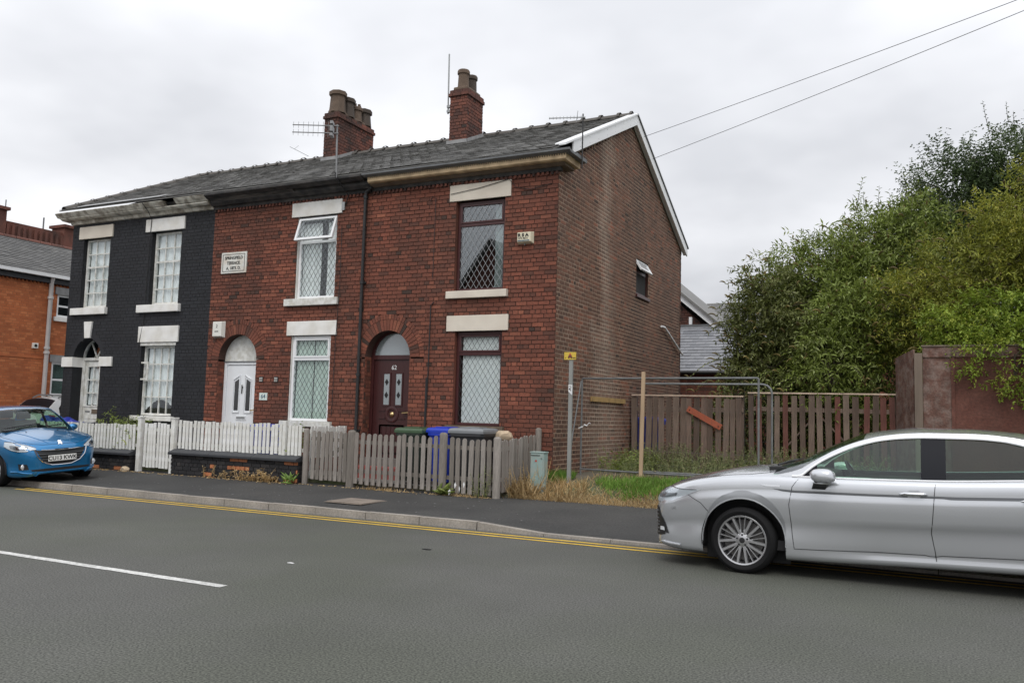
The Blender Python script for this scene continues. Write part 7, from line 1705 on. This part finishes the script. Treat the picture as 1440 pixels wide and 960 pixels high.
def crown_leaves(lobes, dens, leafL, leafW, per, sl, grav=.5, shell=.55, upb=.35, pair=True, clump=.5):
    """shoots spread through the lobes, leaves along every shoot; returns arrays"""
    Ps, Ds, Ns, Ls, Ws, Ts, tips, tdirs = [], [], [], [], [], [], [], []
    for (c, r) in lobes:
        c = np.array(c); r = np.array(r); vol = 4.19 * r.prod(); n = int(dens * vol)
        u = rv(n); rad = (shell + (1 - shell) * nrs.rand(n)) ** .7; rad[nrs.rand(n) < .22] *= .6
        # lumpy outline, hollow pockets
        bump = 1 + .16 * np.sin(u[:, 0] * 5 + c[0]) * np.sin(u[:, 1] * 4 + c[1]) + .13 * np.sin(u[:, 2] * 7 + u[:, 0] * 6 + c[2] * 3) + nrs.normal(0, .06, n)
        p = c + u * r * (rad * bump)[:, None]; d = u * .7 + rv(n) * .6 + np.array([0, 0, upb]); d /= np.linalg.norm(d, axis=1, keepdims=True)
        gap = np.sin(p[:, 0] * 2.9 + c[0]) * np.sin(p[:, 1] * 2.3 + c[1]) * np.sin(p[:, 2] * 3.1 + c[2] * 2) + .35 * np.sin(p[:, 0] * 6.1 + p[:, 2] * 5.3); keep = (gap > -.30) | (nrs.rand(n) < .3); p, d, u = p[keep], d[keep], u[keep]; n = len(p)
        ln = sl * (.6 + .8 * nrs.rand(n)); ct = np.clip(nrs.normal(.5, .2 * clump * 2, n) + .12 * np.sin(p[:, 0] * 2.3 + p[:, 2] * 1.9) , 0, 1)
        for k in range(per):
            f = (k + .5 + nrs.uniform(-.3, .3, n)) / per; q = p + d * (ln * f)[:, None]; q[:, 2] -= grav * ln * f * f
            dd = d.copy(); dd[:, 2] -= grav * 2 * f; dd /= np.linalg.norm(dd, axis=1, keepdims=True)
            sv = rv(n); sv -= dd * (sv * dd).sum(1, keepdims=True); sv /= np.maximum(np.linalg.norm(sv, axis=1, keepdims=True), 1e-6)
            for sg in ((1, -1) if pair else (1,)):
                ld = dd * .55 + sv * sg * .9; ld[:, 2] -= .12
                Ps.append(q); Ds.append(ld); Ns.append(np.tile([0, 0, 1.], (n, 1)) * .8 + rv(n) * .55); s_ = (.65 + .6 * nrs.rand(n)) * (1 - .35 * abs(f - .45)); Ls.append(leafL * s_); Ws.append(leafW * s_); Ts.append(np.clip(ct + nrs.normal(0, .16, n), 0, 1))
        e = p + d * ln[:, None]; e[:, 2] -= grav * ln; tips.append(e); tdirs.append(d)
    return [np.concatenate(a) for a in (Ps, Ds, Ns, Ls, Ws, Ts, tips, tdirs)]
def branches(lobes, base, rg, r0=.07, per=5):
    b = MB()
    for (c, r) in lobes:
        c = Vector(c); s0 = Vector((base[0] + rg.uniform(-.3, .3), base[1] + rg.uniform(-.2, .2), base[2]))
        mid = s0.lerp(c, .5) + Vector((rg.uniform(-.2, .2), rg.uniform(-.2, .2), .2)); b.tube([s0, mid, c], [r0, r0 * .7, r0 * .4], 7)
        for k in range(per):
            e = c + Vector((rg.uniform(-1, 1) * r[0], rg.uniform(-1, 1) * r[1], rg.uniform(-.4, 1) * r[2])) * .85; m_ = c.lerp(e, .5) + Vector((0, 0, .12)); b.tube([mid.lerp(c, rg.uniform(.4, 1)), m_, e], [r0 * .4, r0 * .25, .006], 5)
            for q in range(3): k_ = min(1, r[0] * .7); e2 = e + Vector((rg.uniform(-.5, .5), rg.uniform(-.5, .5), rg.uniform(-.1, .5))) * k_; b.tube([m_.lerp(e, rg.uniform(.2, .9)), e2], [min(.012, r0 * .3), .003], 4, caps=False)
    return b
def bush(name, label, cat, base, lobes, mt, dens, leafL, leafW, per=4, sl=.5, grav=.5, spikes=0, seed=1, r0=.07, shell=.55, upb=.35, spike_len=.26, sprigs=0, clump=.5, group=None, wands=0):
    spk = []
    t = thing(name, label, cat, base, group); rg = random.Random(seed)
    A = crown_leaves(lobes, dens, leafL, leafW, per, sl, grav, shell, upb, clump=clump)
    P, D, Nn, Ln, Wd, T, tips, td = A
    if sprigs:
        tw = MB(); topz = np.argsort(-tips[:, 2] + nrs.normal(0, .5, len(tips)))[:sprigs]; ps, ds, ls = [], [], []
        for i in topz:
            p0 = Vector(tips[i]) - Vector((0, 0, .3)); ln = rg.uniform(.4, .95); lean = Vector((rg.uniform(-.2, .2), rg.uniform(-.2, .2), 1)); p1 = p0 + lean * ln; tw.tube([p0, p0.lerp(p1, .5) + Vector((rg.uniform(-.03, .03), 0, 0)), p1], [.008, .006, .003], 4, caps=False)
            for k in range(int(ln / .045)): q = p0.lerp(p1, (k + 1) * .045 / ln); a = k * 2.4; ps.append(q); ds.append((math.cos(a), math.sin(a), .55)); ls.append(rg.uniform(.6, 1.0) * leafL)
        stuff(tw.build("sprigs", "twig_dark", t)); n = len(ps); ps = np.array(ps); ds = np.array(ds); ls = np.array(ls)
        P = np.concatenate([P, ps]); D = np.concatenate([D, ds]); Nn = np.concatenate([Nn, np.tile([0, 0, 1.], (n, 1)) + rv(n) * .5]); Ln = np.concatenate([Ln, ls]); Wd = np.concatenate([Wd, ls * leafW / leafL]); T = np.concatenate([T, nrs.uniform(.1, .6, n)])
    if wands:
        tw = MB(); ps, ds, ls, wt = [], [], [], []
        for k in range(wands):
            c, r = rg.choice(lobes[:4]); a = rg.uniform(0, 6.28); el = rg.uniform(-.1, 1.0); u = Vector((math.cos(a) * math.cos(el), math.sin(a) * math.cos(el) * .7, math.sin(el))); p0 = Vector(c) + Vector((u.x * r[0], u.y * r[1], u.z * r[2])) * .65
            ln = rg.uniform(.9, 1.6); d0 = (u + Vector((0, 0, .55))).normalized(); path = [p0 + d0 * ln * f + Vector((0, 0, -.75 * ln * f * f)) for f in (0, .25, .5, .75, 1.0)]; tw.tube(path, [.011, .009, .007, .005, .003], 4, caps=False)
            m_ = int(ln / .07)
            for q in range(2, m_):
                f = q / m_; pt = p0 + d0 * ln * f + Vector((0, 0, -.75 * ln * f * f)); tg = (d0 - Vector((0, 0, 1.5 * f))).normalized(); sv = tg.cross(Vector((0, 0, 1))).normalized()
                for e in (1, -1): ps.append(pt); ds.append(tg * .6 + sv * e * .8 + Vector((0, 0, -.15 + .3 * (q % 2)))); ls.append(leafL * rg.uniform(.8, 1.25) * (1.1 - .5 * f)); wt.append(rg.uniform(.35, 1))
            if spikes: spk.append((path[-1], (path[-1] - path[-2]).normalized()))
        stuff(tw.build("wands", "twig_dark", t)); n = len(ps); ls = np.array(ls)
        P = np.concatenate([P, np.array(ps)]); D = np.concatenate([D, np.array(ds)]); Nn = np.concatenate([Nn, np.tile([0, 0, 1.], (n, 1)) + rv(n) * .4]); Ln = np.concatenate([Ln, ls]); Wd = np.concatenate([Wd, ls * leafW / leafL]); T = np.concatenate([T, np.array(wt)])
    leaf_mesh("crown", P, D, Nn, Ln, Wd, T, mt, t)
    branches(lobes, base, rg, r0).build("trunk", "bark", t, smooth=True)
    if spikes:
        b = MB(); cand = nrs.choice(len(tips), spikes, replace=False)
        for p, d in [(Vector(tips[i]), Vector(td[i])) for i in cand] + spk:
            d.z = abs(d.z) * .6; L_ = spike_len * rg.uniform(.6, 1.3); path = []
            for k in range(6): f = k / 5; path.append(p + d * L_ * f + Vector((0, 0, .10 * f - .62 * L_ * f * f)))
            b.tube(path, [.006, .019, .021, .018, .012, .004], 5, tone=rg.random())
        stuff(b.build("flower_spikes", "flower_brown", t))
    return t
bush("buddleia_bush", "dark green buddleia bush overhanging the left run of slatted fence", "bush", (-3.6, 21.2, .5),
     [((-3.55, 21.0, 3.8), (.95, 1.0, 1.6)), ((-3.75, 20.6, 2.9), (.55, .7, .7)), ((-2.7, 20.8, 3.2), (1.0, 1.0, 1.3)), ((-3.4, 20.2, 2.3), (1.1, .8, .8)), ((-3.9, 20.2, 1.3), (1.4, .6, .8)), ((-.9, 21.6, 2.2), (1.1, .6, 1.5))], "leaf_buddleia_dark", 230, .15, .040, wands=45, per=4, sl=.5, grav=.6, spikes=340, seed=3)
bush("buddleia_bush", "tall mid green buddleia with arching flower spikes in the middle", "bush", (-1.8, 22.3, .5),
     [((-2.3, 22.0, 4.9), (1.5, 1.1, 1.3)), ((-1.1, 22.2, 5.6), (1.25, 1.0, 1.35)), ((-1.8, 21.6, 4.2), (1.6, 1.1, 1.3)), ((-3.5, 21.8, 4.5), (.8, .7, .7)), ((-.4, 22.6, 6.2), (.9, .8, .9))], "leaf_buddleia", 190, .155, .042, wands=60, per=4, sl=.55, grav=.5, spikes=320, seed=5, sprigs=14)
bush("buddleia_bush", "leafy buddleia branch mass drooping over the right run of slatted fence", "bush", (-2.0, 20.0, .5),
     [((-1.9, 19.7, 3.1), (.75, .6, .95)), ((-2.0, 19.3, 2.55), (.45, .5, .6)), ((-1.5, 20.0, 3.9), (.9, .7, .8)), ((-2.6, 19.6, 2.5), (.5, .4, .4)), ((-1.6, 20.2, 1.5), (1.3, .6, .9))], "leaf_buddleia", 330, .155, .040, wands=22, per=4, sl=.5, grav=.8, spikes=60, seed=6)
bush("dark_tree", "dark small leaved tree rising highest behind the bushes at right", "tree", (1.3, 24.5, .6),
     [((.7, 24.0, 7.2), (1.5, 1.3, 1.5)), ((2.3, 24.3, 7.5), (1.7, 1.4, 1.7)), ((.3, 24, 5.9), (1.6, 1.3, 1.4)), ((4.2, 24.4, 8.0), (1.9, 1.5, 2.0)), ((2.6, 24, 5.6), (2.0, 1.3, 1.6))], "leaf_tree_dark", 250, .085, .05, per=4, sl=.42, grav=.1, seed=8, r0=.12, upb=.6, sprigs=60, shell=.35)
bush("yellow_shrub", "yellowish green shrub with brown seed heads behind the red hoarding", "bush", (1.6, 19.8, .5),
     [((.9, 19.8, 4.5), (1.35, 1.1, 1.25)), ((2.3, 19.8, 5.3), (1.6, 1.2, 1.6)), ((-.5, 20.0, 3.95), (.95, .8, .95)), ((.1, 19.7, 3.3), (.9, .7, .7)), ((3.9, 19.8, 5.0), (1.6, 1.2, 1.9)), ((1.4, 19.6, 3.7), (1.6, .8, .9))], "leaf_yellow", 230, .115, .034, wands=40, per=4, sl=.45, grav=.4, spikes=480, seed=9, spike_len=.24)
bush("privet_hedge", "bright green privet hanging over the top of the red hoarding", "bush", (1.6, 18.3, .5),
     [((1.5, 18.4, 3.55), (1.6, .5, .62)), ((1.3, 17.70, 2.95), (.95, .30, .62)), ((1.9, 17.68, 2.7), (1.05, .30, .66)), ((3.2, 18.2, 3.6), (1.4, .6, .8)), ((3.3, 17.75, 2.8), (.9, .3, .5)), ((.2, 18.4, 3.45), (.6, .4, .35))], "leaf_hedge", 700, .085, .036, per=4, sl=.28, grav=.3, seed=12, r0=.03)
bush("garden_shrub", "small green shrub under the ground floor window of the black house", "bush", (-16.9, 13.7, .27),
     [((-17.5, 13.75, 1.02), (.28, .25, .30)), ((-16.7, 13.75, .95), (.5, .25, .30)), ((-17.1, 13.7, .7), (.6, .25, .3))], "leaf_buddleia", 900, .085, .034, per=4, sl=.25, grav=.2, seed=14, r0=.015)
bush("climbing_plant", "thin climbing plant behind the white fence of the middle house", "plant", (-11.8, 13.5, .27),
     [((-12.1, 13.45, .85), (.35, .12, .4)), ((-11.5, 13.4, .85), (.3, .12, .38))], "leaf_buddleia", 900, .06, .035, per=3, sl=.2, grav=.2, seed=16, r0=.008)
bush("climbing_plant", "pale leaved climber poking through the white fence beside the gate", "plant", (-16.2, 13.3, .27),
     [((-16.25, 13.2, .85), (.3, .1, .3))], "leaf_hedge", 900, .06, .035, per=3, sl=.2, grav=.2, seed=17, r0=.008)

# ------------------------------------------------------------ grass and weeds
def blades(name, mt, pts, hmin, hmax, wd, lean=.35, label=None):
    n = len(pts); P = np.array([(x, y, ground_h(x, y) - .01 if y > 13.0 else .14) for x, y in pts]); D = np.stack([nrs.normal(0, lean, n), nrs.normal(0, lean, n), np.ones(n)], 1)
    Ln = nrs.uniform(hmin, hmax, n); Nn = rv(n); Nn[:, 2] *= .2
    o = leaf_mesh(name, P, D, Nn, Ln, np.full(n, wd) * nrs.uniform(.7, 1.3, n), nrs.rand(n), mt, None, (0, 0, 0), fold=.1); return stuff(o)
def scatter(n, x0, x1, y0, y1, f=None):
    out = []
    while len(out) < n:
        x, y = nrs.uniform(x0, x1), nrs.uniform(y0, y1)
        if f is None or nrs.rand() < f(x, y): out.append((x, y))
    return out
sg_ = lambda t: 1 / (1 + math.exp(-t))
def patch_f(x, y):
    k = ((x + 4.05) / 1.35) ** 2 + ((y - 14.2 - .12 * math.sin(x * 3)) / .62) ** 2
    return max(0, 1 - k) ** .6 * max(0, .55 + .45 * math.sin(x * 7 + y * 3) * math.sin(y * 9 - x * 4)) if k < 1 else 0
blades("grass", "grass_green", scatter(6500, -5.6, -2.5, 13.5, 15.0, patch_f), .05, .17, .012, .5)
blades("dry_grass", "grass_dry", scatter(700, -5.7, -2.6, 13.6, 15.2), .05, .18, .008, .7); blades("grass", "weed", scatter(1200, -5.6, -2.6, 13.7, 15.3), .04, .14, .014, .6)
blades("grass", "grass_green", scatter(1500, -6.55, -5.9, 14.0, 14.5), .06, .22, .012); blades("grass", "grass_green", scatter(2500, -3.0, 6.0, 13.7, 16), .05, .18, .012)
blades("dry_grass", "grass_dry", scatter(7000, -6.75, 0.5, 13.28, 13.75, lambda x, y: .35 + .65 * (y < 13.6)), .04, .16, .010, .7)
blades("dry_grass", "grass_dry", scatter(1100, -6.75, -5.4, 13.25, 14.0), .08, .26, .007, .7); blades("dry_grass", "grass_dry", scatter(260, -6.68, -6.2, 13.25, 13.6), .15, .45, .006, .5)
blades("dry_grass", "grass_dry", scatter(1500, -9.9, -6.9, 12.96, 13.07, lambda x, y: .5 + .5 * math.sin(x * 4)), .03, .12, .010, .8)
def weeds(name, mt, spots, h0, h1, leafL, leafW, n, lean=.35, stems="weed"):
    Ps, Ds, Ls = [], [], []; b = MB()
    for x, y in spots:
        z = ground_h(x, y) if y > 13.03 else .15; h = nrs.uniform(h0, h1); tp = Vector((x + nrs.normal(0, lean * h), y + nrs.normal(0, lean * h), z + h)); s0 = Vector((x, y, z)); b.tube([s0, s0.lerp(tp, .6) + Vector((0, 0, .03)), tp], [.006, .004, .002], 3, caps=False)
        for k in range(n): f = .15 + .85 * k / n; q = s0.lerp(tp, f); a = nrs.uniform(0, 6.28); Ps.append(q); Ds.append((math.cos(a), math.sin(a), nrs.uniform(-.1, .6))); Ls.append(leafL * nrs.uniform(.5, 1.1))
    k = len(Ps); o = leaf_mesh(name, np.array(Ps), np.array(Ds), np.tile([0, 0, 1.], (k, 1)) + rv(k) * .4, np.array(Ls), np.array(Ls) * leafW / leafL, nrs.rand(k), mt, None, (0, 0, 0)); stuff(o)
    q = b.build("weed_stems", stems, loc=(0, 0, 0)); stuff(q)
weeds("weeds", "weed", scatter(420, -6.0, -.8, 17.6, 18.6), .15, .62, .07, .028, 11); weeds("weeds", "weed", scatter(260, -5.4, -1.5, 15.3, 17.6), .12, .45, .07, .03, 8); weeds("weeds", "leaf_buddleia", scatter(110, -6.1, -5.3, 16.0, 18.3), .15, .5, .09, .04, 10)
weeds("weeds", "grass_dry", scatter(60, -13.7, -11.5, 12.86, 12.97, lambda x, y: .3 + .7 * (x > -12.6)), .06, .30, .09, .03, 8, .5, "grass_dry"); weeds("weeds", "grass_dry", scatter(40, -6.7, -6.1, 13.25, 13.8), .2, .6, .06, .015, 7, .3, "grass_dry")
weeds("weeds", "weed", scatter(14, -7.2, -6.9, 13.0, 13.08), .3, .6, .07, .03, 9, .2)
def rosette(label, x, y, z, n, L_, W_, mt, up_=.8, seed=1, name="garden_plant"):
    rg = random.Random(seed); P = np.array([(x + rg.uniform(-.1, .1), y + rg.uniform(-.04, .04), z + rg.uniform(0, .08)) for _ in range(n)]); D = np.array([(math.cos(a), math.sin(a) * .5 - .2, rg.uniform(.2, up_)) for a in [rg.uniform(0, 6.28) for _ in range(n)]])
    Ln = np.array([L_ * rg.uniform(.5, 1.1) for _ in range(n)]); o = leaf_mesh(name, P, D, np.tile([0, -.5, 1.], (n, 1)), Ln, Ln * W_ / L_, nrs.rand(n), mt, None, (x, y, z)); return tag(o, label, "plant")
rosette("bright green broad leaved weed at the end of the black wall", -11.2, 12.9, .16, 26, .24, .05, "leaf_bright", 1.6, 3)
rosette("green leafy weed clump at the foot of the grey picket fence", -7.75, 12.97, .17, 60, .20, .06, "leaf_buddleia", .9, 4)
b = MB()
for i, (x, z, a) in enumerate(((-7.52, .36, .5), (-7.42, .30, -.2), (-7.33, .38, .2), (-7.62, .24, 1.1))): b.prism([(x, z - .06), (x + .015 + .03 * a, z), (x + .015 * a, z + .05), (x - .014, z + .01)], 12.93 - .01 * i, 12.934 - .01 * i)
tag(b.build("pale_leaves", "letter_white", loc=(-7.5, 12.93, .3)), "broad whitish leaves of a plant against the grey pickets", "plant")

# fallen leaves and grit along the wall foot, pale specks on the tarmac
n = 420; lx = nrs.uniform(-20, -6.8, n); ly = 13.02 - np.abs(nrs.normal(0, .10, n)) - np.where(lx < -11.05, .12, 0); a = nrs.uniform(0, 6.28, n)
stuff(leaf_mesh("leaf_litter", np.stack([lx, ly, np.full(n, .172)], 1), np.stack([np.cos(a), np.sin(a), nrs.uniform(0, .25, n)], 1), np.tile([0, 0, 1.], (n, 1)), nrs.uniform(.03, .08, n), nrs.uniform(.02, .04, n), nrs.rand(n), "grass_dry", None, (0, 0, 0)))
b = MB()
for i in range(110):
    x, y, s_ = rnd.uniform(-15, -2.5), rnd.uniform(10.75, 12.8), rnd.uniform(.008, .022); z = lerp(.1, .168, (y - 10.57) / 2.5) + .006
    if x > -5.0: continue
    b.add([(x - s_, y, z), (x, y - s_, z), (x + s_, y, z), (x, y + s_, z)], [(0, 1, 2, 3)])
stuff(b.build("pavement_specks", "lead_flashing", loc=(0, 0, 0)))
# ------------------------------------------------------------ litter and fallen bits on the tarmac
def bit(name, label, x, y, z, s, mt, cat="litter"):
    b = MB(); b.prism([(x - s, y - s * .3), (x + s * .6, y - s * .4), (x + s, y + s * .1), (x - s * .4, y + s * .4)], z + .002, z + .008, 'xy'); return tag(b.build(name, mt, loc=(x, y, z)), label, cat)
bit("paper_scrap", "small white paper scrap lying on the road", -6.0, 7.0, .002, .04, "letter_white")
bit("road_chip", "dark flat chip lying on the road below the kerb", -5.35, 8.6, .002, .06, "blackish")
